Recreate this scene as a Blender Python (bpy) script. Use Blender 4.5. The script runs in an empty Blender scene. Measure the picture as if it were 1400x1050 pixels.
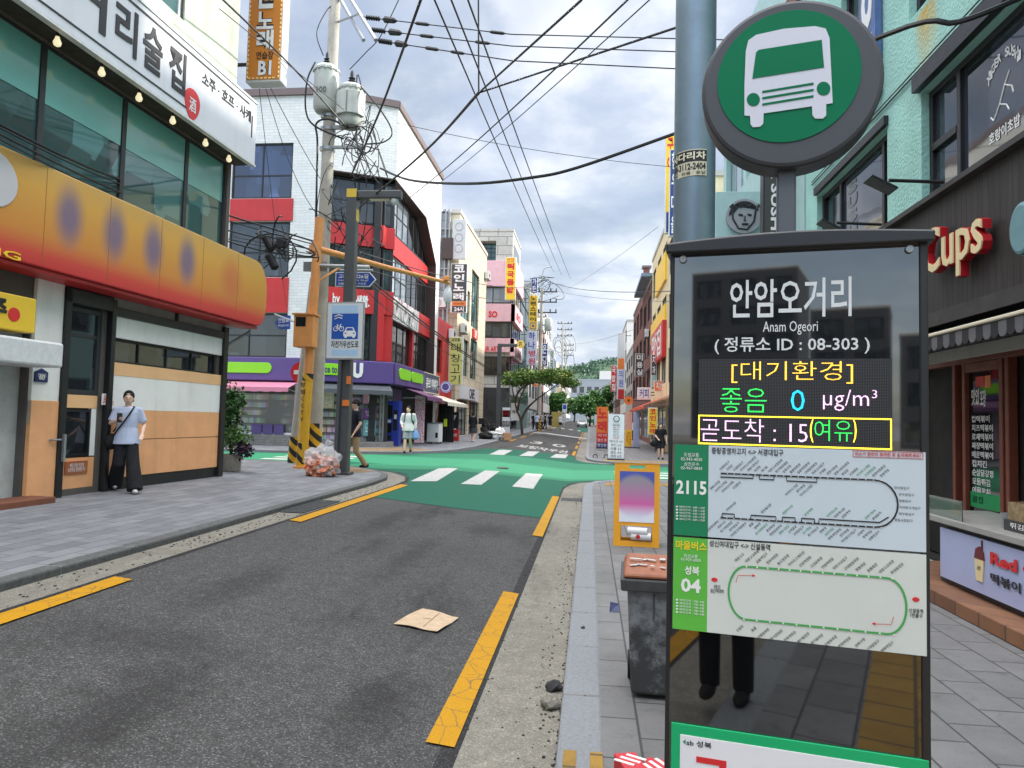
import bpy, bmesh, math, random
from mathutils import Vector, Matrix
rnd = random.Random(7)
SC = bpy.context.scene
C = SC.collection
rad = math.radians

# ------------------------------------------------------------------ camera
F, H = 970.0, 1.7                      # focal length in pixels of the 1400 px photo, eye height
YAW, PIT, ROLL = rad(6.35), rad(3.0), rad(1.4)
Fw = Vector((-math.sin(YAW)*math.cos(PIT), math.cos(YAW)*math.cos(PIT), math.sin(PIT)))
_r = Vector((math.cos(YAW), math.sin(YAW), 0)); _u = _r.cross(Fw)
Rt = math.cos(ROLL)*_r + math.sin(ROLL)*_u
Up = math.cos(ROLL)*_u - math.sin(ROLL)*_r
EYE = Vector((0, 0, H))
cam = bpy.data.objects.new('camera', bpy.data.cameras.new('camera')); C.objects.link(cam)
cam.data.sensor_fit = 'HORIZONTAL'; cam.data.angle = 2*math.atan(700/F)
cam.data.clip_start = .05; cam.data.clip_end = 4000
cam.matrix_world = Matrix(((Rt.x, Up.x, -Fw.x, 0), (Rt.y, Up.y, -Fw.y, 0), (Rt.z, Up.z, -Fw.z, H), (0, 0, 0, 1)))
SC.camera = cam

# ------------------------------------------------------------------ light
SUN_EL, SUN_AZ = rad(25), rad(68)      # azimuth clockwise from +Y (street direction): right and a little ahead
sun = bpy.data.objects.new('sun', bpy.data.lights.new('sun', 'SUN')); C.objects.link(sun)
sun.data.energy = 2.6; sun.data.angle = rad(2.5); sun.data.color = (1, .95, .87)
sd = Vector((math.sin(SUN_AZ)*math.cos(SUN_EL), math.cos(SUN_AZ)*math.cos(SUN_EL), math.sin(SUN_EL)))
sun.rotation_euler = sd.to_track_quat('Z', 'Y').to_euler()
SC.view_settings.view_transform = 'Standard'; SC.view_settings.look = 'None'
SC.view_settings.exposure = 1.15; SC.view_settings.gamma = 1
W = bpy.data.worlds.new('World'); SC.world = W; W.use_nodes = True
def nd(nt, typ, **kw):
    n = nt.nodes.new(typ)
    for k, v in kw.items():
        if k.startswith('i_'):
            key = k[2:]; key = int(key) if key.isdigit() else key.replace('_', ' ')
            n.inputs[key].default_value = v
        else: setattr(n, k, v)
    return n
def ramp(nt, src, stops, interp='LINEAR'):
    r = nt.nodes.new('ShaderNodeValToRGB'); r.color_ramp.interpolation = interp
    e = r.color_ramp.elements
    while len(e) < len(stops): e.new(.5)
    for i, (p, c) in enumerate(stops):
        e[i].position = p; e[i].color = (c, c, c, 1) if isinstance(c, (int, float)) else (*c[:3], 1)
    if src is not None: nt.links.new(src, r.inputs[0])
    return r
def mth(nt, op, a, b=None, c=None):
    n = nt.nodes.new('ShaderNodeMath'); n.operation = op
    for i, x in enumerate((a, b, c)):
        if x is None: continue
        if isinstance(x, (int, float)): n.inputs[i].default_value = x
        else: nt.links.new(x, n.inputs[i])
    return n.outputs[0]
def mixc(nt, f, a, b, mode='MIX'):
    n = nt.nodes.new('ShaderNodeMix'); n.data_type = 'RGBA'; n.blend_type = mode
    for i, x in ((0, f), (6, a), (7, b)):
        if hasattr(x, 'is_linked'): nt.links.new(x, n.inputs[i])
        elif i == 0: n.inputs[0].default_value = x
        else: n.inputs[i].default_value = (*x[:3], 1)
    return n.outputs[2]
def build_world():
    nt = W.node_tree; bg = nt.nodes['Background']
    sky = nd(nt, 'ShaderNodeTexSky'); sky.sky_type = 'NISHITA'; sky.sun_disc = False
    sky.sun_elevation = SUN_EL; sky.sun_rotation = SUN_AZ; sky.air_density = 1.2; sky.dust_density = 1.5
    tc = nd(nt, 'ShaderNodeTexCoord'); sx = nd(nt, 'ShaderNodeSeparateXYZ')
    nt.links.new(tc.outputs['Generated'], sx.inputs[0])
    z = mth(nt, 'MAXIMUM', sx.outputs[2], 0.0); zz = mth(nt, 'ADD', z, .22)
    cv = nd(nt, 'ShaderNodeCombineXYZ')
    nt.links.new(mth(nt, 'DIVIDE', sx.outputs[0], zz), cv.inputs[0]); nt.links.new(mth(nt, 'DIVIDE', sx.outputs[1], zz), cv.inputs[1])
    n1 = nd(nt, 'ShaderNodeTexNoise', i_Scale=1.15, i_Detail=7, i_Roughness=.52, i_Distortion=.25)
    n2 = nd(nt, 'ShaderNodeTexNoise', i_Scale=2.6, i_Detail=9, i_Roughness=.55, i_Distortion=.1)
    mp = nd(nt, 'ShaderNodeMapping'); mp.inputs['Location'].default_value = (3.1, 1.7, .4)
    nt.links.new(cv.outputs[0], mp.inputs[0])
    nt.links.new(cv.outputs[0], n1.inputs['Vector']); nt.links.new(mp.outputs[0], n2.inputs['Vector'])
    body = ramp(nt, n1.outputs[0], [(.36, 0), (.56, 1)])           # where the cloud deck is
    lit = ramp(nt, n2.outputs[0], [(.38, 0), (.48, .3), (.59, 1)])   # bright tops against grey undersides
    grey = mixc(nt, lit.outputs[0], SKY_GREY, SKY_WHITE)
    bl = nd(nt, 'ShaderNodeMix'); bl.data_type = 'RGBA'; bl.blend_type = 'MULTIPLY'; bl.inputs[0].default_value = 1
    nt.links.new(sky.outputs[0], bl.inputs[6]); bl.inputs[7].default_value = (.62, .62, .62, 1)
    f = mth(nt, 'MULTIPLY', body.outputs[0], .62); f = mth(nt, 'ADD', f, .34)
    f = mth(nt, 'MULTIPLY', f, ramp(nt, mth(nt, 'MULTIPLY_ADD', sx.outputs[1], .5, .5), [(.25, .45), (.5, 1.)]).outputs[0])
    col = mixc(nt, f, bl.outputs[2], grey)
    # sky above the frame made brighter and warmer to light the street
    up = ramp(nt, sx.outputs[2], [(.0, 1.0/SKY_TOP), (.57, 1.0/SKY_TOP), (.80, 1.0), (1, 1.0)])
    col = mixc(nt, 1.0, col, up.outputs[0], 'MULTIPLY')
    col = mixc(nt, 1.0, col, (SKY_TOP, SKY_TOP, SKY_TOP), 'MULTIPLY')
    back = ramp(nt, mth(nt, 'MULTIPLY_ADD', sx.outputs[1], .5, .5), [(.2, 2.1/2.1), (.45, 1/2.1)]); col = mixc(nt, 1.0, col, back.outputs[0], 'MULTIPLY'); col = mixc(nt, 1.0, col, (2.1, 2.1, 2.1), 'MULTIPLY')  # extra brightness added to the sky behind the camera to light the facades
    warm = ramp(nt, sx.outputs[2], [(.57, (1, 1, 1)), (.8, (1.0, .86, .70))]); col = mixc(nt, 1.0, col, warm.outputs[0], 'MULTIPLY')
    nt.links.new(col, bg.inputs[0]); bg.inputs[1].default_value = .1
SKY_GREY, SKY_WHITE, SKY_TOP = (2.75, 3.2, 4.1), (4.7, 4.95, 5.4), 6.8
def up_ramp_fix(): pass
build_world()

# ------------------------------------------------------------------ pixel rays (photo pixels, 1400 x 1050) used to measure real positions
def ss(a, b, x):
    t = max(0.0, min(1.0, (x-a)/(b-a))); return t*t*(3-2*t)
def clamp(x, a=0., b=1.): return max(a, min(b, x))
def lon(y): return .011*clamp(y-30, 0, 170)
def lat(y): return .02+.02*ss(14, 24, y)
def Zroad(x, y): return -.10+.385*clamp((-.6-x)/3.48)+lat(y)*clamp(-4.6-x, 0, 3.8)+lon(y)
def Zleft(x, y): return .36+lat(y)*clamp(-4.6-x, 0, 3.8)+lon(y)
def Zright(x, y): return 0.0+lon(y)
def ray(px, py): return Fw+(px-700)/F*Rt+(525-py)/F*Up
def gnd(px, py, fn=Zroad):
    d = ray(px, py); t = 1.0
    for _ in range(4000):
        if H+d.z*t <= fn(d.x*t, d.y*t): break
        t *= 1.004
    return Vector((d.x*t, d.y*t, fn(d.x*t, d.y*t)))
def at(px, py, Y):
    d = ray(px, py); t = Y/d.y; return Vector((d.x*t, Y, H+d.z*t))
class Fr:                                # an upright plane: u runs to the viewer's right, o out of the wall
    def __init__(s, P, ang): s.P = Vector((P[0], P[1])); a = rad(ang); s.u = Vector((math.cos(a), math.sin(a))); s.n = Vector((math.sin(a), -math.cos(a))); s.ang = a
    def pt(s, u, z, o=0.): q = s.P+s.u*u+s.n*o; return Vector((q.x, q.y, z))
    def px(s, px, py, o=0.):
        d = ray(px, py); P = s.P+s.n*o
        t = P.dot(s.n)/(d.x*s.n.x+d.y*s.n.y); q = Vector((d.x*t, d.y*t))
        return ((q-s.P).dot(s.u), H+d.z*t)
    def rect(s, x0, y0, x1, y1, o=0.):
        a, b = s.px(x0, y0, o), s.px(x1, y1, o); return (min(a[0], b[0]), min(a[1], b[1]), max(a[0], b[0]), max(a[1], b[1]))

# ------------------------------------------------------------------ materials
def lin(r, g, b):
    f = lambda c: (c/255/12.92 if c <= 10 else ((c/255+.055)/1.055)**2.4)
    return (f(r), f(g), f(b))
MATS = {}
def mat(name, rgb=None, rough=.6, metal=0., var=.18, scale=3., spec=.5, bump=0., bscale=None, emit=0., srgb=True, stain=0., coat=0., trans=0.):
    if name in MATS: return MATS[name]
    m = bpy.data.materials.new(name); m.use_nodes = True; nt = m.node_tree; b = nt.nodes['Principled BSDF']
    c = lin(*rgb) if srgb else rgb
    b.inputs['Roughness'].default_value = rough; b.inputs['Metallic'].default_value = metal
    b.inputs['Specular IOR Level'].default_value = spec; b.inputs['Coat Weight'].default_value = coat
    b.inputs['Transmission Weight'].default_value = trans
    tc = nd(nt, 'ShaderNodeTexCoord')
    if var > 0:
        n = nd(nt, 'ShaderNodeTexNoise', i_Scale=scale, i_Detail=6, i_Roughness=.65)
        nt.links.new(tc.outputs['Object'], n.inputs['Vector'])
        r = ramp(nt, n.outputs[0], [(.28, 1-var), (.72, 1+var*.6)])
        out = mixc(nt, 1., c, r.outputs[0], 'MULTIPLY')
        if stain > 0:                    # dirt runs: noise stretched down the wall
            mp = nd(nt, 'ShaderNodeMapping'); mp.inputs['Scale'].default_value = (2.2, 2.2, .18)
            n2 = nd(nt, 'ShaderNodeTexNoise', i_Scale=2.0, i_Detail=5)
            nt.links.new(tc.outputs['Object'], mp.inputs[0]); nt.links.new(mp.outputs[0], n2.inputs['Vector'])
            r2 = ramp(nt, n2.outputs[0], [(.5, 1.), (.75, 1-stain)])
            out = mixc(nt, 1., out, r2.outputs[0], 'MULTIPLY')
        nt.links.new(out, b.inputs['Base Color'])
        rr = ramp(nt, n.outputs[0], [(.3, min(1, rough*1.12)), (.7, rough*.85)]); nt.links.new(rr.outputs[0], b.inputs['Roughness'])
    else: b.inputs['Base Color'].default_value = (*c, 1)
    if bump > 0:
        n3 = nd(nt, 'ShaderNodeTexNoise', i_Scale=bscale or scale*8, i_Detail=4)
        nt.links.new(tc.outputs['Object'], n3.inputs['Vector'])
        bp = nd(nt, 'ShaderNodeBump', i_Strength=bump, i_Distance=.02); nt.links.new(n3.outputs[0], bp.inputs['Height']); nt.links.new(bp.outputs[0], b.inputs['Normal'])
    if emit > 0: b.inputs['Emission Color'].default_value = (*c, 1); b.inputs['Emission Strength'].default_value = emit
    MATS[name] = m; return m
def brick(name, c1, c2, mortar, w=.6, h=.3, m=.012, rough=.7, floor=False, var=.25, bump=.15, off=.5, bias=0., spots=0.):
    if name in MATS: return MATS[name]
    mt = mat(name, c1, rough, var=0); nt = mt.node_tree; b = nt.nodes['Principled BSDF']
    tc = nd(nt, 'ShaderNodeTexCoord'); sx = nd(nt, 'ShaderNodeSeparateXYZ'); nt.links.new(tc.outputs['Object'], sx.inputs[0])
    cv = nd(nt, 'ShaderNodeCombineXYZ')
    if floor: nt.links.new(sx.outputs[1], cv.inputs[0]); nt.links.new(sx.outputs[0], cv.inputs[1])
    else: nt.links.new(mth(nt, 'ADD', sx.outputs[0], sx.outputs[1]), cv.inputs[0]); nt.links.new(sx.outputs[2], cv.inputs[1])
    k = nd(nt, 'ShaderNodeTexBrick', i_Scale=1.0, i_Mortar_Size=m, i_Mortar_Smooth=.1, i_Bias=bias, i_Brick_Width=w, i_Row_Height=h)
    k.offset = off; k.inputs['Color1'].default_value = (*lin(*c1), 1); k.inputs['Color2'].default_value = (*lin(*c2), 1); k.inputs['Mortar'].default_value = (*lin(*mortar), 1)
    nt.links.new(cv.outputs[0], k.inputs['Vector'])
    n = nd(nt, 'ShaderNodeTexNoise', i_Scale=2.3, i_Detail=8, i_Roughness=.7); nt.links.new(tc.outputs['Object'], n.inputs['Vector'])
    out = mixc(nt, 1., k.outputs[0], ramp(nt, n.outputs[0], [(.3, 1-var), (.7, 1+var*.5)]).outputs[0], 'MULTIPLY')
    n2 = nd(nt, 'ShaderNodeTexNoise', i_Scale=140, i_Detail=3, i_Roughness=.8); nt.links.new(tc.outputs['Object'], n2.inputs['Vector'])
    out = mixc(nt, 1., out, ramp(nt, n2.outputs[0], [(.3, .78), (.7, 1.2)]).outputs[0], 'MULTIPLY')
    if spots:
        v = nd(nt, 'ShaderNodeTexNoise', i_Scale=7., i_Detail=4, i_Roughness=.75); nt.links.new(tc.outputs['Object'], v.inputs['Vector'])
        out = mixc(nt, 1., out, ramp(nt, v.outputs[0], [(.56, 1.), (.70, 1-spots)]).outputs[0], 'MULTIPLY')
    nt.links.new(out, b.inputs['Base Color'])
    bp = nd(nt, 'ShaderNodeBump', i_Strength=bump, i_Distance=.01); bp.invert = True; nt.links.new(k.outputs[1], bp.inputs['Height']); nt.links.new(bp.outputs[0], b.inputs['Normal'])
    return mt
def glass(name, rgb, rough=.04, spec=.8, blinds=0.):
    """window glass seen from outside: a dark pane that mirrors the street, with a dim uneven room behind it"""
    if name in MATS: return MATS[name]
    m = mat(name, rgb, rough, var=0, spec=spec); nt = m.node_tree; b = nt.nodes['Principled BSDF']
    tc = nd(nt, 'ShaderNodeTexCoord'); mp = nd(nt, 'ShaderNodeMapping'); mp.inputs['Scale'].default_value = (1.3, 1.3, .7)
    nt.links.new(tc.outputs['Object'], mp.inputs[0])
    v = nd(nt, 'ShaderNodeTexVoronoi', i_Scale=1.1); v.distance = 'CHEBYCHEV'; nt.links.new(mp.outputs[0], v.inputs['Vector'])
    sx = nd(nt, 'ShaderNodeSeparateColor'); nt.links.new(v.outputs['Color'], sx.inputs[0])
    out = mixc(nt, 1., lin(*rgb), ramp(nt, sx.outputs[0], [(0, .45), (.6, 1.), (1, 1.9)]).outputs[0], 'MULTIPLY')
    nt.links.new(out, b.inputs['Base Color'])
    n = nd(nt, 'ShaderNodeTexNoise', i_Scale=1.6, i_Detail=1); nt.links.new(tc.outputs['Object'], n.inputs['Vector'])
    bp = nd(nt, 'ShaderNodeBump', i_Strength=.03, i_Distance=.05); nt.links.new(n.outputs[0], bp.inputs['Height']); nt.links.new(bp.outputs[0], b.inputs['Normal'])
    return m

# ------------------------------------------------------------------ mesh building
WL = {}
def wl(o): return WL.get(o.name, Vector((0, 0, 0))) if o else Vector((0, 0, 0))
TXT = {}
SCRATCH = bpy.data.scenes.new('scratch')
def evald(o):
    SCRATCH.collection.objects.link(o); vl = SCRATCH.view_layers[0]; vl.update(); return bpy.data.meshes.new_from_object(o.evaluated_get(vl.depsgraph))
def glyphs(s, weight, spacing=1.):
    k = (s, weight, spacing)
    if k not in TXT:
        c = bpy.data.curves.new('glyphs', 'FONT'); c.body = s; c.offset = weight; c.extrude = 0; c.resolution_u = 2; c.align_x = 'CENTER'; c.space_line = .95; c.space_character = spacing
        o = bpy.data.objects.new('glyphs', c); m = evald(o)
        v = [(p.co.x, p.co.y) for p in m.vertices]; f = [tuple(p.vertices) for p in m.polygons]
        bpy.data.objects.remove(o); bpy.data.curves.remove(c); bpy.data.meshes.remove(m)
        xs = [a for a, _ in v]; ys = [b for _, b in v]
        TXT[k] = (v, f, min(xs), min(ys), max(xs), max(ys))
    return TXT[k]
class MB:
    def __init__(s): s.v = []; s.f = []
    def add(s, vs, fs):
        n = len(s.v); s.v += [Vector(p) for p in vs]; s.f += [tuple(i+n for i in f) for f in fs]; return s
    def hexa(s, p):                      # eight corners: bottom ring then top ring
        return s.add(p, [(3, 2, 1, 0), (4, 5, 6, 7), (0, 1, 5, 4), (1, 2, 6, 5), (2, 3, 7, 6), (3, 0, 4, 7)])
    def box(s, c, d, rot=0.):
        ca, sa = math.cos(rot), math.sin(rot); p = []
        for dz in (-.5, .5):
            for dx, dy in ((-.5, -.5), (.5, -.5), (.5, .5), (-.5, .5)):
                x, y = dx*d[0], dy*d[1]; p.append((c[0]+ca*x-sa*y, c[1]+sa*x+ca*y, c[2]+dz*d[2]))
        return s.hexa(p)
    def fb(s, fr, u0, u1, z0, z1, o0, o1):   # box on an upright plane
        o0, o1 = max(o0, o1), min(o0, o1)
        return s.hexa([fr.pt(u, z, o) for z in (z0, z1) for u, o in ((u0, o0), (u1, o0), (u1, o1), (u0, o1))])
    def prism(s, fr, pts, o0, o1):           # outline (u, z), counter-clockwise seen from outside
        n = len(pts); o0, o1 = max(o0, o1), min(o0, o1)
        vs = [fr.pt(u, z, o0) for u, z in pts]+[fr.pt(u, z, o1) for u, z in pts]
        fs = [tuple(range(n)), tuple(range(2*n-1, n-1, -1))]+[(i, i+n, (i+1) % n+n, (i+1) % n) for i in range(n)]
        return s.add(vs, fs)
    def cyl(s, p0, p1, r0, r1=None, n=14, cap=True):
        return s.tube([p0, p1], [r0, r0 if r1 is None else r1], n, cap)
    def tube(s, pts, r, n=8, cap=True, flat=1.):
        pts = [Vector(p) for p in pts]; k = len(pts); rs = r if isinstance(r, (list, tuple)) else [r]*k
        base = len(s.v); ref = None
        for i, p in enumerate(pts):
            t = (pts[min(i+1, k-1)]-pts[max(i-1, 0)]).normalized()
            if ref is None: ref = Vector((0, 0, 1)) if abs(t.z) < .9 else Vector((1, 0, 0))
            a = (ref-t*ref.dot(t)); a = a.normalized() if a.length > 1e-6 else t.orthogonal().normalized(); b = t.cross(a); ref = a
            for j in range(n):
                w = 2*math.pi*j/n; s.v.append(p+(a*math.cos(w)*flat+b*math.sin(w))*rs[i])
        for i in range(k-1):
            for j in range(n):
                a0 = base+i*n+j; a1 = base+i*n+(j+1) % n; s.f.append((a0, a1, a1+n, a0+n))
        if cap: s.f.append(tuple(base+j for j in range(n-1, -1, -1))); s.f.append(tuple(base+(k-1)*n+j for j in range(n)))
        return s
    def ball(s, c, r, n=12, m=8, M=None):
        c = Vector(c); r = (r, r, r) if isinstance(r, (int, float)) else r; base = len(s.v)
        for i in range(m+1):
            th = math.pi*i/m
            for j in range(n):
                p = Vector((r[0]*math.sin(th)*math.cos(2*math.pi*j/n), r[1]*math.sin(th)*math.sin(2*math.pi*j/n), r[2]*math.cos(th)))
                s.v.append(c+(M @ p if M else p))
        for i in range(m):
            for j in range(n):
                a = base+i*n+j; b = base+i*n+(j+1) % n; s.f.append((a, a+n, b+n, b))
        return s
    def lathe(s, c, prof, n=20):
        c = Vector(c); base = len(s.v); k = len(prof)
        for r, z in prof:
            for j in range(n): s.v.append(c+Vector((r*math.cos(2*math.pi*j/n), r*math.sin(2*math.pi*j/n), z)))
        for i in range(k-1):
            for j in range(n):
                a = base+i*n+j; b = base+i*n+(j+1) % n; s.f.append((a, b, b+n, a+n))
        s.f.append(tuple(base+j for j in range(n-1, -1, -1))); s.f.append(tuple(base+(k-1)*n+j for j in range(n)))
        return s
    def disc(s, fr, u, z, r, o, th=.01, n=32, r2=None, a0=0, a1=360):
        pts = [(u+r*math.cos(rad(a0+(a1-a0)*i/n)), z+(r2 or r)*math.sin(rad(a0+(a1-a0)*i/n))) for i in range(n if a1-a0 >= 360 else n+1)]
        return s.prism(fr, pts, o, o-th)
    def text(s, fr, t, rc, o=.012, th=.006, w=0., sp=1., keep=False):
        """lettering fitted to the rectangle (u0, z0, u1, z1) of an upright plane"""
        v, f, x0, y0, x1, y1 = glyphs(t, w, sp); u0, z0, u1, z1 = rc
        kx = (u1-u0)/(x1-x0); ky = (z1-z0)/(y1-y0)
        if keep: k = min(kx, ky); u0 = (u0+u1)/2-k*(x1-x0)/2; z0 = (z0+z1)/2-k*(y1-y0)/2; kx = ky = k
        P = [(u0+(a-x0)*kx, z0+(b-y0)*ky) for a, b in v]; n = len(P)
        vs = [fr.pt(a, b, o) for a, b in P]; fs = list(f)
        if th > 0:
            cnt = {}
            for q in f:
                for i in range(len(q)): e = (q[i], q[(i+1) % len(q)]); cnt[e] = 1
            vs += [fr.pt(a, b, o-th) for a, b in P]
            for (a, b) in cnt:
                if (b, a) not in cnt: fs.append((b, a, a+n, b+n))
        return s.add(vs, fs)
    def gtext(s, t, P, du, dv, dz=0., w=.0):
        """lettering laid flat on the road: P the lower left corner, du and dv the full width and height vectors"""
        v, f, x0, y0, x1, y1 = glyphs(t, w)
        vs = []
        for a, b in v:
            q = Vector(P)+Vector(du)*((a-x0)/(x1-x0))+Vector(dv)*((b-y0)/(y1-y0)); vs.append((q.x, q.y, Zroad(q.x, q.y)+dz))
        return s.add(vs, f)
    def build(s, name, m, parent=None, smooth=False, bevel=0., flip=False):
        o0 = wl(parent)
        me = bpy.data.meshes.new(name); me.from_pydata([tuple(p-o0) for p in s.v], [], s.f); me.update()
        if smooth:
            me.polygons.foreach_set('use_smooth', [True]*len(me.polygons))
            try: me.set_sharp_from_angle(angle=rad(42))
            except Exception: pass
        me.materials.append(m if not isinstance(m, str) else MATS[m])
        o = bpy.data.objects.new(name, me); C.objects.link(o)
        if parent: o.parent = parent
        WL[o.name] = o0.copy()
        if bevel:
            b = o.modifiers.new('bevel', 'BEVEL'); b.width = bevel; b.segments = 2; b.limit_method = 'ANGLE'; b.angle_limit = rad(50)
        return o
def thing(name, label, cat, loc=(0, 0, 0), group=None):
    o = bpy.data.objects.new(name, None); C.objects.link(o); o.location = loc; o.empty_display_size = .2
    WL[o.name] = Vector(loc); o['label'] = label; o['category'] = cat
    if group: o['group'] = group
    return o
def tag(o, label, cat, group=None, kind=None):
    if kind: o['kind'] = kind
    else:
        o['label'] = label; o['category'] = cat
        if group: o['group'] = group
    return o
def rooted(mb, name, m, loc, label, cat, group=None, **kw):   # a thing that is one mesh, with its origin at its base
    t = bpy.data.objects.new('tmp', None); WL[t.name] = Vector(loc)
    o0 = Vector(loc); mb.v = [p-o0 for p in mb.v]; bpy.data.objects.remove(t)
    o = mb.build(name, m, None, **kw); o.location = loc; WL[o.name] = o0
    return tag(o, label, cat, group)
def struct(mb, name, m, **kw):
    o = mb.build(name, m, None, **kw); o['kind'] = 'structure'; return o
def copy_tree(root, loc, label, rot=None, group=None):
    r = root.copy(); C.objects.link(r); r.location = loc; r['label'] = label; WL[r.name] = Vector(loc)
    if rot is not None: r.rotation_euler = (0, 0, rot)
    if group: r['group'] = group
    for ch in root.children:
        c = ch.copy(); C.objects.link(c); c.parent = r; WL[c.name] = Vector(loc)
        for g in ch.children: d = g.copy(); C.objects.link(d); d.parent = c
    return r
def sheet(outline, zfn, dz=0., cuts=(), drop=0.):
    """flat outline cut along the given lines and laid on the height function, with a skirt if drop > 0"""
    bm = bmesh.new(); vs = [bm.verts.new((p[0], p[1], 0)) for p in outline]; bm.faces.new(vs)
    for ax, val in cuts:
        co = (val, 0, 0) if ax == 'x' else (0, val, 0); no = (1, 0, 0) if ax == 'x' else (0, 1, 0)
        bmesh.ops.bisect_plane(bm, geom=bm.verts[:]+bm.edges[:]+bm.faces[:], plane_co=co, plane_no=no)
    bmesh.ops.triangulate(bm, faces=[f for f in bm.faces if len(f.verts) > 4])
    bm.normal_update()
    if sum(f.normal.z*f.calc_area() for f in bm.faces) < 0: bmesh.ops.reverse_faces(bm, faces=bm.faces[:])
    m = MB(); bm.verts.index_update()
    m.add([(v.co.x, v.co.y, zfn(v.co.x, v.co.y)+dz) for v in bm.verts], [tuple(v.index for v in f.verts) for f in bm.faces])
    if drop:
        n = len(m.v); m.v += [p-Vector((0, 0, drop)) for p in m.v]
        for e in bm.edges:
            if len(e.link_faces) == 1:
                l = e.link_loops[0]; a, b = l.vert.index, l.link_loop_next.vert.index; m.f.append((b, a, a+n, b+n))
    bm.free(); return m
def offset(path, d):                     # left-hand offset of an open polyline by d
    out = []
    for i, p in enumerate(path):
        a = Vector(path[max(i-1, 0)]); b = Vector(path[min(i+1, len(path)-1)]); t = (b-a).normalized(); out.append(Vector(p)+Vector((-t.y, t.x))*d)
    return out
def resample(path, step):
    out = [Vector(path[0])]; acc = 0
    for a, b in zip(path, path[1:]):
        a, b = Vector(a), Vector(b); L = (b-a).length; n = max(1, round(L/step))
        for i in range(1, n+1): out.append(a+(b-a)*i/n)
    return out
def arc(c, r, a0, a1, n=8): return [(c[0]+r*math.cos(rad(a0+(a1-a0)*i/n)), c[1]+r*math.sin(rad(a0+(a1-a0)*i/n))) for i in range(n+1)]
def ribbon(path, w0, w1, zfn, dz, step=1.5):
    p = resample(path, step); a = offset(p, w0); b = offset(p, w1); m = MB()
    for i in range(len(p)-1):
        m.add([(q.x, q.y, zfn(q.x, q.y)+dz) for q in (a[i], a[i+1], b[i+1], b[i])], [(0, 1, 2, 3)])
    return m
def wall_sheet(mb, fr, u0, u1, z0, z1, holes, d=.18, o=0.):
    """a facade skin with real openings: front cells and the reveals of every opening"""
    us = sorted({u0, u1, *[clamp(h[i], u0, u1) for h in holes for i in (0, 2)]}); zs = sorted({z0, z1, *[clamp(h[i], z0, z1) for h in holes for i in (1, 3)]})
    for a, b in zip(us, us[1:]):
        for c, e in zip(zs, zs[1:]):
            if b-a < 1e-5 or e-c < 1e-5: continue
            mu, mz = (a+b)/2, (c+e)/2
            if any(h[0] < mu < h[2] and h[1] < mz < h[3] for h in holes): continue
            mb.add([fr.pt(a, c, o), fr.pt(b, c, o), fr.pt(b, e, o), fr.pt(a, e, o)], [(0, 1, 2, 3)])
    for a, c, b, e in holes:
        for (p, q, r, s) in (((a, c), (a, c), (a, e), (a, e)), ((b, c), (b, c), (b, e), (b, e)), ((a, c), (a, c), (b, c), (b, c)), ((a, e), (a, e), (b, e), (b, e))):
            mb.add([fr.pt(*p, o), fr.pt(*q, o-d), fr.pt(*r, o-d), fr.pt(*s, o)], [(0, 1, 2, 3)])
    return mb
def window(fr, rc, root, gm, fm, nu=2, nz=1, o=-.12, t=.06, d=.06, zsplit=None, name='window'):
    u0, z0, u1, z1 = rc; m = MB()
    m.fb(fr, u0, u1, z0, z0+t, o, o-d); m.fb(fr, u0, u1, z1-t, z1, o, o-d); m.fb(fr, u0, u0+t, z0+t, z1-t, o, o-d); m.fb(fr, u1-t, u1, z0+t, z1-t, o, o-d)
    for i in range(1, nu): u = u0+(u1-u0)*i/nu; m.fb(fr, u-t*.4, u+t*.4, z0+t, z1-t, o-.004, o-d)
    zz = [zsplit] if zsplit else [i/nz for i in range(1, nz)]
    for k in zz: z = z0+(z1-z0)*k; m.fb(fr, u0+t, u1-t, z-t*.4, z+t*.4, o-.008, o-d)
    w = m.build(name, fm, root)
    p = MB(); p.fb(fr, u0+t*.5, u1-t*.5, z0+t*.5, z1-t*.5, o-.03, o-.045); p.build('pane', gm, w)
    return w
def block(fr, u0, u1, z0, z1, back, root, wm, holes=(), d=.18, cap=None, capm=None, name='wall'):
    m = MB(); wall_sheet(m, fr, u0, u1, z0, z1, list(holes), d)
    q = [(u0, 0), (u1, 0), (u1, -back), (u0, -back)]
    for i in (1, 2, 3): a, b = q[i], q[(i+1) % 4]; m.add([fr.pt(a[0], z0, a[1]), fr.pt(b[0], z0, b[1]), fr.pt(b[0], z1, b[1]), fr.pt(a[0], z1, a[1])], [(0, 1, 2, 3)])
    m.add([fr.pt(u, z1, o) for u, o in q], [(0, 1, 2, 3)])
    m.add([fr.pt(u, z, -d) for u, z in ((u0, z0), (u1, z0), (u1, z1), (u0, z1))], [(0, 1, 2, 3)])
    w = m.build(name, wm, root)
    if cap:
        c = MB(); c.fb(fr, u0-.06, u1+.06, z1, z1+cap, .06, -back-.06); c.build('coping', capm or wm, root)
    return w
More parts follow.
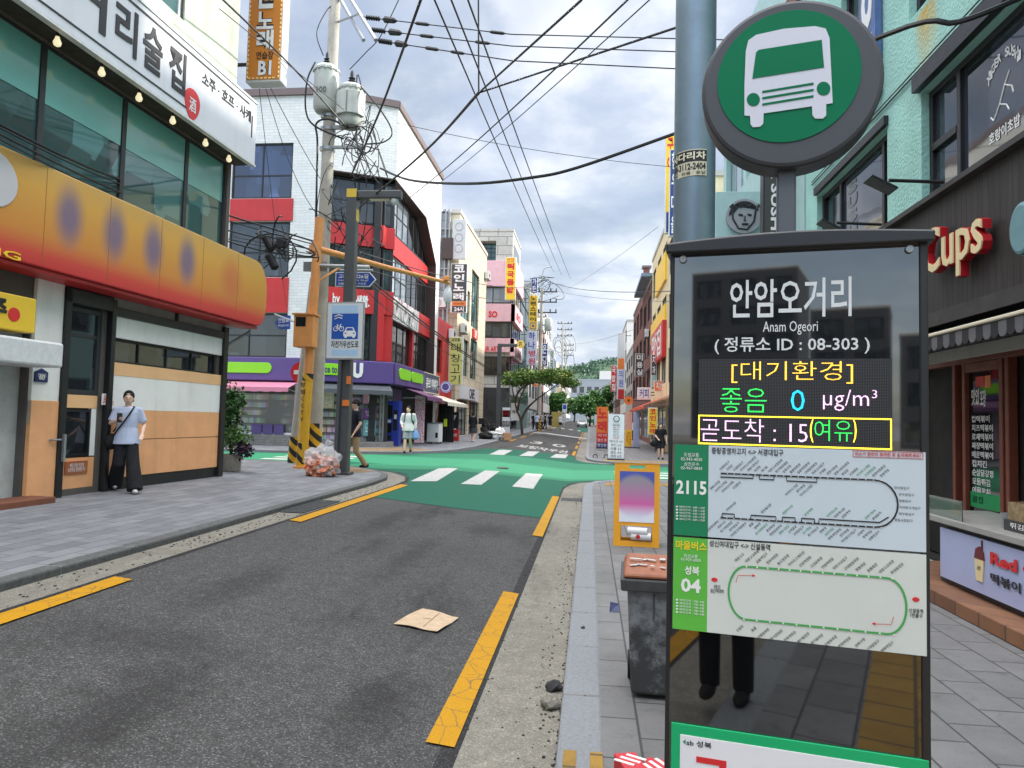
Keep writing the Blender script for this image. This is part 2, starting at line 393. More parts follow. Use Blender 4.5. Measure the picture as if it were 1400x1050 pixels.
# ================================================================== ground, road, pavements
GR = 125
def asphalt(name, rgb, dark=.5, speck=.45, stains=()):
    m = mat(name, rgb, .85, var=0, spec=.25); nt = m.node_tree; b = nt.nodes['Principled BSDF']; tc = nd(nt, 'ShaderNodeTexCoord')
    v = nd(nt, 'ShaderNodeTexVoronoi', i_Scale=GR); nt.links.new(tc.outputs['Object'], v.inputs['Vector']); sv = nd(nt, 'ShaderNodeSeparateColor'); nt.links.new(v.outputs['Color'], sv.inputs[0])
    col = mixc(nt, 1., lin(*rgb), ramp(nt, sv.outputs[0], [(0, 1-speck), (.45, .90), (.78, 1.12), (.9, 1+speck*1.6), (1, 1+speck*4)]).outputs[0], 'MULTIPLY')
    nB = nd(nt, 'ShaderNodeTexNoise', i_Scale=9, i_Detail=5, i_Roughness=.7); nt.links.new(tc.outputs['Object'], nB.inputs['Vector'])
    col = mixc(nt, 1., col, ramp(nt, nB.outputs[0], [(.32, .84), (.5, 1.), (.66, 1.14)]).outputs[0], 'MULTIPLY')
    mp = nd(nt, 'ShaderNodeMapping'); mp.inputs['Scale'].default_value = (1.3, .3, 1); mp.inputs['Rotation'].default_value = (0, 0, rad(9))
    nt.links.new(tc.outputs['Object'], mp.inputs[0])
    n2 = nd(nt, 'ShaderNodeTexNoise', i_Scale=1.1, i_Detail=7, i_Roughness=.66); nt.links.new(mp.outputs[0], n2.inputs['Vector'])
    col = mixc(nt, 1., col, ramp(nt, n2.outputs[0], [(.30, 1.12), (.54, 1.), (.61, 1-dark*.4), (.68, 1-dark*.9)]).outputs[0], 'MULTIPLY')
    n4 = nd(nt, 'ShaderNodeTexNoise', i_Scale=.5, i_Detail=5); nt.links.new(tc.outputs['Object'], n4.inputs['Vector'])
    col = mixc(nt, 1., col, ramp(nt, n4.outputs[0], [(.3, .88), (.7, 1.1)]).outputs[0], 'MULTIPLY')
    if stains:                           # old oil stains with ragged edges
        sx = nd(nt, 'ShaderNodeSeparateXYZ'); nt.links.new(tc.outputs['Object'], sx.inputs[0]); ns = nd(nt, 'ShaderNodeTexNoise', i_Scale=5.5, i_Detail=6, i_Roughness=.7); nt.links.new(tc.outputs['Object'], ns.inputs['Vector']); tot = None
        for x_, y_, rx_, ry_, k_ in stains:
            a = mth(nt, 'DIVIDE', mth(nt, 'SUBTRACT', sx.outputs[0], x_), rx_); e = mth(nt, 'DIVIDE', mth(nt, 'SUBTRACT', sx.outputs[1], y_), ry_)
            dd = mth(nt, 'ADD', mth(nt, 'SQRT', mth(nt, 'ADD', mth(nt, 'MULTIPLY', a, a), mth(nt, 'MULTIPLY', e, e))), mth(nt, 'MULTIPLY', mth(nt, 'SUBTRACT', ns.outputs[0], .5), 2.2))
            f = ramp(nt, dd, [(.25, k_), (1.0, 0)]).outputs[0]; tot = f if tot is None else mth(nt, 'MAXIMUM', tot, f)
        col = mixc(nt, tot, col, (.014, .014, .015))
    nt.links.new(col, b.inputs['Base Color'])
    n3 = nd(nt, 'ShaderNodeTexNoise', i_Scale=150, i_Detail=2); nt.links.new(tc.outputs['Object'], n3.inputs['Vector'])
    bp = nd(nt, 'ShaderNodeBump', i_Strength=.35, i_Distance=.008); nt.links.new(n3.outputs[0], bp.inputs['Height']); nt.links.new(bp.outputs[0], b.inputs['Normal'])
    return m
def paint(name, rgb, wear=.5, scale=9., crack=True):
    """road paint: worn through to dark asphalt in cracks and patches"""
    m = mat(name, rgb, .7, var=0, spec=.2); nt = m.node_tree; b = nt.nodes['Principled BSDF']; tc = nd(nt, 'ShaderNodeTexCoord')
    n = nd(nt, 'ShaderNodeTexNoise', i_Scale=scale, i_Detail=8, i_Roughness=.75); nt.links.new(tc.outputs['Object'], n.inputs['Vector'])
    f = ramp(nt, n.outputs[0], [(.60, 0), (.72, wear)]).outputs[0]
    n0 = nd(nt, 'ShaderNodeTexNoise', i_Scale=120, i_Detail=2); nt.links.new(tc.outputs['Object'], n0.inputs['Vector'])
    if crack:
        d = nd(nt, 'ShaderNodeTexNoise', i_Scale=3., i_Detail=3); nt.links.new(tc.outputs['Object'], d.inputs['Vector'])
        ad = mixc(nt, .12, tc.outputs['Object'], d.outputs[1])
        v = nd(nt, 'ShaderNodeTexVoronoi', i_Scale=5.5); v.feature = 'DISTANCE_TO_EDGE'; nt.links.new(ad, v.inputs['Vector'])
        f = mth(nt, 'MAXIMUM', f, ramp(nt, v.outputs[0], [(.0, .75), (.022, 0)]).outputs[0])
    base = mixc(nt, 1., lin(*rgb), ramp(nt, n0.outputs[0], [(.3, .82), (.7, 1.12)]).outputs[0], 'MULTIPLY')
    nt.links.new(mixc(nt, f, base, (.07, .07, .07)), b.inputs['Base Color']); return m
asphalt('asphalt', (71, 71, 71), .6, .45, ((-2.5, 3.7, .35, 1.1, .5), (-1.25, 4.3, .28, .7, .55), (-3.1, 6.2, .3, 1.2, .42), (-2.1, 8.2, .22, 1.6, .42), (-1.5, 11, .5, .8, .5), (-3.0, 10.5, .25, 2.0, .5), (-2.9, 4.6, .9, .4, .4)))
asphalt('dark_seal', (47, 47, 49), .3)
asphalt('oil_stain', (54, 54, 55), .4)
asphalt('gutter_concrete', (124, 121, 112), .5, .16)
paint('yellow_paint', (185, 135, 20), .55)
paint('white_paint', (179, 180, 177), .7, 7, True)
paint('green_paint', (14, 90, 70), .6, 4, False)
paint('green_light', (46, 122, 90), .5, 6, False)
brick('paver_left', (133, 136, 140), (110, 112, 118), (84, 87, 90), .5, .2, .007, .75, True, .22, .2, spots=.25)
brick('paver_right', (122, 122, 123), (108, 108, 109), (67, 68, 69), .5, .3, .008, .75, True, .22, .2, spots=.3)
brick('paver_tan', (151, 127, 93), (131, 109, 77), (102, 93, 77), .3, .3, .01, .8, True, .25, .2)
brick('tactile_yellow', (164, 127, 47), (151, 115, 39), (94, 78, 46), .3, .3, .012, .7, True, .3, .3)
mat('granite_kerb', (127, 131, 136), .75, var=.2, scale=45, bump=.15, bscale=200)
mat('dark_kerb', (88, 89, 89), .8, var=.35, scale=20, bump=.2, bscale=120)
mat('soil', (120, 115, 104), .9, var=.2)

struct(sheet([(-900, -200), (900, -200), (900, 1500), (-900, 1500)], lambda x, y: -1.0+lon(y)*.9), 'ground', 'soil')
cx = [('x', v) for v in (-8.4, -4.6, -4.08, -2.4, -.6)]; cy = [('y', v) for v in (14, 16.5, 19, 21.5, 24, 30, 60, 200)]
struct(sheet([(-60, -14), (60, -14), (60, 330), (-60, 330)], Zroad, 0, cx+cy), 'road', 'asphalt')

PL = [(-4.5, -14), (-4.5, 14.6), (-4.58, 15.8), (-4.85, 16.8), (-5.4, 17.7), (-6.2, 18.3), (-7.2, 18.6), (-8.6, 18.7), (-40, 18.7)]
PC = [(-40, 23.3), (-11.5, 23.3), (-9.6, 23.6), (-8.2, 24.5), (-7.1, 26.0), (-6.3, 28.2), (-5.8, 30.8), (-5.55, 34), (-5.5, 40), (-5.5, 330)]
PR = [(-.13, -14), (-.13, 19.2), (-.06, 20.3), (.2, 21.2), (.75, 21.8), (1.6, 22.1), (3.0, 22.6), (4.4, 24.2), (6, 25.3), (40, 25.6)]
PF = [(40, 31.2), (2.2, 31.5), (1.0, 31.8), (.25, 32.5), (-.1, 33.6), (-.2, 35.5), (-.2, 330)]
cyl_ = [('y', v) for v in (14, 16.5, 19, 21.5, 24, 27, 30, 60, 200)]; cxl = [('x', v) for v in (-8.4, -4.6)]
struct(sheet(PL+[(-40, -14)], Zleft, 0, cxl+cyl_, .6), 'pavement', 'paver_left')
struct(sheet(PC+[(-40, 330)], Zleft, 0, cxl+cyl_, .6), 'pavement', 'paver_left')
struct(sheet(PR+[(40, -14)], Zright, 0, cyl_, .6), 'pavement', 'paver_right')
struct(sheet(PF+[(40, 330)], Zright, 0, cyl_, .6), 'pavement', 'paver_right')
def kerb(path, side, w, zfn, m, step, ymax=120, gap=.006, up=.004):
    """a row of kerb stones along a path; side +1: pavement to the left of the walking direction"""
    p = [q for q in resample(path, step) if q.y < ymax]; mb = MB()
    po = offset(p, -side*.012); pi = offset(p, side*w)
    for i in range(len(p)-1):
        t = (p[i+1]-p[i]).normalized()*gap/2
        c = [po[i]+t, po[i+1]-t, pi[i+1]-t, pi[i]+t]
        zz = [zfn(q.x, q.y)+up+rnd.uniform(-.003, .003) for q in c]
        mb.hexa([(q.x, q.y, z-.3) for q, z in zip(c, zz)]+[(q.x, q.y, z) for q, z in zip(c, zz)])
        if side < 0: mb.f[-6:] = [f[::-1] for f in mb.f[-6:]]
    return mb
struct(kerb(PL, 1, .16, Zleft, 'dark_kerb', 1.0), 'kerb', 'dark_kerb', bevel=.02)
struct(kerb(PC, 1, .18, Zleft, 'granite_kerb', 1.0), 'kerb', 'granite_kerb', bevel=.015)
struct(kerb(PR, -1, .235, Zright, 'granite_kerb', .98), 'kerb', 'granite_kerb', bevel=.022)
struct(kerb(PF, -1, .2, Zright, 'granite_kerb', 1.0), 'kerb', 'granite_kerb', bevel=.015)
struct(ribbon(PL[:7], -.42, .0, Zroad, .005), 'gutter', 'gutter_concrete')
struct(ribbon(PR[:6], .0, .54, Zroad, .005), 'gutter', 'gutter_concrete')
struct(ribbon(PF[2:], .0, .5, Zroad, .005), 'gutter', 'gutter_concrete')
struct(ribbon([(-4.1, -14), (-4.1, 14.6), (-4.12, 15.8), (-4.45, 17.3), (-5.2, 18.5)], -.07, .02, Zroad, .004), 'asphalt_seal', 'dark_seal')
struct(ribbon([(-.67, -14), (-.67, 19.4), (-.55, 20.8), (-.1, 21.9), (.6, 22.5), (1.6, 22.7)], -.02, .10, Zroad, .004), 'asphalt_seal', 'dark_seal')
# the green paint of the crossing
gp = [(-3.87, 12.6), (-2.4, 12.75), (-.72, 13.2), (-.72, 19.6), (-.5, 21.2), (.1, 22.2), (1.2, 22.8), (9, 23), (9, 30.8), (1.2, 31.2), (.2, 31.6), (-.4, 32.8), (-.72, 34.5), (-.72, 36.2), (-2.6, 35.6), (-5.0, 34.3), (-5.3, 32), (-5.9, 28.6), (-6.8, 25.8), (-8, 24.1), (-9.6, 23.1), (-30, 22.7), (-30, 19.4), (-8, 19.3), (-6.2, 18.9), (-5.0, 18.1), (-4.3, 16.8), (-3.98, 15.4), (-3.87, 14.6)]
struct(sheet(gp, Zroad, .006, cx+[('y', v) for v in (16.5, 19, 21.5, 24, 30)]), 'green_crossing', 'green_paint')
lp = [(-5.7, 18.9), (-3.9, 19.9), (-2.2, 20.9), (-.7, 21.7), (.6, 22.9), (1.4, 23.3), (8.8, 23.4), (8.8, 30.4), (1.0, 30.8), (-.6, 31.2), (-2.8, 30.9), (-4.6, 29.6), (-6.0, 27.6), (-7.0, 25.2), (-8.2, 23.8), (-9.8, 22.9), (-29, 22.5), (-29, 19.6), (-8, 19.5)]
struct(sheet(lp, Zroad, .009, cx+[('y', v) for v in (21.5, 24)]), 'green_crossing', 'green_light')
def road_poly(pts, m, name, dz=.013, px=True):
    q = [gnd(*p) for p in pts] if px else [Vector((x, y, 0)) for x, y in pts]
    sh = sheet([(p.x, p.y) for p in q], Zroad, dz, cx+cy); return struct(sh, name, m)
for s in ([(561, 659), (600, 641), (626, 641), (597, 659)], [(630, 662.5), (663, 644), (683, 645), (658, 663.5)], [(700, 666), (719, 648), (742, 649), (729, 669)],
          [(668, 622), (682, 615.5), (701, 616), (689, 622.5)], [(710, 623.5), (722, 617.5), (738, 618), (728, 624.5)], [(752, 626), (760, 621), (777, 622), (773, 627)]):
    road_poly(s, 'white_paint', 'crossing_stripe')
for i in range(5):
    y = 24.3+i*1.3; road_poly([(.9, y), (3.6, y-.3), (3.6, y+.3), (.9, y+.6)], 'white_paint', 'crossing_stripe', px=False)
for i in range(4):
    y = 19.9+i*.85; road_poly([(-9.6, y), (-7.4, y+.0), (-7.4, y+.42), (-9.6, y+.42)], 'white_paint', 'crossing_stripe', px=False)
for x0, x1, ys in ((-4.02, -3.86, ((-8, 5.75), (9.3, 15.0))), (-.86, -.70, ((-8, .8), (3.9, 7.4), (11.1, 17.1)))):
    for a, b in ys: road_poly([(x0, a), (x1, a), (x1, b), (x0, b)], 'yellow_paint', 'yellow_line', px=False)
for i in range(9):
    a = 36.8+i*7.5; road_poly([(-.92, a), (-.76, a), (-.76, a+4.2), (-.92, a+4.2)], 'yellow_paint', 'yellow_line', px=False)
    if i: road_poly([(-5.0, a-1), (-4.84, a-1), (-4.84, a+3), (-5.0, a+3)], 'yellow_paint', 'yellow_line', px=False)
mk = MB(); P = Vector((-3.9, 37.5, 0)); mk.gtext('보행자우선', P, (2.7, 0, 0), (0, 3.0, 0), .011, .03); mk.gtext('3 0', P+Vector((.2, 6, 0)), (2.2, 0, 0), (0, 3.5, 0), .011, .02)
struct(mk, 'road_lettering', 'white_paint')
road_poly([(-5.2, 64), (-.3, 64), (-.3, 66.5), (-5.2, 66.5)], 'white_paint', 'stop_band', px=False); struct(sheet([(-5.4, 88), (-.3, 88), (-.3, 120), (-5.4, 120)], Zroad, .006), 'green_crossing', 'green_paint')
for i in range(4): road_poly([(-4.9+i*1.1, 90), (-4.4+i*1.1, 90), (-4.4+i*1.1, 94), (-4.9+i*1.1, 94)], 'white_paint', 'crossing_stripe', px=False)
# tan and tactile paving
struct(sheet([(-9.2, 24.5), (-8.1, 24.9), (-7.0, 26.6), (-6.3, 28.8), (-7.4, 29.4), (-9.0, 26.6)], Zleft, .005, cxl+cyl_), 'tan_paving', 'paver_tan')
struct(sheet([(-6.9, 17.0), (-5.6, 16.4), (-5.2, 17.0), (-6.0, 17.9), (-7.2, 18.3)], Zleft, .005, cxl+cyl_), 'tan_paving', 'paver_tan')
struct(sheet([(.42, 19.7), (1.9, 20.2), (1.9, 21.0), (.5, 20.6)], Zright, .005), 'tactile_paving', 'tactile_yellow')
struct(sheet([(2.0, 20.2), (4.2, 20.4), (4.2, 21.2), (2.0, 21.0)], Zright, .005), 'tactile_paving', 'tactile_yellow')
struct(sheet([(.62, -6), (1.22, -6), (1.22, 1.7), (.62, 1.7)], Zright, .005), 'tactile_paving', 'tactile_yellow')
struct(sheet([(.6, 32.2), (3.8, 31.9), (3.8, 32.7), (.6, 33)], Zright, .005), 'tactile_paving', 'tactile_yellow')
# two brass strips let into the nearest kerb stone
for i, x in enumerate((-.105, .03)):
    struct(sheet([(x, 3.0), (x+.065, 3.0), (x+.065, 3.78), (x, 3.78)], Zright, .009), 'kerb_strip', 'tactile_yellow')
gt_ = MB(); R_ = random.Random(31)
for i in range(700):
    x_ = R_.choice((-.2, -.2, -.25, -.62))+R_.gauss(0, .08); y_ = 2.2+R_.random()**1.7*15; x_ = min(x_, -.15)
    r_ = R_.uniform(.004, .013); gt_.ball((x_, y_, Zroad(x_, y_)+.007), (r_, r_*1.3, r_*.6), 5, 3)
for i in range(260):
    x_ = R_.uniform(-4.45, -4.1); y_ = 4+R_.random()*11; r_ = R_.uniform(.005, .014); gt_.ball((x_, y_, Zroad(x_, y_)+.007), (r_, r_*1.3, r_*.6), 5, 3)
w_ = gt_.build('gutter_grit', mat('grit', (58, 54, 48), .9, var=.5, scale=3)); w_['kind'] = 'stuff'
# patches of tar, drains and a manhole
for i, (px, py, rx, ry) in enumerate(((545, 955, .28, .55), (300, 925, .18, .2), (350, 810, .35, .5), (60, 955, .3, .35), (240, 900, .5, .22))):
    pass
mat('iron', (70, 72, 74), .55, .6, var=.3, scale=30)
mat('iron_dark', (34, 35, 37), .6, .3, var=.3, scale=30)
def grate(c, du, dv, zfn, n, label):
    m = MB(); b = MB(); c = Vector(c); du = Vector(du); dv = Vector(dv); z = lambda q: Vector((q.x, q.y, zfn(q.x, q.y)))
    for i in range(n+1):
        p = c+du*(i/n); a, e = z(p)+Vector((0, 0, .014)), z(p+dv)+Vector((0, 0, .014)); m.tube([a, e], .012, 4)
    for k in (0, .5, 1): a, e = z(c+dv*k)+Vector((0, 0, .016)), z(c+du+dv*k)+Vector((0, 0, .016)); m.tube([a, e], .014, 4)
    t = thing('drain_grate', label, 'drain grate', z(c))
    m.build('grille', 'iron', t); q = [z(p)+Vector((0, 0, .008)) for p in (c, c+du, c+du+dv, c+dv)]; b.add(q, [(0, 1, 2, 3)]); b.build('pit', 'iron_dark', t)
grate((-4.46, 10.0, 0), (0, 1.5, 0), (.34, 0, 0), Zroad, 22, 'iron drain grate in the gutter of the left kerb, beside the yellow line')
grate((-.62, 16.4, 0), (0, .5, 0), (.46, 0, 0), Zroad, 9, 'small iron drain grate across the concrete gutter of the right kerb')
g = gnd(681, 640); m = MB(); m.lathe((0, 0, 0), [(.36, 0), (.36, .012), (.33, .016), (.31, .012), (.05, .015)], 28)
m.v = [p+g for p in m.v]; rooted(m, 'manhole_cover', 'iron', tuple(g), 'round iron manhole cover set in the green crossing', 'manhole cover')
# the far end of the street: a wooded hill
# ================================================================== left side of the street
def goods(name):
    """a shop window: shelves of coloured goods dimly seen behind the glass"""
    m = mat(name, (90, 92, 92), .06, var=0, spec=.7); nt = m.node_tree; b = nt.nodes['Principled BSDF']; tc = nd(nt, 'ShaderNodeTexCoord'); sx = nd(nt, 'ShaderNodeSeparateXYZ'); nt.links.new(tc.outputs['Object'], sx.inputs[0])
    cv = nd(nt, 'ShaderNodeCombineXYZ'); nt.links.new(mth(nt, 'MULTIPLY', mth(nt, 'ADD', sx.outputs[0], sx.outputs[1]), 7.), cv.inputs[0]); nt.links.new(mth(nt, 'MULTIPLY', mth(nt, 'FLOOR', mth(nt, 'MULTIPLY', sx.outputs[2], 3.2)), 3.7), cv.inputs[1])
    v = nd(nt, 'ShaderNodeTexVoronoi', i_Scale=1.); nt.links.new(cv.outputs[0], v.inputs['Vector']); fr_ = mth(nt, 'FRACT', mth(nt, 'MULTIPLY', sx.outputs[2], 3.2)); sh_ = ramp(nt, fr_, [(0, 1), (.08, 1), (.1, .0), (.62, .0), (.75, .7), (1, .85)]).outputs[0]
    hsv = nd(nt, 'ShaderNodeHueSaturation', i_Saturation=.55, i_Value=.62); nt.links.new(v.outputs['Color'], hsv.inputs['Color']); col = mixc(nt, sh_, hsv.outputs[0], (.06, .06, .055))
    n = nd(nt, 'ShaderNodeTexNoise', i_Scale=.9, i_Detail=2); nt.links.new(tc.outputs['Object'], n.inputs['Vector']); nt.links.new(mixc(nt, ramp(nt, n.outputs[0], [(.40, 0), (.56, 1)]).outputs[0], (.09, .10, .10), col), b.inputs['Base Color']); return m
for n, c, r in (('black_metal', (30, 31, 33), .45), ('dark_metal', (52, 54, 57), .5), ('grey_metal', (128, 131, 134), .45), ('white_metal', (214, 216, 216), .45), ('silver', (170, 173, 176), .35)):
    mat(n, c, r, .0 if n != 'silver' else .6, var=.15, scale=12)
mat('white_panel', (240, 240, 236), .45, var=.07, scale=2, stain=.12)
mat('orange_panel', (240, 176, 124), .5, var=.12, scale=2.5, stain=.15)
mat('beige_panel', (240, 192, 140), .5, var=.08, scale=2)
mat('pale_wall', (176, 184, 168), .7, var=.12, scale=2, stain=.2)
mat('sign_white', (214, 216, 222), .4, var=.05, scale=1.5, stain=.08)
mat('ink_black', (32, 32, 36), .5, var=0); mat('ink_white', (228, 228, 226), .5, var=0); mat('ink_red', (205, 40, 44), .5, var=0); mat('ink_blue', (34, 62, 150), .5, var=0)
mat('ink_green', (20, 140, 80), .5, var=0); mat('ink_yellow', (240, 205, 40), .5, var=0); mat('ink_brown', (90, 52, 32), .5, var=0)
mat('red_panel', (190, 44, 46), .45, var=.12, scale=2, stain=.1)
mat('brown_metal', (70, 56, 54), .5, var=.15); mat('coping_brown', (112, 96, 94), .5, var=.1)
glass('glass_dark', (46, 52, 58)); glass('glass_blue', (58, 72, 104), spec=1.); glass('glass_teal', (64, 100, 100), spec=.9); glass('glass_black', (26, 28, 30)); glass('glass_shop', (88, 92, 88)); goods('glass_store'); glass('glass_pale', (120, 130, 138))
mat('teal_film', (112, 178, 170), .12, var=.1, spec=.9, scale=1.5)
brick('white_brick', (226, 226, 222), (214, 215, 212), (196, 197, 196), .42, .12, .008, .6, var=.06, bump=.25)
brick('grey_tile', (176, 181, 186), (160, 166, 172), (112, 116, 120), 1.15, .85, .025, .5, off=0., var=.12, bump=.2)
brick('stone_tile', (196, 192, 184), (180, 177, 170), (118, 116, 112), 1.6, .8, .03, .7, var=.15, bump=.2)
brick('beige_tile', (206, 196, 172), (192, 182, 158), (150, 142, 124), .9, .5, .02, .7, var=.12)
brick('brick_red', (136, 74, 62), (112, 58, 50), (120, 106, 98), .23, .075, .010, .8, var=.2)
mat('pink_wall', (222, 176, 182), .6, var=.1, stain=.15)
mat('purple', (92, 72, 132), .4, var=.06); mat('lime', (140, 214, 40), .4, var=.04); mat('awning_pink', (206, 128, 152), .7, var=.1); mat('awning_purple', (110, 66, 108), .7, var=.15)
mat('awning_grey', (84, 88, 94), .7, var=.15); mat('awning_cream', (214, 208, 190), .7, var=.1)
mat('plinth', (150, 146, 140), .8, var=.2, scale=6, bump=.2)

# ------------------------------------------------------------------ corner pub (nearest on the left)
FA = Fr((-7.62, 13.96), 87.8)
pub = thing('corner_pub', 'corner building with orange and white panelled front under a teal glazed upper floor', 'building', (-9.5, 9, .3))
U = lambda px, py=500, o=0: FA.px(px, py, o)[0]
zb = [FA.px(299, y)[1] for y in (456, 486, 513, 527, 564)]      # beam, window top, window foot, beige foot, white foot
uL, uD0, uD1, uW0 = U(40), U(78), U(143), U(149)
strip = (uW0, zb[2], -.22, zb[1]-.0)
gl = (-12, 5.05, -.12, 6.95)
up = [(U(165, 10, 0)-1.1, 9.0, U(250, 30), 11.2)]
ent = (-6.4, .2, U(38), 2.75)
block(FA, -13, 0, .25, 11.6, 9, pub, mat('pub_core', (92, 88, 84), .7), [gl, strip, ent, (uD0+.12, .52, uD1-.1, 3.3)]+up, .22)
p = MB(); p.fb(FA, uW0, -.12, zb[1], zb[0]-.1, .05, -.0); p.fb(FA, uW0, -.12, zb[4], zb[3], .05, 0); p.fb(FA, uL, uD0, 1.72, 3.55, .06, 0); p.fb(FA, uL, uD0, zb[4]+.1, 1.5, .06, 0); p.build('white_cladding', 'white_panel', pub, bevel=.006)
p = MB(); p.fb(FA, uW0, -.12, zb[3], zb[2], .056, 0); p.fb(FA, uL, uD0, 1.5, 1.72, .066, 0); p.build('beige_cladding', 'beige_panel', pub, bevel=.004)
p = MB(); zm = FA.px(299, 597)[1]; p.fb(FA, uW0, -.12, .62, zm-.006, .05, 0); p.fb(FA, uW0, -.12, zm+.006, zb[4], .05, 0); p.fb(FA, uL, uD0, .35, zb[4]+.1, .07, 0); p.build('orange_cladding', 'orange_panel', pub, bevel=.006)
p = MB(); p.fb(FA, -.12, .04, .3, 3.5, .1, -.1); p.fb(FA, uW0, .04, zb[0]-.1, zb[0]+.04, .09, 0); p.fb(FA, uW0, -.12, .3, .62, .03, 0); p.fb(FA, uD1, uW0, .3, 3.5, .1, 0); p.fb(FA, uD0, uD0+.12, .3, 3.5, .1, 0); p.fb(FA, uD0, uD1, 3.3, 3.52, .1, 0)
p.fb(FA, U(234), U(236.5), zb[0], 3.9, .08, 0); p.build('black_frame', 'black_metal', pub, bevel=.008)
p = MB(); p.fb(FA, uW0, 0, zb[0]+.045, 4.4, .03, 0); p.build('sign_back_panel', mat('grey_panel', (140, 140, 136), .6), pub)
window(FA, strip, pub, 'glass_dark', 'black_metal', 4, 1, -.05, .04)
d = (uD0+.12, .52, uD1-.1, 3.3)
dd = MB(); dd.fb(FA, d[0], d[2], .52, .98, -.02, -.1); dp = dd.build('door', 'orange_panel', pub)
q = MB(); q.fb(FA, d[0], d[2], 1.74, 1.94, -.016, -.09); q.build('door_band', 'beige_panel', dp)
q = MB(); q.fb(FA, d[0], d[0]+.1, 1.0, 1.74, -.02, -.09); q.fb(FA, d[2]-.1, d[2], 1.0, 1.74, -.02, -.09); q.build('door_stile', 'white_panel', dp)
window(FA, (d[0]+.1, 1.0, d[2]-.1, 1.72), dp, 'glass_black', 'black_metal', 1, 1, -.03, .04)
window(FA, (d[0], 1.95, d[2], 3.28), dp, 'glass_dark', 'dark_metal', 1, 1, -.02, .07, zsplit=.68)
q = MB(); q.fb(FA, d[0]+.2, d[2]-.2, 1.58, 1.63, -.066, -.072); q.build('counter_lamp', mat('warm_lamp', (255, 190, 96), .4, var=0, emit=1.6), dp)
q = MB(); q.fb(FA, d[0]+.15, d[2]-.15, .74, .93, .0, -.02); nb = q.build('notice', mat('notice_orange', (170, 98, 62), .5), dp)
q = MB(); q.text(FA, '배달 포장 전문점\n포장주문 환영합니다', (d[0]+.2, .77, d[2]-.2, .90), .004, .002); q.build('notice_lettering', 'ink_white', dp)
q = MB(); q.fb(FA, d[0]-.06, d[0]-.02, .95, 1.35, .14, .1); q.build('handle', 'silver', dp)
for k in range(4):                       # upper glazing bays with teal film along the top
    a = [-12, U(53, 300), U(168.5, 300), U(256, 300), -.12]
    w = window(FA, (a[k], gl[1], a[k+1], gl[3]), pub, 'glass_teal', 'dark_metal', 1, 1, -.06, .05)
    q = MB(); q.fb(FA, a[k]+.06, a[k+1]-.06, 6.1, 6.9, -.078, -.085); q.build('film', 'teal_film', w)
window(FA, up[0], pub, 'glass_teal', 'white_metal', 3, 1, -.05, .07)
p = MB(); p.fb(FA, -13, 0, 8.62, 11.6, .03, 0)
pw = MB(); wall_sheet(pw, FA, -13, 0, 8.62, 11.6, up, .1, .03); pw.build('upper_wall', 'pale_wall', pub)
p = MB(); p.fb(FA, -13, .3, 11.5, 11.75, .55, -.4); p.fb(FA, -13, .24, 11.75, 12.1, .35, -.4); p.build('eave', mat('eave', (150, 146, 132), .7, var=.25), pub)
p = MB(); p.fb(FA, -13, .1, 6.97, 7.3, .42, 0); p.build('soffit', mat('soffit', (58, 54, 50), .8, var=.3), pub)
p = MB(); p.fb(FA, ent[0], ent[2], .2, 2.75, -.12, -.16); p.build('entrance_pane', mat('frosted', (196, 198, 196), .3, var=.25, scale=4), pub)
p = MB(); p.fb(FA, ent[0]-1, U(38), 2.28, 2.62, .55, 0); p.build('entrance_hood', 'white_metal', pub, bevel=.03)
p = MB(); p.fb(FA, ent[0], uL+.1, .2, .5, .45, 0); p.build('step', mat('step_brown', (122, 74, 54), .7, var=.2), pub, bevel=.01)
p = MB(); p.cyl(FA.pt(uD0-.13, 1.27, .07), FA.pt(uD0-.13, 1.27, .13), .02); p.cyl(FA.pt(uD0-.14, 1.27, .12), FA.pt(uD0+.02, 1.27, .12), .014); p.build('door_handle', 'silver', pub)
# house number, stickers
nf = thing('house_number_plate', 'navy house number plate reading 60 on the white pillar', 'number plate', tuple(FA.pt(U(57), 1.42, .07)))
r = FA.rect(48, 503, 64, 523, .07); q = MB(); q.prism(FA, [(r[0], r[1]), (r[2], r[1]), (r[2], r[3]-.05), ((r[0]+r[2])/2, r[3]), (r[0], r[3]-.05)], .085, .06); q.build('plate', mat('navy', (28, 44, 96), .4, var=.05), nf)
q = MB(); q.text(FA, '60', (r[0]+.06, r[1]+.03, r[2]-.06, (r[1]+r[3])/2+.01), .09, .004, .02); q.text(FA, '안암로', (r[0]+.04, r[3]-.12, r[2]-.04, r[3]-.07), .09, .004); q.build('lettering', 'ink_white', nf)
nt_ = thing('paper_notice', 'white paper notice with red lettering on the white panel behind the walking girl', 'notice', tuple(FA.pt(U(149), 1.1, .06)))
r = FA.rect(140, 538, 156, 554, .06); q = MB(); q.fb(FA, *(r[0], r[2], r[1], r[3]), .056, .05); q.build('paper', 'ink_white', nt_)
q = MB(); q.text(FA, '포장 주문\n배달 전문\n환영합니다', (r[0]+.02, r[1]+.02, r[2]-.02, r[3]-.02), .06, .002); q.build('lettering', 'ink_red', nt_)
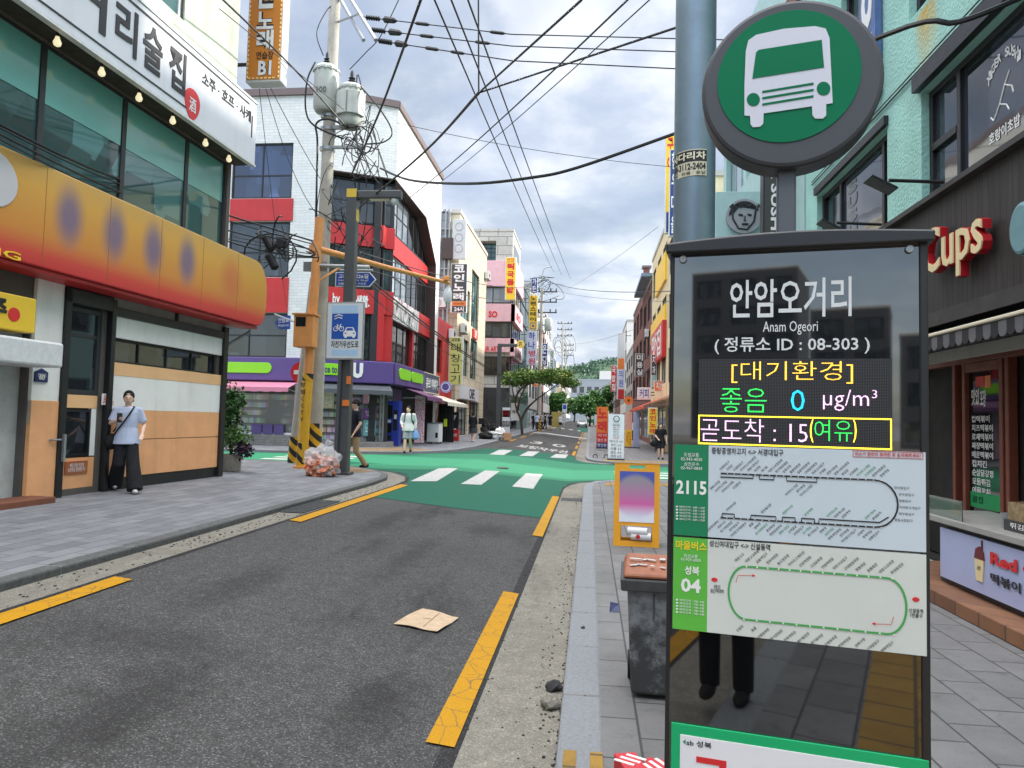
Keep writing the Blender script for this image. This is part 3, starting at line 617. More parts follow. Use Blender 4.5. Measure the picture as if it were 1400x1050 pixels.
# white pub sign band
wb = FA.px(346, 223, .5); wt = FA.px(350, 150, .5)
sg = thing('pub_sign', 'long white pub sign band with big black Korean lettering above the teal glazing', 'sign', tuple(FA.pt(-2, wb[1], .3)))
q = MB(); q.fb(FA, -13, .05, wb[1]-.02, wt[1]+.12, .5, .34); q.build('sign_box', 'sign_white', sg, bevel=.02)
q = MB(); q.fb(FA, -13, .05, wt[1]+.12, wt[1]+.16, .52, .03); q.fb(FA, -13, .05, wb[1]-.06, wb[1]-.02, .52, .42); q.build('sign_rim', 'white_metal', sg)
q = MB()
for ch, a, b, c_, d_ in (('거', 76, -34, 146, 40), ('리', 152, 2, 188, 74), ('술', 190, 35, 222, 104), ('집', 226, 56, 254, 128)):
    r0 = FA.px(a, (b+c_)/2, .5)[0]; r1 = FA.px(c_, (b+d_)/2, .5)[0]; q.text(FA, ch, (r0+.03, wb[1]+.30, r1, wt[1]-.12), .515, .012, .02)
e0, e1 = FA.px(275, 130, .5)[0], FA.px(342, 175, .5)[0]; q.text(FA, '소주 · 호프 · 사케', (e0, wb[1]+.78, e1, wb[1]+1.02), .512, .01, .012)
q.fb(FA, -13, -.28, wt[1]-.02, wt[1]+.015, .51, .49); q.fb(FA, -13, -2.2, wb[1]+.12, wb[1]+.145, .51, .49); q.fb(FA, -.16, -.13, wb[1]+.5, wt[1]-.2, .51, .49); q.build('lettering', 'ink_black', sg)
rs = FA.rect(253, 126, 272, 152, .5); q = MB(); cu, cz = (rs[0]+rs[2])/2, (rs[1]+rs[3])/2-.05
q.lathe((0, 0, 0), [(.0, 0)], 4) if 0 else None
q.prism(FA, [(cu+.22*math.cos(a)*(1+.25*math.sin(a)), cz+.28*math.sin(a)) for a in [2*math.pi*i/20 for i in range(20)]], .512, .5); q.build('emblem', 'ink_red', sg)
q = MB(); q.text(FA, '酒', (cu-.1, cz-.14, cu+.1, cz+.12), .518, .004, .01); q.build('emblem_lettering', 'ink_white', sg)
bulb = None
for i, px in enumerate(((77, 50), (138, 88), (189, 125), (235, 160), (280, 188), (312, 212))):
    u = FA.px(px[0], px[1], .34)[0]; L = 'small clear glass bulb hanging from the black soffit above the teal glazing'
    if bulb is None:
        bulb = thing('hanging_bulb', L, 'bulb', tuple(FA.pt(u, 6.74, .36)), 'bulbs in a row under the pub sign')
        q = MB(); q.lathe(FA.pt(u, 6.74, .36), [(.012, 0), (.045, .02), (.055, .06), (.03, .12), (.028, .14)], 10); q.build('glass_bulb', mat('bulb', (236, 220, 180), .2, var=0, emit=.4), bulb, smooth=True)
        q = MB(); q.cyl(FA.pt(u, 6.87, .36), FA.pt(u, 6.98, .36), .022); q.build('socket', 'black_metal', bulb)
    else: copy_tree(bulb, FA.pt(u, 6.74, .36), L)
# the big curved-end yellow shop sign: smudged blue letters over a red lower edge
m = mat('smudged_sign', (206, 150, 52), .5, var=0); nt = m.node_tree; b = nt.nodes['Principled BSDF']; tc = nd(nt, 'ShaderNodeTexCoord'); sx = nd(nt, 'ShaderNodeSeparateXYZ'); nt.links.new(tc.outputs['Object'], sx.inputs[0])
u_end = FA.px(366, 380, .5)[0]; z0s, z1s = 3.60, 4.98
g1 = mth(nt, 'MULTIPLY_ADD', sx.outputs[2], 1/(z1s-z0s), 0.0)
col = ramp(nt, g1, [(0, lin(190, 44, 46)), (.12, lin(198, 66, 52)), (.32, lin(202, 132, 56)), (.75, lin(208, 156, 66)), (1, lin(200, 158, 84))]).outputs[0]
def smudge(col, c, yy, zz, ry, rz, k):
    a = mth(nt, 'DIVIDE', mth(nt, 'SUBTRACT', sx.outputs[1], yy), ry); e = mth(nt, 'DIVIDE', mth(nt, 'SUBTRACT', sx.outputs[2], zz), rz)
    dd = mth(nt, 'SQRT', mth(nt, 'ADD', mth(nt, 'MULTIPLY', a, a), mth(nt, 'MULTIPLY', e, e)))
    f = ramp(nt, dd, [(.2, k), (1.0, 0)], 'EASE').outputs[0]; return mixc(nt, f, col, c)
yb = thing('yellow_shop_sign', 'big rounded yellow and red shop sign with four smudged blue letters over the orange front', 'sign', tuple(FA.pt(u_end-2.5, z0s, .5)))
oy = wl(yb)
for px in (95, 158, 212, 259):
    u = FA.px(px, 300, .5)[0]; col = smudge(col, lin(74, 84, 134), FA.pt(u, 0, .5).y-oy.y, .82, .36, .60, .75)
col = smudge(col, lin(196, 110, 62), FA.pt(FA.px(318, 350, .5)[0], 0, .5).y-oy.y, .75, .55, .6, .8)
nt.links.new(col, b.inputs['Base Color'])
pts = [(-13, z0s), (u_end-.35, z0s)]+[(u_end-.35+.35*math.sin(rad(t)), z0s+.5-.5*math.cos(rad(t))) for t in range(15, 91, 15)]+[(u_end-.5+.5*math.cos(rad(t)), z1s-.6+.6*math.sin(rad(t))) for t in range(0, 91, 15)]+[(-13, z1s)]
q = MB(); q.prism(FA, pts, .5, .12); q.build('sign_box', m, yb, bevel=.018); q = MB(); [q.fb(FA, u_end-k*1.22-.004, u_end-k*1.22+.004, z0s+.03, z1s-.03, .5025, .49) for k in range(1, 6)]; q.build('panel_seam', mat('seam', (150, 104, 48), .6, var=0), yb)
q = MB(); q.fb(FA, -13, u_end-.25, z0s-.06, z0s-.005, .45, .06); q.build('sign_underside', 'red_panel', yb, bevel=.01)
q = MB(); q.fb(FA, u_end-1.0, u_end-.1, z0s-.03, z0s+.02, .1, -.3); q.tube([FA.pt(0, 3.1, .02), FA.pt(u_end-.3, z0s-.12, .3)], .03, 6); q.build('bracket', 'grey_metal', yb)
q = MB(); q.prism(FA, [(FA.px(15, 260, .8)[0]+.4*math.cos(a), z0s+.93+.36*math.sin(a)) for a in [2*math.pi*i/24 for i in range(24)]], .515, .49); q.build('emblem', mat('pale_emblem', (196, 194, 196), .5, var=.05), yb, bevel=.02)
q = MB(); q.text(FA, 'YOUNG', (FA.px(0, 335, .46)[0]-1.2, z0s-.0, FA.px(24, 345, .46)[0], z0s+.1), .515, .01, .01); q.build('lettering', 'ink_yellow', yb)
ys = thing('entrance_sign', 'small yellow sign box with black lettering over the entrance at the far left', 'sign', tuple(FA.pt(U(30), 2.7, .4)))
r = FA.rect(0, 358, 51, 402, .4); q = MB(); q.fb(FA, r[0]-1.4, r[2], 2.72, 3.18, .4, .05); q.build('sign_box', mat('sign_yellow', (228, 190, 52), .4, var=.05), ys, bevel=.015)
q = MB(); q.text(FA, '주', (FA.px(0, 370, .4)[0]-.12, 2.82, FA.px(12, 375, .4)[0], 3.1), .41, .008, .03); q.build('lettering', 'ink_black', ys)
q = MB(); q.disc(FA, FA.px(22, 380, .4)[0], 2.92, .09, .408, .01, 16); q.build('emblem', 'ink_red', ys)

# tall orange karaoke sign at the end of the pub
FO = Fr((0, 14.7), 0); ks = thing('karaoke_sign', 'tall orange vertical sign box with white Korean lettering and a dashed light border', 'sign', tuple(FO.pt(FO.px(365, 60)[0], 9, .1)))
r = FO.rect(342, 0, 382, 108); r = (r[0], r[1], r[2], r[3]+.9)
q = MB(); q.fb(FO, r[0]-.03, r[2]+.03, r[1]-.05, r[3], -.005, -.32); q.build('sign_box', 'white_metal', ks, bevel=.015)
q = MB(); q.fb(FO, r[0], r[2], r[1], r[3]-.03, .01, -.004); q.build('sign_face', mat('orange_face', (206, 128, 44), .45, var=.05), ks)
q = MB()
n = 26
for i in range(n):
    z = r[1]+.03+(r[3]-r[1]-.1)*i/n
    for u in (r[0]+.02, r[2]-.02): q.fb(FO, u-.012, u+.012, z, z+.055, .02, .008)
for i in range(7): u = r[0]+.04+(r[2]-r[0]-.1)*i/7; q.fb(FO, u, u+.05, r[1]+.015, r[1]+.04, .02, .008)
q.build('border_lights', mat('pale_yellow', (248, 232, 170), .4, var=0), ks)
for w_, nm, o_ in ((.085, 'lettering_shadow', .016), (.03, 'lettering', .024)):
    q = MB()
    for ch, y0, y1 in (('인', -34, 12), ('노', 17, 40), ('래', 42, 68), ('B1', 84, 103)):
        a = FO.rect(352 if ch != 'B1' else 354, y0, 374 if ch != 'B1' else 371, y1); q.text(FO, ch, a, o_, .004, w_)
    q.build(nm, 'ink_black' if w_ > .05 else 'ink_white', ks)
q = MB(); q.text(FO, '연습장', FO.rect(351, 71, 374, 81), .02, .004, .01); q.build('small_lettering', 'ink_black', ks)
q = MB(); q.fb(FO, -8.1, r[0], r[1]+.4, r[1]+.46, -.12, -.18); q.fb(FO, -8.1, r[0], r[3]-.6, r[3]-.54, -.12, -.18); q.build('bracket', 'dark_metal', ks)

# ------------------------------------------------------------------ white and red corner building with the convenience store
P1, P2 = (-11.0, 27.2), (-8.3, 28.6)
FB0, FB1, FB2 = Fr(P1, 0), Fr(P1, math.degrees(math.atan2(P2[1]-P1[1], P2[0]-P1[0]))), Fr(P2, 90)
L1 = math.dist(P1, P2); g0 = .42; L2 = 8.9
wb_ = thing('red_white_building', 'white brick corner building with red bands, angled glass corner and a convenience store below', 'building', (-11, 31, g0))
zf = lambda fr, px, py: fr.px(px, py)[1]
wa = (FB0.px(327, 230)[0]-.3, zf(FB0, 390, 271), FB0.px(400, 230)[0], zf(FB0, 395, 195))
wc = (wa[0], zf(FB0, 360, 379), wa[2], zf(FB0, 360, 303)); we = (FB0.px(300, 450)[0]-2, 4.02, wa[2]+.05, zf(FB0, 360, 428))
sf = (-8.6, .95, FB0.px(400, 560)[0]+.1, 3.0)
TOP = zf(FB0, 390, 131)
block(FB0, -9, 0, .3, TOP, 6, wb_, 'white_brick', [wa, wc, we, sf], .2)
q = MB(); q.fb(FB0, wa[0], wa[2]+.1, wc[3]+.02, wa[1]-.02, .05, 0); q.fb(FB0, we[0], we[2], we[3]+.02, wc[1]-.02, .05, 0)
I = -.55                                   # the recessed red and glass front behind the white shell
zr = [zf(FB1, 470, y) for y in (300, 328)]; z1, z2 = 9.75, 8.85; z3, z4 = 7.0, 6.0
for fr, a, b in ((FB1, .12, L1+.12), (FB2, -.12, L2-.5)):
    q.fb(fr, a, b, z2, z1, I+.14, I); q.fb(fr, a, b, z4, z3, I+.30, I)
    if fr is FB1: q.fb(fr, a, a+.6, 4.05, z4, I+.26, I); q.fb(fr, L1-.75, b, 4.05, z4, I+.26, I)
    else: q.fb(fr, a, .35, 4.05, z4, I+.26, I); q.fb(fr, 4.7, 5.0, 4.05, z4, I+.26, I)
q.build('red_band', 'red_panel', wb_, bevel=.01)
q = MB()
for fr, a, b in ((FB1, .1, L1+.1), (FB2, -.1, L2-.45)): q.fb(fr, a, b, .3, 11.9, I, I-.3)
q.build('recessed_front', mat('shopfront_dark', (44, 44, 46), .6), wb_)
q = MB(); q.fb(FB1, 0, L1+.02, 11.75, TOP, 0, -.9)
q.prism(FB2, [(0, 11.75), (5.6, 11.75), (8.1, 9.9), (8.35, 3.4), (8.35, g0), (L2, g0), (L2, TOP), (0, TOP)], 0, -.9); q.build('white_shell', 'white_brick', wb_)
q = MB(); q.prism(FB2, [(5.5, 11.7), (8.04, 9.85), (8.3, 3.4), (8.3, g0), (8.345, g0), (8.345, 3.4), (8.09, 9.93), (5.6, 11.745)], .004, -.9); q.fb(FB2, 0, 5.6, 11.7, 11.746, .004, -.9); q.fb(FB1, .1, L1, 11.7, 11.746, .004, -.9); q.build('brown_lining', 'brown_metal', wb_)
q = MB()
for fr, a, b in ((FB0, -9.1, .03), (FB1, -.03, L1+.03), (FB2, -.03, L2+.06)): q.fb(fr, a, b, TOP, TOP+.28, .1, -.5)
q.build('coping', 'coping_brown', wb_)
q = MB(); q.add([(-20, 33.2, TOP-.02), (-11, 27.3, TOP-.02), (-8.4, 28.7, TOP-.02), (-8.4, 37.4, TOP-.02), (-20, 37.4, TOP-.02)], [(0, 1, 2, 3, 4)]); q.add([(-20, 37.45, g0), (-8.35, 37.45, g0), (-8.35, 37.45, TOP), (-20, 37.45, TOP)], [(0, 1, 2, 3)]); q.build('rear_wall', 'white_brick', wb_)
for rc, nu, zs in ((wa, 2, .42), (wc, 2, .45), (we, 3, .5)): window(FB0, rc, wb_, 'glass_blue' if rc is wa else 'glass_dark', 'black_metal', nu, 2, -.06, .07, zsplit=zs)
for za, zb2, gm in ((z1+.05, 11.65, 'glass_dark'), (z3+.05, z2-.05, 'glass_dark')):
    window(FB1, (.15, za, L1, zb2), wb_, gm, 'black_metal', 2, 2, I+.1, .08); window(FB2, (.06, za, 3.9, zb2), wb_, 'glass_pale', 'black_metal', 4, 2, I+.1, .07); window(FB2, (3.95, za, 7.9, zb2), wb_, 'glass_black', 'black_metal', 4, 1, I+.08, .08)
window(FB1, (.65, 4.1, L1-.75, z4-.03), wb_, 'glass_black', 'black_metal', 2, 1, I+.1, .07)
window(FB2, (.4, 4.1, 4.65, z4-.03), wb_, 'glass_black', 'black_metal', 4, 2, I+.12, .07); window(FB2, (5.1, 4.1, 8.2, z4-.03), wb_, 'glass_black', 'black_metal', 3, 2, I+.12, .07)
q = MB(); q.fb(FB0, -9, 0, .3, .93, .05, 0); q.fb(FB1, -.05, L1, .3, .72, .0, I); q.fb(FB2, 0, 1.0, .3, .72, 0, I); q.build('plinth', brick('plinth_tile', (150, 146, 142), (136, 132, 128), (104, 100, 96), .1, .1, .008), wb_)
window(FB0, sf, wb_, 'glass_store', 'white_metal', 3, 1, -.06, .07)
sw = window(FB1, (.3, .72, L1-.1, 3.02), wb_, 'glass_store', 'grey_metal', 3, 1, I+.2, .07); window(FB2, (.1, .6, 1.9, 3.02), wb_, 'glass_store', 'grey_metal', 2, 1, I+.2, .07)
q = MB(); q.fb(FB2, 2.0, 3.3, .4, 3.0, I+.2, I+.1); q.build('door', mat('door_purple', (120, 92, 130), .4), wb_)
# shop signs
cs = thing('convenience_store_sign', 'purple and lime convenience store fascia sign wrapping the corner', 'sign', (-11, 27.1, 3.1))
q = MB(); q.fb(FB0, -9, -.45, 3.08, 4.0, .42, .06); q.fb(FB1, .0, L1+.1, 3.1, 4.0, .3, I+.3); q.fb(FB2, -.1, 5.0, 3.1, 4.0, .3, I+.3); q.build('sign_box', 'purple', cs, bevel=.03)
q = MB()
def pill(fr, r, o, sq=False):
    h = (r[3]-r[1])/2; c = [(r[0]+h, r[1]), (r[2]-h, r[1])]+[(r[2]-h+h*math.sin(rad(t)), r[1]+h-h*math.cos(rad(t))) for t in range(15, 180, 15)]+[(r[2]-h, r[3]), (r[0]+h, r[3])]+[(r[0]+h-h*math.sin(rad(t)), r[1]+h+h*math.cos(rad(t))) for t in range(15, 180, 15)]
    q.prism(fr, c, o, o-.04)
a = FB0.rect(301, 492, 371, 507, .45); pill(FB0, (a[0]-1.4, 3.36, a[2], 3.78), .46)
a = FB1.rect(424, 500, 462, 509, .33); q.fb(FB1, a[0], a[2], 3.36, 3.82, .34, .3); a = FB2.rect(500, 503, 528, 515, .33); pill(FB2, (.35, 3.36, 2.3, 3.82), .34); pill(FB2, (2.4, 3.36, 4.6, 3.82), .34); q.build('lime_panel', 'lime', cs, bevel=.01)
q = MB(); a = FB1.rect(436, 499, 461, 508, .35); q.text(FB1, 'Nice to', (a[0], 3.44, a[2], 3.74), .352, .008, .02); q.build('lettering', mat('ink_purple', (62, 40, 110), .5, var=0), cs)
q = MB(); a = FB1.rect(482, 498, 496, 516, .33); q.text(FB1, 'U', (a[0], 3.28, a[2], 3.9), .34, .02, .07); q.build('logo_letter', 'ink_white', cs)
def awning(fr, u0, u1, zt, zb, out, m, label, val=.18, o0=.05, parts=True):
    t = thing('awning', label, 'awning', tuple(fr.pt((u0+u1)/2, zb, out/2))); q = MB()
    q.hexa([fr.pt(u0, zt-.03, o0), fr.pt(u0, zb-.03, out), fr.pt(u1, zb-.03, out), fr.pt(u1, zt-.03, o0), fr.pt(u0, zt, o0), fr.pt(u0, zb, out), fr.pt(u1, zb, out), fr.pt(u1, zt, o0)]); q.build('canopy', m, t)
    q = MB(); n = max(4, int((u1-u0)/.25))
    for i in range(n): a, b = u0+(u1-u0)*i/n, u0+(u1-u0)*(i+1)/n; q.fb(fr, a, b, zb-val+(.02 if i % 2 else 0), zb-.03, out, out-.015)
    q.build('valance', m, t); q = MB()
    for u in (u0+.05, u1-.05): q.tube([fr.pt(u, zt-.5, o0), fr.pt(u, zb-.05, out-.03)], .016, 6)
    q.build('arm', 'grey_metal', t); return t
awning(FB0, -9, -.5, 3.1, 2.78, 1.2, 'awning_pink', 'pink awning over the left shop window of the convenience store')
awning(FB1, .1, L1, 3.08, 2.8, .75, 'awning_grey', 'dark grey awning across the angled corner of the convenience store')
awning(FB2, 1.9, 5.0, 3.1, 2.7, 1.2, 'awning_purple', 'purple awning over the shop entrance behind the blue machine')
rt = FB1.rect(485, 395, 505, 408, I+.31); q = MB(); q.text(FB1, '는생활.', (FB1.px(480, 400)[0], 6.25, FB1.px(507, 402)[0], 6.75), I+.32, .015, .04); q.text(FB1, 'by', (FB1.px(456, 400)[0], 6.2, FB1.px(466, 400)[0], 6.75), I+.32, .015, .02); q.build('fascia_lettering', 'ink_white', wb_)
mo = thing('white_letter_sign', 'row of white block letters standing on the red fascia along the street', 'sign', tuple(FB2.pt(2, 6.1, .2))); q = MB(); q.text(FB2, 'MONOMORI', (.3, 6.0, 5.2, 6.95), I+.42, .1, .02); q.build('lettering', 'ink_white', mo)
q = MB(); q.fb(FB2, .3, 5.2, 5.92, 5.98, I+.42, I+.3); q.build('rail', 'white_metal', mo)
# posters and crates at the store
pm = [mat('poster_'+k, c, .5, var=.35, scale=9) for k, c in (('pink', (214, 150, 176)), ('teal', (110, 176, 180)), ('cream', (222, 208, 176)), ('violet', (128, 66, 150)))]
for i, (px0, py0, px1, py1, k, lb) in enumerate(((497, 530, 513, 552, 0, 'pink product poster on the store window left of the blue machine'), (497, 558, 514, 573, 3, 'violet poster with white text below the pink poster on the store window'), (497, 574, 513, 596, 1, 'teal panel at the foot of the store window'), (443, 528, 456, 558, 2, 'cream poster on the store window just right of the orange pole'))):
    fr = FB1; r = fr.rect(px0, py0, px1, py1, I+.26); q = MB(); q.fb(fr, r[0], r[2], r[1], r[3], I+.27, I+.25)
    t = thing('window_poster', lb, 'poster', tuple(fr.pt(r[0], r[1], I+.27))); q.build('sheet', pm[k], t)
    q = MB(); q.text(fr, ['할인 1+1\n행사', '편의점 택배\n가능 안내', '도시락', '모집'][i], (r[0]+.08, r[1]+.1, r[2]-.08, r[3]-.1), I+.275, .003); q.build('lettering', 'ink_white', t)
q = None
for i in range(3):
    u = FB0.px(344+i*15, 590)[0]; L = 'purple plastic crate on the low plinth inside the left store window'
    m = MB(); m.fb(FB0, u, u+.42, .94, 1.34, .02, -.03); rooted(m, 'plastic_crate', 'purple', tuple(FB0.pt(u, .94, 0)), L, 'crate', 'purple crates along the store window', bevel=.02)
# low shops beyond the store
ls = thing('low_red_annex', 'low red fronted annex between the white corner building and the grey tiled block', 'building', (-9.5, 40, .5))
FB4 = Fr((-8.5, 37.6), 90); block(FB4, 0, 5.2, .3, 7.4, 4, ls, 'red_panel', [(.6, 4.3, 2.2, 6.2), (.3, .6, 2.6, 2.9), (3, .5, 5, 2.9)], .2)
window(FB4, (.6, 4.3, 2.2, 6.2), ls, 'glass_black', 'black_metal', 2, 2); window(FB4, (.3, .6, 2.6, 2.9), ls, 'glass_shop', 'grey_metal', 2, 1); window(FB4, (3, .5, 5, 2.9), ls, 'glass_dark', 'grey_metal', 2, 1)
def boxsign(fr, rc, o0, o1, bm, lm, text, label, name='shop_sign', w=.02, pad=.12, keep=True, cat='sign', rim=None, sp=1.):
    t = thing(name, label, cat, tuple(fr.pt((rc[0]+rc[2])/2, rc[1], o0))); q = MB(); q.fb(fr, rc[0], rc[2], rc[1], rc[3], o0, o1); q.build('sign_box', bm, t, bevel=.015)
    if rim:
        q = MB(); e = .04
        for r in ((rc[0], rc[1], rc[2], rc[1]+e), (rc[0], rc[3]-e, rc[2], rc[3]), (rc[0], rc[1]+e, rc[0]+e, rc[3]-e), (rc[2]-e, rc[1]+e, rc[2], rc[3]-e)): q.fb(fr, r[0], r[2], r[1], r[3], o0+.012, o0-.01)
        q.build('sign_rim', rim, t)
    if text:
        q = MB(); du, dz = (rc[2]-rc[0])*pad, (rc[3]-rc[1])*pad*.8; q.text(fr, text, (rc[0]+du, rc[1]+dz, rc[2]-du, rc[3]-dz), o0+.012, .01, w, sp, keep); q.build('lettering', lm, t)
    return t
mat('cream_box', (222, 214, 190), .5, var=.05)
boxsign(FB2, (5.1, 3.0, 8.6, 4.0), .25, I+.3, mat('slate_face', (78, 84, 104), .5), 'ink_white', '큐브 이야기', 'slate shop sign with white lettering in a cream frame beyond the purple awning', rim='cream_box')
awning(FB2, 5.0, 10.5, 3.0, 2.55, 1.5, 'awning_cream', 'cream awning over the small shop next to the black curtain')
FS = Fr((0, 36.6), 0); r = FS.rect(602, 521, 617, 537)
t = thing('round_sign', 'round purple projecting shop sign with a white figure, beyond the cream awning', 'sign', tuple(FS.pt(r[0], r[1]))); q = MB(); c = ((r[0]+r[2])/2, (r[1]+r[3])/2)
q.disc(FS, *c, .3, .06, .14); q.build('sign_disc', mat('lilac', (150, 140, 196), .4, var=.05), t); q = MB(); q.disc(FS, *c, .22, .066, .01); q.build('sign_ring', 'ink_white', t); q = MB(); q.disc(FS, *c, .19, .07, .01); q.disc(FS, c[0], c[1]+.04, .07, .08, .01, 16); q.build('emblem', 'purple', t)
q = MB(); q.fb(FS, -8.4, c[0]-.28, c[1]-.03, c[1]+.03, 0, -.06); q.build('bracket', 'dark_metal', t)
# ------------------------------------------------------------------ grey tiled block
FT, FT0 = Fr((-8.3, 43), 90), Fr((-8.3, 43), 0)
gt = thing('grey_tiled_block', 'tall grey tiled block with beige street front behind the black and white karaoke sign', 'building', (-9.5, 48, .5))
rr = lambda *a: FT.rect(*a)
hs = [(5.2, 4.6, 8.0, 7.4), (5.0, 8.2, 8.2, 12.2), (1.0, 8.3, 4.4, 10.4), (1.0, 4.6, 4.4, 7.0), (.6, .7, 4.6, 3.0), (5.2, .7, 9.6, 3.0)]
TT = zf(FT, 622, 280)
block(FT, 0, 11.6, .3, TT, 9, gt, 'beige_tile', hs, .25, .25, 'stone_tile')
for h in hs: window(FT, h, gt, 'glass_dark' if h[1] < 1 else 'glass_teal', 'black_metal', 3, 2 if h[1] > 1 else 1, zsplit=.5 if h[1] > 1 else None)
q = MB(); q.fb(FT0, -3.4, -.75, .4, TT+.1, .06, 0); q.build('tiled_side_wall', 'grey_tile', gt)
window(FT0, FT0.rect(585, 332, 594, 372), gt, 'glass_black', 'black_metal', 1, 1, .1, .06)
q = MB()
for u in (-1.15, -.85, -.6): q.tube([FT0.pt(u, 4, .2), FT0.pt(u, TT+.2, .2)], .06, 8)
for z in (6, 8.5, 11, 13.5): q.fb(FT0, -1.3, -.5, z, z+.06, .24, .05)
q.build('drain_pipe', 'silver', gt)
q = MB(); q.fb(FT0, -1.0, -.3, 11.6, 12.9, .5, .1); q.build('vent_box', 'brown_metal', gt)
FK = Fr((-7.3, 42.6), 0)
def vsign(fr, px, faces, label, th=.25, box='white_metal', wall=None, name='vertical_sign'):
    """a projecting upright sign facing down the street: panels of (y0, y1, material, text, ink, weight) in photo pixels"""
    x0, x1 = px; y0 = min(f[0] for f in faces); y1 = max(f[1] for f in faces); r = fr.rect(x0, y0, x1, y1)
    t = thing(name, label, 'sign', tuple(fr.pt((r[0]+r[2])/2, r[1], -th/2))); q = MB(); q.fb(fr, r[0]-.03, r[2]+.03, r[1]-.03, r[3]+.03, 0, -th); q.build('sign_box', box, t, bevel=.01)
    for a, b, m, tx, ink, w in faces:
        s = fr.rect(x0, a, x1, b); q = MB(); q.fb(fr, s[0], s[2], s[1]+.01, s[3]-.01, .015, -.01); f = q.build('sign_face', m, t)
        if tx:
            n = tx.count('\n')+1; W_, H_ = s[2]-s[0], s[3]-s[1]; q = MB()
            for i, ln in enumerate(tx.split('\n')):
                h = H_/n; zc = s[3]-h*(i+.5); q.text(fr, ln, (s[0]+W_*.14, zc-h*.40, s[2]-W_*.14, zc+h*.40), .025, .006, w, 1., len(ln) > 2)
            q.build('lettering', ink, t)
    if wall is not None:
        q = MB()
        for z in (r[1]+.3, r[3]-.3): q.fb(fr, min(wall, r[0]), max(wall, r[2]), z-.03, z+.03, -th*.4, -th*.4-.06)
        q.build('bracket', 'dark_metal', t)
    return t
mat('sign_dark', (66, 64, 62), .5, var=.06); mat('sign_lime', (196, 204, 122), .5, var=.08); mat('sign_yel', (240, 196, 40), .45, var=.04); mat('sign_pale', (206, 208, 224), .45, var=.05); mat('sign_navy', (40, 60, 120), .45, var=.05); mat('sign_red', (196, 44, 44), .45, var=.06); mat('sign_orange', (222, 120, 50), .45, var=.05); mat('sign_grey', (196, 198, 198), .5, var=.06); mat('sign_mint', (150, 186, 184), .5, var=.08)
v = vsign(FK, (618, 637), [(361, 412, 'sign_dark', '코\n인\n노\n래', 'ink_white', .04), (412, 418, 'sign_orange', 'KARAOKE', 'ink_brown', 0), (418, 427, 'sign_dark', '24시', 'ink_white', .03)], 'black vertical karaoke sign with white lettering and a small orange stripe on the grey block', wall=-1)
q = MB(); a = FK.rect(619, 300, 636, 354); q.fb(FK, a[0], a[2], a[1], a[3], 0, -.3); t = thing('blank_sign', 'tall pale vertical sign with three faint rings above the black karaoke sign', 'sign', tuple(FK.pt(a[0], a[1])))
q.build('sign_box', 'sign_grey', t, bevel=.02); q = MB()
for i in range(3):
    cz = a[3]-.45-i*.68; n = 28; cu = (a[0]+a[2])/2
    q.tube([FK.pt(cu+.24*math.cos(2*math.pi*k/n), cz+.24*math.sin(2*math.pi*k/n), .01) for k in range(n+1)], .012, 4)
q.build('ring', mat('ring_grey', (150, 152, 152), .5, var=0), t)
FL = Fr((-7.2, 41), 0)
vsign(FL, (615, 631), [(461, 468, 'sign_lime', '고깃집', 'ink_black', .02), (468, 526, 'sign_lime', '대\n창\n고\n기', 'ink_black', 0)], 'pale lime vertical sign with thin black brush lettering beside the beige block', wall=-1.1)
boxsign(FT, (1.5, 3.05, 7.5, 3.9), .3, 0, 'sign_white', 'ink_black', 'CAFE', 'white cafe fascia sign along the beige block')
boxsign(FT, (5.6, 7.45, 7.4, 8.1), .12, 0, 'sign_red', 'ink_white', '3F', 'small red window sign with white lettering between two storeys of the beige block')

# ------------------------------------------------------------------ stone and pink building, glass building
FPk, FP0 = Fr((-6.9, 60), 90), Fr((-6.9, 60), 0)
pk = thing('pink_stone_building', 'pale stone building with a pink painted lower front and a corner balcony window', 'building', (-8, 63, .8))
zp = lambda y: FP0.px(685, y)[1]
TP = zp(316); bay = [(-2.6, zp(356), -1.1, zp(330))]
block(FP0, -4, 0, .4, TP, 6.6, pk, 'stone_tile', [(-2.95, zp(356), -1.45, zp(329))], .9, .2, 'stone_tile')
q = MB(); q.fb(FPk, .8, 5.6, zp(352), zp(330), .02, 0); q.build('window_recess', 'glass_dark', pk)
window(FP0, (-2.9, zp(355), -1.5, zp(330)), pk, 'glass_teal', 'black_metal', 3, 4, -.8, .06)
q = MB(); q.fb(FP0, -3.3, .35, zp(392), zp(357), .3, 0); q.fb(FP0, -3.3, .35, zp(440), zp(416), .3, 0); q.fb(FP0, -3.3, .35, zp(482), zp(463), .3, 0)
q.fb(FPk, -.3, 6.8, zp(392), zp(357), .35, 0); q.fb(FPk, -.3, 6.8, zp(440), zp(416), .35, 0); q.fb(FPk, -.3, 6.8, zp(487), zp(463), .35, 0); q.build('pink_band', 'pink_wall', pk, bevel=.02)
for a, b, gm in ((415, 393, 'glass_pale'), (462, 441, 'glass_dark'), (513, 488, 'glass_black')):
    window(FP0, (-3.2, zp(a), .0, zp(b)), pk, gm, 'black_metal', 2, 1, .12, .08); window(FPk, (.1, zp(a), 6.4, zp(b)), pk, gm, 'black_metal', 4, 1, .12, .08)
q = MB(); a = FP0.rect(668, 425, 680, 434, .32); q.text(FP0, 'SO', a, .33, .02, .04); a = (1, zp(434), 4.6, zp(424)); q.text(FPk, 'SO', a, .37, .02, .04); q.build('red_letters', 'ink_red', pk)
q = MB(); a = FP0.rect(656, 473, 682, 481, .3); q.text(FP0, 'HAIR ART', a, .32, .01, .02); q.build('small_letters', 'ink_red', pk)
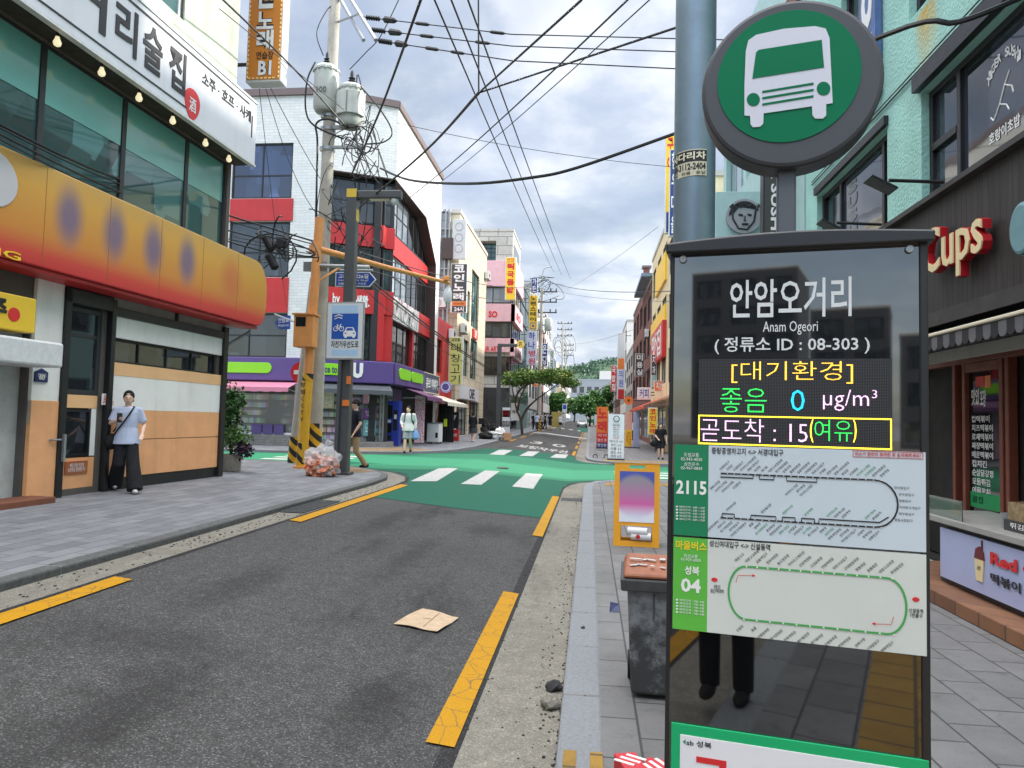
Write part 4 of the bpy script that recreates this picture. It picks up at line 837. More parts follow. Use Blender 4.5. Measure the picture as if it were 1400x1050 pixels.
q = MB(); q.text(FPk, 'LUNA', (.8, zp(486), 6, zp(472)), .38, .05, .04); q.build('dark_letters', 'ink_black', pk)
q = MB(); q.fb(FPk, 0, 6.4, .6, zp(520), .04, 0); q.fb(FP0, -3.3, 0, .6, zp(530), .04, 0); q.build('shopfront', 'glass_dark', pk)
boxsign(FPk, (.2, zp(540), 6.4, zp(516)), .5, 0, 'sign_grey', 'ink_black', 'COFFEE', 'grey cafe fascia sign below the pink building, behind the tree')
FY = Fr((-6.2, 57), 0)
vsign(FY, (692, 704), [(352, 359, 'sign_yel', '면접', 'ink_red', 0), (359, 402, 'sign_yel', '틱\n국\n물\n밥', 'ink_red', .05), (402, 410, 'sign_yel', '', 'ink_red', 0)], 'tall bright yellow vertical sign with red lettering on the pink building', wall=-.8)
a = Fr((0, 58), 0); r = a.rect(706, 465, 717, 476); t = thing('round_yellow_sign', 'round yellow projecting sign beside the second street lamp', 'sign', tuple(a.pt(r[0], r[1]))); q = MB(); q.disc(a, (r[0]+r[2])/2, (r[1]+r[3])/2, .33, 0, .15); q.build('sign_disc', mat('yel_disc', (226, 200, 96), .4, var=.05), t)
q = MB(); q.fb(a, -6.9, r[0]+.05, (r[1]+r[3])/2-.03, (r[1]+r[3])/2+.03, -.05, -.1); q.build('bracket', 'dark_metal', t)
q = MB(); q.text(a, '쿠\n키', (r[0]+.2, r[1]+.15, r[2]-.2, r[3]-.15), .01, .004, .02); q.build('lettering', 'ink_brown', t)
gb = thing('green_glass_building', 'narrow building clad in green glass with a slanted top, beyond the pink building', 'building', (-8, 73, .8))
FG = Fr((-6.9, 67), 90); zg = lambda y: FG.px(706, y)[1]; FG0 = Fr((-6.9, 67), 0)
q = MB(); q.prism(FG, [(0, .5), (11, .5), (11, 15.2), (3.5, 15.6), (0, zg(357))], 0, -7); q.build('wall', mat('green_frame', (96, 122, 120), .5), gb)
for i in range(6):
    for k in range(2): window(FG, (.3+k*5.2, 3.6+i*1.95, 5.2+k*5.2, 5.45+i*1.95), gb, 'glass_teal', 'dark_metal', 4, 1, .07, .06)
    window(FG0, (-2.2, 3.6+i*1.95, -.2, 5.45+i*1.95), gb, 'glass_teal', 'dark_metal', 2, 1, .07, .06)
FV = Fr((-6.1, 70), 0)
vsign(FV, (727, 734), [(380, 400, 'sign_navy', '가\n든', 'ink_white', .02)], 'small navy vertical sign high up beside the far street pole', wall=-.8)
vsign(FV, (724, 734), [(404, 440, 'sign_yel', '노\n랜\n스\n테\n이', 'ink_black', .03), (440, 451, 'sign_yel', '▣', 'ink_blue', 0)], 'yellow vertical sign with black lettering beyond the green glass building', wall=-.8)
vsign(FV, (721, 733), [(453, 478, 'sign_pale', '하\n나', 'ink_blue', .02), (478, 499, 'sign_pale', '병\n원', 'ink_red', .02)], 'pale lilac vertical sign with blue and red lettering under the yellow one', wall=-.8)

# ------------------------------------------------------------------ receding blocks, both sides
def plain(fr, u0, u1, z1, back, wm, gm, label, nst, nb, shop=None, seed=0, z0=.3):
    R = random.Random(seed); t = thing('street_building', label, 'building', tuple(fr.pt((u0+u1)/2, z0, -back/2))); hs = []; zs = z0+3.4; sh = (z1-zs-.5)/max(1, nst)
    for i in range(nst):
        for k in range(nb):
            w_ = (u1-u0)/nb; hs.append((u0+k*w_+w_*.14, zs+i*sh+sh*.22, u0+(k+1)*w_-w_*.14, zs+(i+1)*sh-sh*.14))
    sp = (u0+.3, z0+.5, u1-.3, z0+2.7)
    block(fr, u0, u1, z0, z1, back, t, wm, hs+[sp], .2, .25, 'stone_tile')
    for h in hs: window(fr, h, t, gm, 'black_metal', 2, 1, -.06, .06)
    window(fr, sp, t, 'glass_shop', 'grey_metal', 4, 1, -.06, .07); return t
mat('render_grey', (176, 174, 168), .75, var=.12, stain=.15); mat('render_cream', (222, 208, 170), .75, var=.12, stain=.15); mat('render_blue', (150, 166, 184), .7, var=.1); mat('render_white', (216, 214, 208), .7, var=.1, stain=.15)
Lf = Fr((-6.9, 0), 90)
LB = [(78.5, 92, 16.5, 'render_grey', 'glass_dark', 'grey rendered block just behind the far concrete pole', 5, 3), (92.5, 104, 14, 'brick_red', 'glass_black', 'dark brick block on the far left side of the street', 4, 3), (104.5, 122, 17, 'render_white', 'glass_teal', 'white block with greenish windows on the far left side', 5, 4), (122.5, 140, 13.5, 'render_blue', 'glass_dark', 'bluish grey block far down the left side', 4, 4), (140.5, 165, 12.5, 'render_cream', 'glass_dark', 'cream block far down the left side', 3, 5), (165.5, 200, 11.5, 'render_grey', 'glass_black', 'low grey block at the far left end of the street', 3, 6), (200.5, 245, 11, 'render_white', 'glass_dark', 'last white block on the left where the street meets the hill', 3, 6)]
for i, (a, b, h, wm, gm, lb, n, k) in enumerate(LB): plain(Lf, a, b, h+lon(a), 9, wm, gm, lb, n, k, None, i, .5)
FRX = 4.4
def FRr(y0): return Fr((FRX, y0), -90)
# right side beyond the cross street
RB = [(33.0, 42.0, 13.2, 'render_cream', 'glass_dark', 'beige block on the right corner of the cross street, mostly behind the bus stop', 3, 3), (42.3, 53, 13.6, 'render_cream', 'glass_teal', 'cream and yellow block on the right beyond the cross street', 3, 3),
      (53.3, 62, 12.2, 'brick_red', 'glass_black', 'red brick block with a flat overhanging roof on the right', 3, 2), (62.3, 76, 12.8, 'brick_red', 'glass_black', 'taller dark brick block with a chimney on the right', 3, 3), (76.3, 90, 9.5, 'render_grey', 'glass_dark', 'grey block on the right with an orange upper sign', 3, 3), (90.3, 106, 14, 'render_white', 'glass_dark', 'white block far down the right side', 4, 4), (106.5, 130, 10.5, 'brick_red', 'glass_dark', 'brick block far down the right side', 3, 5), (130.5, 160, 10, 'render_grey', 'glass_dark', 'grey block at the far right end of the street', 3, 6), (160.5, 210, 9.5, 'render_cream', 'glass_dark', 'last cream block on the right where the street meets the trees', 2, 7)]
for i, (a, b, h, wm, gm, lb, n, k) in enumerate(RB):
    f = FRr(b); plain(f, 0, b-a, h+lon(a), 10, wm, gm, lb, n, k, None, i+50, 0.02+lon(a)*.6)
f = FRr(53.3); q = MB(); t = thing('roof_canopy', 'thin flat roof slab with blue edge over the red brick block', 'roof canopy', (4.4, 53, 12.4)); q.fb(f, -8.9, .3, 12.7, 12.95, .8, -4); q.build('slab', mat('slate_blue', (120, 140, 160), .5), t)
q = MB(); q.box((4.7, 63.0, 14.2), (.5, .7, 2.6)); t = thing('chimney_stack', 'square brick chimney at the street edge of the taller brick block', 'chimney', (4.7, 63, 12.9)); q.build('shaft', 'brick_red', t); q = MB(); q.box((4.7, 63.0, 15.55), (.8, 1.0, .18)); q.build('cap', 'coping_brown', t)
# signs along the right side
FZ = Fr((3.4, 41), 0)
vsign(Fr((0, 33.5), 0), (911, 922), [(186, 236, 'sign_yel', '구\n이', 'ink_red', .03), (236, 290, 'sign_yel', '', 'ink_red', 0), (290, 318, 'sign_navy', '', 'ink_white', 0)], 'tall yellow vertical sign rising beside the galvanised pole', wall=4.4)
vsign(Fr((0, 32.2), 0), (917, 927), [(205, 322, 'sign_navy', '한\n우\n마\n을', 'ink_white', .02)], 'tall navy vertical sign in front of the yellow one beside the galvanised pole', wall=4.5)
fr = FRr(53); r = lambda y: None
q = MB(); t = thing('yellow_wall_panel', 'yellow panels stacked up the street edge of the cream block', 'panel', (4.3, 44, 6)); zz = lambda y, x=905: Fr((4.4, 43), -90).px(x, y)[1]
q.fb(fr, .5, 10.3, zz(455), zz(425), .12, 0); q.fb(fr, 4, 10.3, zz(395), zz(360), .14, 0); q.build('panel', 'sign_yel', t, bevel=.01)
boxsign(fr, (2.5, zz(492), 10.5, zz(446)), .25, 0, 'sign_red', 'ink_white', '맛집', 'red fascia sign with white lettering on the cream block', keep=False)
q = None
FQ = Fr((0, 37.5), 0)
vsign(FQ, (887, 898), [(558, 594, 'sign_yel', '코\n인\n노\n래', 'ink_red', .03)], 'yellow coin karaoke standing banner behind the walking man in black', th=.12, wall=None)
vsign(Fr((0, 55), 0), (869, 880), [(484, 514, 'sign_dark', '미\n용\n실', 'ink_white', .02)], 'black vertical sign with white lettering on the brick blocks', wall=4.4)
vsign(Fr((0, 47), 0), (891, 897), [(485, 513, 'sign_dark', '치\n과', 'ink_white', .02), (513, 528, 'sign_mint', '', 'ink_white', 0)], 'narrow dark and mint vertical sign right of the brick blocks', wall=4.4)
vsign(Fr((0, 50), 0), (872, 889), [(530, 546, 'sign_white', '커피', 'ink_blue', .01)], 'white box sign with blue lettering above the orange awning', wall=4.4)
vsign(Fr((0, 45), 0), (895, 909), [(521, 534, 'sign_orange', '치킨', 'ink_white', .02)], 'orange box sign above the far right awning', wall=4.4)
a = Fr((0, 54), 0); r = a.rect(854, 542, 865, 553); t = thing('round_orange_sign', 'round orange sign left of the orange awning', 'sign', tuple(a.pt(r[0], r[1]))); q = MB(); q.disc(a, (r[0]+r[2])/2, (r[1]+r[3])/2, .33, 0, .12); q.build('sign_disc', 'sign_orange', t); q = MB(); q.text(a, 'e', (r[0]+.2, r[1]+.18, r[2]-.2, r[3]-.18), .01, .004, .03); q.build('lettering', 'ink_brown', t); q = MB(); q.fb(a, r[2]-.1, 4.4, (r[1]+r[3])/2-.03, (r[1]+r[3])/2+.03, -.04, -.09); q.build('bracket', 'dark_metal', t)
awning(FRr(53), 0, 13.5, 3.35, 2.75, 1.5, mat('awning_orange', (206, 84, 50), .7, var=.15), 'long orange red awning over the shops beyond the cross street')
vsign(Fr((0, 80), 0), (845, 853), [(455, 490, 'sign_grey', '', 'ink_white', 0), (490, 505, 'sign_orange', '', 'ink_white', 0), (505, 530, 'sign_pale', '의\n원', 'ink_blue', .01), (532, 546, 'sign_red', '', 'ink_white', 0)], 'stacked pale and orange sign tower far down the right side', wall=4.4)
vsign(Fr((0, 95), 0), (836, 842), [(500, 535, 'sign_red', '국\n밥\n집', 'ink_white', .02)], 'narrow red vertical sign far down the right side', wall=4.4)
for i, (Y, px0, px1, y0, y1, m, tx, ik, lb) in enumerate(((88, 741, 748, 470, 500, 'sign_navy', '은\n행', 'ink_white', 'small navy vertical sign far down the left side'), (100, 752, 757, 478, 505, 'sign_white', '약\n국', 'ink_green', 'small white pharmacy sign far down the left side'), (84, 727, 736, 515, 528, 'sign_orange', '피자', 'ink_white', 'orange box sign behind the tree on the left pavement'), (115, 760, 765, 505, 530, 'sign_grey', '호\n프', 'ink_black', 'grey vertical sign near the last left blocks'))):
    vsign(Fr((0, Y), 0), (px0, px1), [(y0, y1, m, tx, ik, .02)], lb, wall=-6.9)

# ------------------------------------------------------------------ near right: mint building with the cup food shop
m = mat('mint_wall', (156, 204, 194), .8, var=0, bump=.9, bscale=22); nt = m.node_tree; b = nt.nodes['Principled BSDF']; tc = nd(nt, 'ShaderNodeTexCoord')
n = nd(nt, 'ShaderNodeTexNoise', i_Scale=1.2, i_Detail=7); nt.links.new(tc.outputs['Object'], n.inputs['Vector']); col = mixc(nt, 1., lin(156, 204, 194), ramp(nt, n.outputs[0], [(.3, .85), (.7, 1.1)]).outputs[0], 'MULTIPLY')
sx = nd(nt, 'ShaderNodeSeparateXYZ'); nt.links.new(tc.outputs['Object'], sx.inputs[0]); mp = nd(nt, 'ShaderNodeMapping'); mp.inputs['Scale'].default_value = (6, 6, .5); nt.links.new(tc.outputs['Object'], mp.inputs[0]); n2 = nd(nt, 'ShaderNodeTexNoise', i_Scale=1.6, i_Detail=5); nt.links.new(mp.outputs[0], n2.inputs['Vector'])
mint = thing('mint_building', 'mint green textured building with black framed windows above a dark timber shop front', 'building', (7, 10, 0)); om = wl(mint)
FM = FRr(15.2); pr = lambda x, y, o=0: FM.px(x, y, o)
uu = lambda px: pr(px, 200)[0]
wL = pr(1213, 180)[0]; wl0 = pr(1117, 290)[0]; wA = pr(1258, 141)[0]
zt, zb_ = 6.30, 4.62
rust = FM.pt(pr(1266, 30)[0], 7.5); ry = rust.y-om.y; rz = 7.45
ab = mth(nt, 'ABSOLUTE', mth(nt, 'SUBTRACT', sx.outputs[1], ry)); fy = ramp(nt, mth(nt, 'ADD', ab, mth(nt, 'MULTIPLY', mth(nt, 'SUBTRACT', n2.outputs[0], .5), .5)), [(.05, 1), (.36, 0)]).outputs[0]
fz = ramp(nt, mth(nt, 'SUBTRACT', rz, sx.outputs[2]), [(0, 0), (.02, 1), (.3, .8), (1.0, .0)]).outputs[0]
col = mixc(nt, mth(nt, 'MULTIPLY', mth(nt, 'MULTIPLY', fy, fz), .85), col, lin(196, 160, 60)); nt.links.new(col, b.inputs['Base Color'])
win1, win2 = (wl0, zb_, wL, zt), (wA+.03, zb_, wA+7, zt)
up1, up2 = (pr(1150, 30)[0], 7.6, pr(1200, 30)[0], 9.6), (pr(1243, 30)[0], 7.5, pr(1243, 30)[0]+1.2, 9.6)
shop = (pr(1236, 560)[0], .05, 12, 2.92)
block(FM, 0, 15, -.1, 15.2, 10, mint, 'mint_wall', [win1, win2, up1, up2, (.4, .1, 4.6, 2.9), shop], .28)
glass('glass_sky', (44, 48, 58), spec=1.)
def wn(rc, cuts, zs=None):
    q = MB(); u0, z0, u1, z1 = rc; t = .085
    q.fb(FM, u0, u1, z0, z0+t, -.1, -.2); q.fb(FM, u0, u1, z1-t, z1, -.1, -.2)
    for u in [u0, u1-t]+[c-t/2 for c in cuts]: q.fb(FM, u, u+t, z0+t, z1-t, -.1, -.2)
    if zs:
        for a, b, z in zs: q.fb(FM, a+t*.5, b-t*.5, z-.05, z+.05, -.09, -.19)
    w = q.build('window', 'black_metal', mint, bevel=.008); q = MB(); q.fb(FM, u0+.04, u1-.04, z0+.04, z1-.04, -.15, -.16); q.build('pane', 'glass_sky', w); return w
c1 = pr(1141, 250)[0]; c2 = pr(1198, 230)[0]; w1 = wn(win1, [c1, c2], [(c2, win1[2], 5.45)])
c3 = pr(1298, 110)[0]; w2 = wn(win2, [c3, c3+3], [(win2[0], c3, 5.5)])
wn(up1, []); wn(up2, [])
q = MB(); q.fb(FM, win2[0]-.06, 12, zt+.02, zt+.24, .10, 0); q.fb(FM, win1[0], win1[2]+.05, zt+.02, zt+.16, .07, 0); q.build('drip_ledge', 'black_metal', mint)
q = MB(); q.tube([FM.pt(.5+i*1.5, 6.62+.0*i, .03) for i in range(9)], .012, 5); q.tube([FM.pt(.5+i*1.5, 6.68, .03) for i in range(9)], .010, 5); q.build('wall_cable', 'black_metal', mint)
# fascia of dark boards
m = mat('dark_boards', (46, 43, 42), .6, var=0); nt = m.node_tree; b = nt.nodes['Principled BSDF']; tc = nd(nt, 'ShaderNodeTexCoord'); sx = nd(nt, 'ShaderNodeSeparateXYZ'); nt.links.new(tc.outputs['Object'], sx.inputs[0])
wv = mth(nt, 'FRACT', mth(nt, 'MULTIPLY', sx.outputs[1], 1/.11)); gap = ramp(nt, wv, [(0, 0), (.07, 1), (.93, 1), (1, 0)]).outputs[0]
mp = nd(nt, 'ShaderNodeMapping'); mp.inputs['Scale'].default_value = (9, 9, .6); nt.links.new(tc.outputs['Object'], mp.inputs[0]); n = nd(nt, 'ShaderNodeTexNoise', i_Scale=2., i_Detail=6); nt.links.new(mp.outputs[0], n.inputs['Vector'])
col = mixc(nt, 1., lin(46, 43, 41), ramp(nt, n.outputs[0], [(.3, .6), (.7, 1.5)]).outputs[0], 'MULTIPLY'); nt.links.new(mixc(nt, gap, (.004, .004, .004), col), b.inputs['Base Color']); bp = nd(nt, 'ShaderNodeBump', i_Strength=.6, i_Distance=.01); nt.links.new(gap, bp.inputs['Height']); nt.links.new(bp.outputs[0], b.inputs['Normal'])
sf = thing('timber_fascia', 'dark board shop fascia carrying the cream cup letters', 'fascia', tuple(FM.pt(5, 3, .2))); o = .12
uf = pr(1185, 340)[0]-.6
q = MB(); q.fb(FM, uf, 12, 3.16, 4.55, .2, .01); q.build('boards', m, sf); q = MB(); q.fb(FM, uf, 12, 2.98, 3.155, .26, .01); q.fb(FM, uf, 12, 4.555, 4.62, .3, .01); q.build('trim', mat('dark_trim', (58, 56, 54), .6, var=.2), sf)
cp = thing('cup_lettering_sign', 'raised cream letters with red sides on the dark board fascia', 'sign', tuple(FM.pt(pr(1300, 340)[0], 3.5, .25)))
cx0, cx1 = FM.px(1261, 350, .36)[0], FM.px(1342, 330, .36)[0]
q = MB(); q.text(FM, 'Cups', (cx0, 3.44, cx1, 4.14), .36, .03, .012); q.build('lettering', mat('letter_cream', (226, 208, 160), .35, var=.05), cp)
q = MB(); q.text(FM, 'Cups', (cx0-.008, 3.43, cx1+.008, 4.15), .345, .09, .02); q.build('letter_sides', mat('letter_red', (176, 24, 34), .4, var=.1), cp)
q = MB(); c = FM.px(1394, 312, .35); q.disc(FM, c[0], c[1], .2, .35, .14, 32, .26); q.build('round_emblem', mat('emblem_blue', (104, 146, 154), .5, var=.15), cp, bevel=.04)
lampp = None
for i, (px, py) in enumerate(((1205, 258), (1290, 222))):
    u, z = FM.px(px, py, .28); z = 4.66; L = ['flat black sign lamp nearer the bus stop, left of the two above the cream letters', 'flat black sign lamp above the blue emblem end of the dark fascia'][i]
    t = thing('sign_lamp', L, 'lamp', tuple(FM.pt(u, z, .28)), 'sign lamps over the dark fascia'); q = MB(); q.tube([FM.pt(u, z, .28), FM.pt(u, z+.03, .9)], .022, 8); q.build('arm', 'black_metal', t); q = MB(); p0 = FM.pt(u, z-.0, .98); q.box((p0.x, p0.y, p0.z-.03), (.34, .26, .03), 0); q.v = [Matrix.Rotation(rad(28), 3, 'Y') @ (v-p0)+p0 for v in q.v]; q.build('lamp_head', 'black_metal', t, bevel=.008)
# window lettering on the mint building
t = thing('window_decal', 'white sushi shop lettering stuck on the big upper window', 'decal', tuple(FM.pt(pr(1370, 140)[0], 5.2, -.14)))
a = FM.rect(1350, 95, 1396, 115, -.14); u0 = pr(1352, 110, -.14)[0]; u1 = pr(1392, 85, -.14)[0]; q = MB(); uc = (u0+u1)/2; wdt = u1-u0
for i, ch in enumerate('TIGER SUSHI'):
    if ch == ' ': continue
    an = rad(150-12*i); cu, cz = uc-.0+.34*math.cos(an), 5.62+.34*math.sin(an); q.text(FM, ch, (cu-.035, cz-.055, cu+.035, cz+.055), -.142, .002, .03)
q.text(FM, '호랑이초밥', (uc-.3, 5.02, uc+.3, 5.16), -.142, .002, .02)
for a_, b_ in (((-.2, 5.28), (-.08, 5.42)), ((-.08, 5.42), (.02, 5.6)), ((.02, 5.6), (.12, 5.72)), ((-.08, 5.42), (.05, 5.36)), ((.05, 5.36), (.1, 5.28)), ((.02, 5.6), (.16, 5.52)), ((.16, 5.52), (.18, 5.44)), ((-.2, 5.28), (-.26, 5.34))): q.tube([FM.pt(uc+a_[0], a_[1], -.146), FM.pt(uc+b_[0], b_[1], -.146)], .009, 5)
q.build('lettering', 'ink_white', t)
t = thing('window_decal', 'upright grey SUSHI lettering on the upper window nearer the street lamp pole', 'decal', tuple(FM.pt(pr(1165, 250)[0], 5, -.14))); q = MB(); us = pr(1165, 260, -.14)[0]
for i, ch in enumerate('SUSHI'): q.text(FM, ch, (us-.22, 6.0-.26*i-.11, us+.22, 6.0-.26*i+.11), -.142, .002, .05)
q.build('lettering', mat('ink_grey', (120, 124, 128), .5, var=0), t)

def aircon(p, ang, label):
    f = Fr((p[0], p[1]), ang); t = thing('air_conditioner', label, 'air conditioner', (p[0], p[1], p[2])); q = MB(); q.fb(f, -.42, .42, p[2], p[2]+.6, .36, .06); q.build('case', 'white_metal', t, bevel=.02); q = MB()
    for k in range(4): r = .07+.06*k; q.tube([f.pt(-.08+r*math.cos(a*.35), p[2]+.3+r*math.sin(a*.35), .365) for a in range(19)], .008, 4)
    q.build('fan_grille', 'iron', t); q = MB(); q.fb(f, -.4, -.36, p[2]-.05, p[2], .4, 0); q.fb(f, .36, .4, p[2]-.05, p[2], .4, 0); q.build('bracket', 'iron', t)
for p, a, lb in (((-8.3, 44.2, 7.2), 90, 'white air conditioner on the beige block just above its lowest windows'), ((-8.3, 53.9, 12.6), 90, 'white air conditioner high on the far end of the beige block'), ((-9.4, 42.94, 8.6), 0, 'white air conditioner on the grey tiled side wall below the brown vent box'), ((4.4, 55.2, 8.4), -90, 'white air conditioner on the red brick block on the right'), ((4.4, 64.4, 7.2), -90, 'white air conditioner on the taller dark brick block on the right'), ((-8.5, 41.6, 6.5), 90, 'white air conditioner on the upper wall of the low red annex'), ((-6.9, 81.5, 9.1), 90, 'white air conditioner on the grey rendered block past the green glass')): aircon(p, a, lb)
# ------------------------------------------------------------------ the cup shop front
mat('door_wood', (118, 62, 46), .5, var=.2, scale=5); mat('counter_steel', (168, 168, 164), .4, .3, var=.15)
st = thing('snack_shop', 'timber framed snack shop front with white lettering on its glass door', 'shop front', (4.7, 8.5, 0))
ds = pr(1303, 560)[0]; de = pr(1352, 560)[0]
q = MB(); o = -.1
for u in (shop[0], pr(1290, 560)[0], ds, de, pr(1360, 560)[0], de+2.2): q.fb(FM, u, u+.07, .1, 2.6, o, o-.1)
q.fb(FM, shop[0], 12, 2.53, 2.62, o+.004, o-.1); q.fb(FM, ds+.07, de, 2.42, 2.526, o, o-.1); q.build('timber_frame', 'door_wood', st, bevel=.008)
q = MB(); q.fb(FM, shop[0], 12, .1, 2.9, -.22, -.25); q.fb(FM, shop[0]+.01, 12, .03, .08, -.004, -.27); q.fb(FM, shop[0]+.004, shop[0]+.03, .1, 2.9, -.005, -.2); q.build('interior_back', mat('interior_dark', (30, 27, 24), .8, var=.4, scale=2), st)
q = MB(); q.fb(FM, ds+.07, de, .12, 2.42, -.15, -.16); dr = q.build('door', 'glass_black', st)
q = MB()
for i, s in enumerate(('컵떡볶이', '치즈떡볶이', '로제떡볶이', '짜장떡볶이', '매운떡볶이', '컵치킨', '순살닭강정', '모둠튀김', '어묵꼬치', '콜팝')): q.text(FM, s, (ds+.13, 1.82-.105*i, ds+.13+.065*len(s)+.12, 1.9-.105*i), -.147, .002, .01)
q.text(FM, '맛있', (ds+.13, 2.02, ds+.3, 2.22), -.147, .002, .02); q.text(FM, '포장', (ds+.32, 2.0, ds+.44, 2.2), -.147, .002, .02); q.build('door_lettering', 'ink_white', dr)
q = MB(); q.fb(FM, ds+.22, ds+.4, 2.24, 2.36, -.147, -.15); q.build('red_sticker', 'sign_red', dr); q = MB(); q.fb(FM, ds+.42, ds+.54, 2.22, 2.36, -.147, -.15); q.build('orange_sticker', 'sign_orange', dr)
q = MB(); q.fb(FM, ds+.09, de-.02, .82, 1.0, -.147, -.15); q.build('green_sticker', 'ink_green', dr)
aw = thing('striped_awning', 'black and grey scalloped awning along the shop front', 'awning', tuple(FM.pt(8, 2.6, .4)))
ua = pr(1268, 470)[0]-.15
mat('awning_black', (34, 34, 37), .7, var=.15)
q = MB(); q.hexa([FM.pt(ua, 2.9, .05), FM.pt(ua, 2.72, .62), FM.pt(12, 2.72, .62), FM.pt(12, 2.9, .05), FM.pt(ua, 2.96, .05), FM.pt(ua, 2.76, .64), FM.pt(12, 2.76, .64), FM.pt(12, 2.96, .05)]); q.build('canopy', 'awning_black', aw)
for col_, ph, nm in (('awning_black', 0, 'dark_scallops'), (mat('scallop_grey', (98, 98, 102), .7, var=.2), 1, 'pale_scallops')):
    q = MB(); w_ = .13
    for i in range(30):
        if i % 2 != ph: continue
        u = ua+i*w_; q.prism(FM, [(u, 2.74), (u, 2.64)]+[(u+w_/2-w_/2*math.cos(rad(t)), 2.64-.05*math.sin(rad(t))) for t in (30, 60, 90, 120, 150)]+[(u+w_, 2.64), (u+w_, 2.74)], .645, .625)
    q.build(nm, col_, aw)
q = MB(); q.tube([FM.pt(ua, 2.77, .645), FM.pt(12, 2.77, .645)], .02, 6); q.build('front_bar', 'cream_box', aw); q = MB(); q.fb(FM, ua+.3, 12, 2.55, 2.68, .16, .1); q.build('roller_cover', 'render_grey', aw)
q = MB(); q.fb(FM, ua, 12, 2.6, 2.66, .6, .54); q.build('arm', 'dark_metal', aw)
# counter with light panel
cn = thing('serving_counter', 'steel topped serving counter with a pale blue light panel showing a red cup', 'counter', tuple(FM.pt(7, 0, .3)))
k0 = FM.px(1284, 740, .75)[0]; k00 = FM.px(1272, 740, .75)[0]-.5; K = .75
zt_ = FM.px(1285, 706, K)[1]
q = MB(); q.fb(FM, k00, 12, zt_-.06, zt_, K+.03, -.1); q.build('counter_top', 'counter_steel', cn, bevel=.006)
q = MB(); q.fb(FM, k0-.1, 12, .14, zt_-.065, K-.06, .2); q.build('cabinet', 'dark_metal', cn); q = MB(); q.fb(FM, k00-.6, 12, 0, .135, K+.25, .0); q.build('step', brick('step_tile', (140, 98, 70), (120, 82, 58), (90, 70, 56), .4, .2), cn, bevel=.01)
zp0, zp1 = FM.px(1286, 775, K)[1]+.0, zt_-.11
m = mat('light_panel', (168, 178, 214), .35, var=.04)
q = MB(); q.fb(FM, k0, 12, .2, zp1, K-.01, K-.05); q.build('light_panel', m, cn)
hp = zp1-.2
ca, cb = FM.px(1332, 760, K)[0], FM.px(1345, 760, K)[0]
q = MB(); ac, hw = (ca+cb)/2, (cb-ca)/2*.95; q.prism(FM, [(ac-hw*.7, .2+hp*.22), (ac+hw*.7, .2+hp*.22), (ac+hw, .2+hp*.62), (ac-hw, .2+hp*.62)], K+.002, K-.008); q.build('cup_picture', 'letter_cream', cn)
q = MB(); q.prism(FM, [(ac-hw*1.05, .2+hp*.62), (ac+hw*1.05, .2+hp*.62), (ac+hw*.9, .2+hp*.76), (ac+hw*.1, .2+hp*.86), (ac-hw*.7, .2+hp*.80)], K+.004, K-.008); q.fb(FM, ac+hw*.55, ac+hw*.65, .2+hp*.8, .2+hp*.98, K+.004, K-.008); q.build('food_picture', mat('maroon', (104, 34, 40), .5, var=.2, scale=30), cn)
e0 = FM.px(1354, 760, K)[0]; q = MB(); q.text(FM, 'Red Cups', (e0, .2+hp*.55, e0+1.05, .2+hp*.83), K+.004, .004, .04); q.build('red_lettering', 'ink_red', cn); q = MB(); q.text(FM, '떡볶이 & 컵치킨', (e0, .2+hp*.28, e0+1.15, .2+hp*.46), K+.004, .004, .02); q.text(FM, '공장', (ac-hw*.4, .2+hp*.42, ac+hw*.4, .2+hp*.5), K+.004, .003); q.build('black_lettering', 'ink_black', cn)
q = MB(); q.fb(FM, k00, FM.px(1312, 680, K)[0], zt_, zt_+.2, K-.02, K-.03); gg = q.build('sneeze_guard', mat('clear_guard', (190, 206, 196), .05, var=0, trans=.9), cn)
# things on the counter
u = FM.px(1362, 700, .6)[0]; q = MB(); q.lathe(FM.pt(u, zt_, .5), [(.05, 0), (.058, .14), (.05, .14), (.045, .02)], 16); rooted(q, 'steel_canister', 'silver', tuple(FM.pt(u, zt_, .5)), 'small steel canister on the counter beside the clear food box', 'canister', smooth=True)
u = FM.px(1372, 690, .6)[0]; t = thing('food_box', 'clear box of cups and sauces on the counter at the right edge', 'food box', tuple(FM.pt(u, zt_, .4))); q = MB(); q.fb(FM, u, u+.7, zt_, zt_+.1, .6, .25); q.build('tray', 'dark_metal', t); q = MB(); q.fb(FM, u+.03, u+.68, zt_+.1, zt_+.26, .58, .28); q.build('cover', mat('box_food', (150, 128, 96), .2, var=.6, scale=16), t); q = MB(); q.text(FM, '튀김', (u+.1, zt_+.03, u+.3, zt_+.08), .603, .003); q.build('lettering', 'ink_white', t)
# next to it along the pavement: second mint block, signs
t2 = thing('logo_building', 'pale mint fronted building with beige window frames beside the galvanised pole', 'building', (7, 18, 0)); FN = FRr(24.6)
pn = lambda x, y: FN.px(x, y)
hz = [(.5, 8.9, 3.2, 11), (3.6, 8.9, 6.6, 11), (7, 8.9, 9, 11), (.5, 4.6, 6.6, 6.6), (.4, .2, 6.8, 2.9)]
block(FN, 0, 9.3, -.1, 13.5, 10, t2, mat('mint_pale', (166, 198, 196), .6, var=.1), hz, .2)
for h in hz: window(FN, h, t2, 'glass_pale' if h[1] > 8 else 'glass_dark', 'sign_mint', 3, 1)
q = MB(); q.fb(FN, .1, 9.2, 11.05, 11.5, .1, 0); q.build('brick_band', 'brick_red', t2)
FE = Fr((0, 18.2), 0); er = FE.rect(979, 262, 1043, 332); e = ((er[0]+er[2])/2+.1, 0); t3 = thing('emblem_sign', 'pale mint projecting board with a round grey face emblem left of the bus stop post', 'sign', tuple(FE.pt(e[0], er[1])))
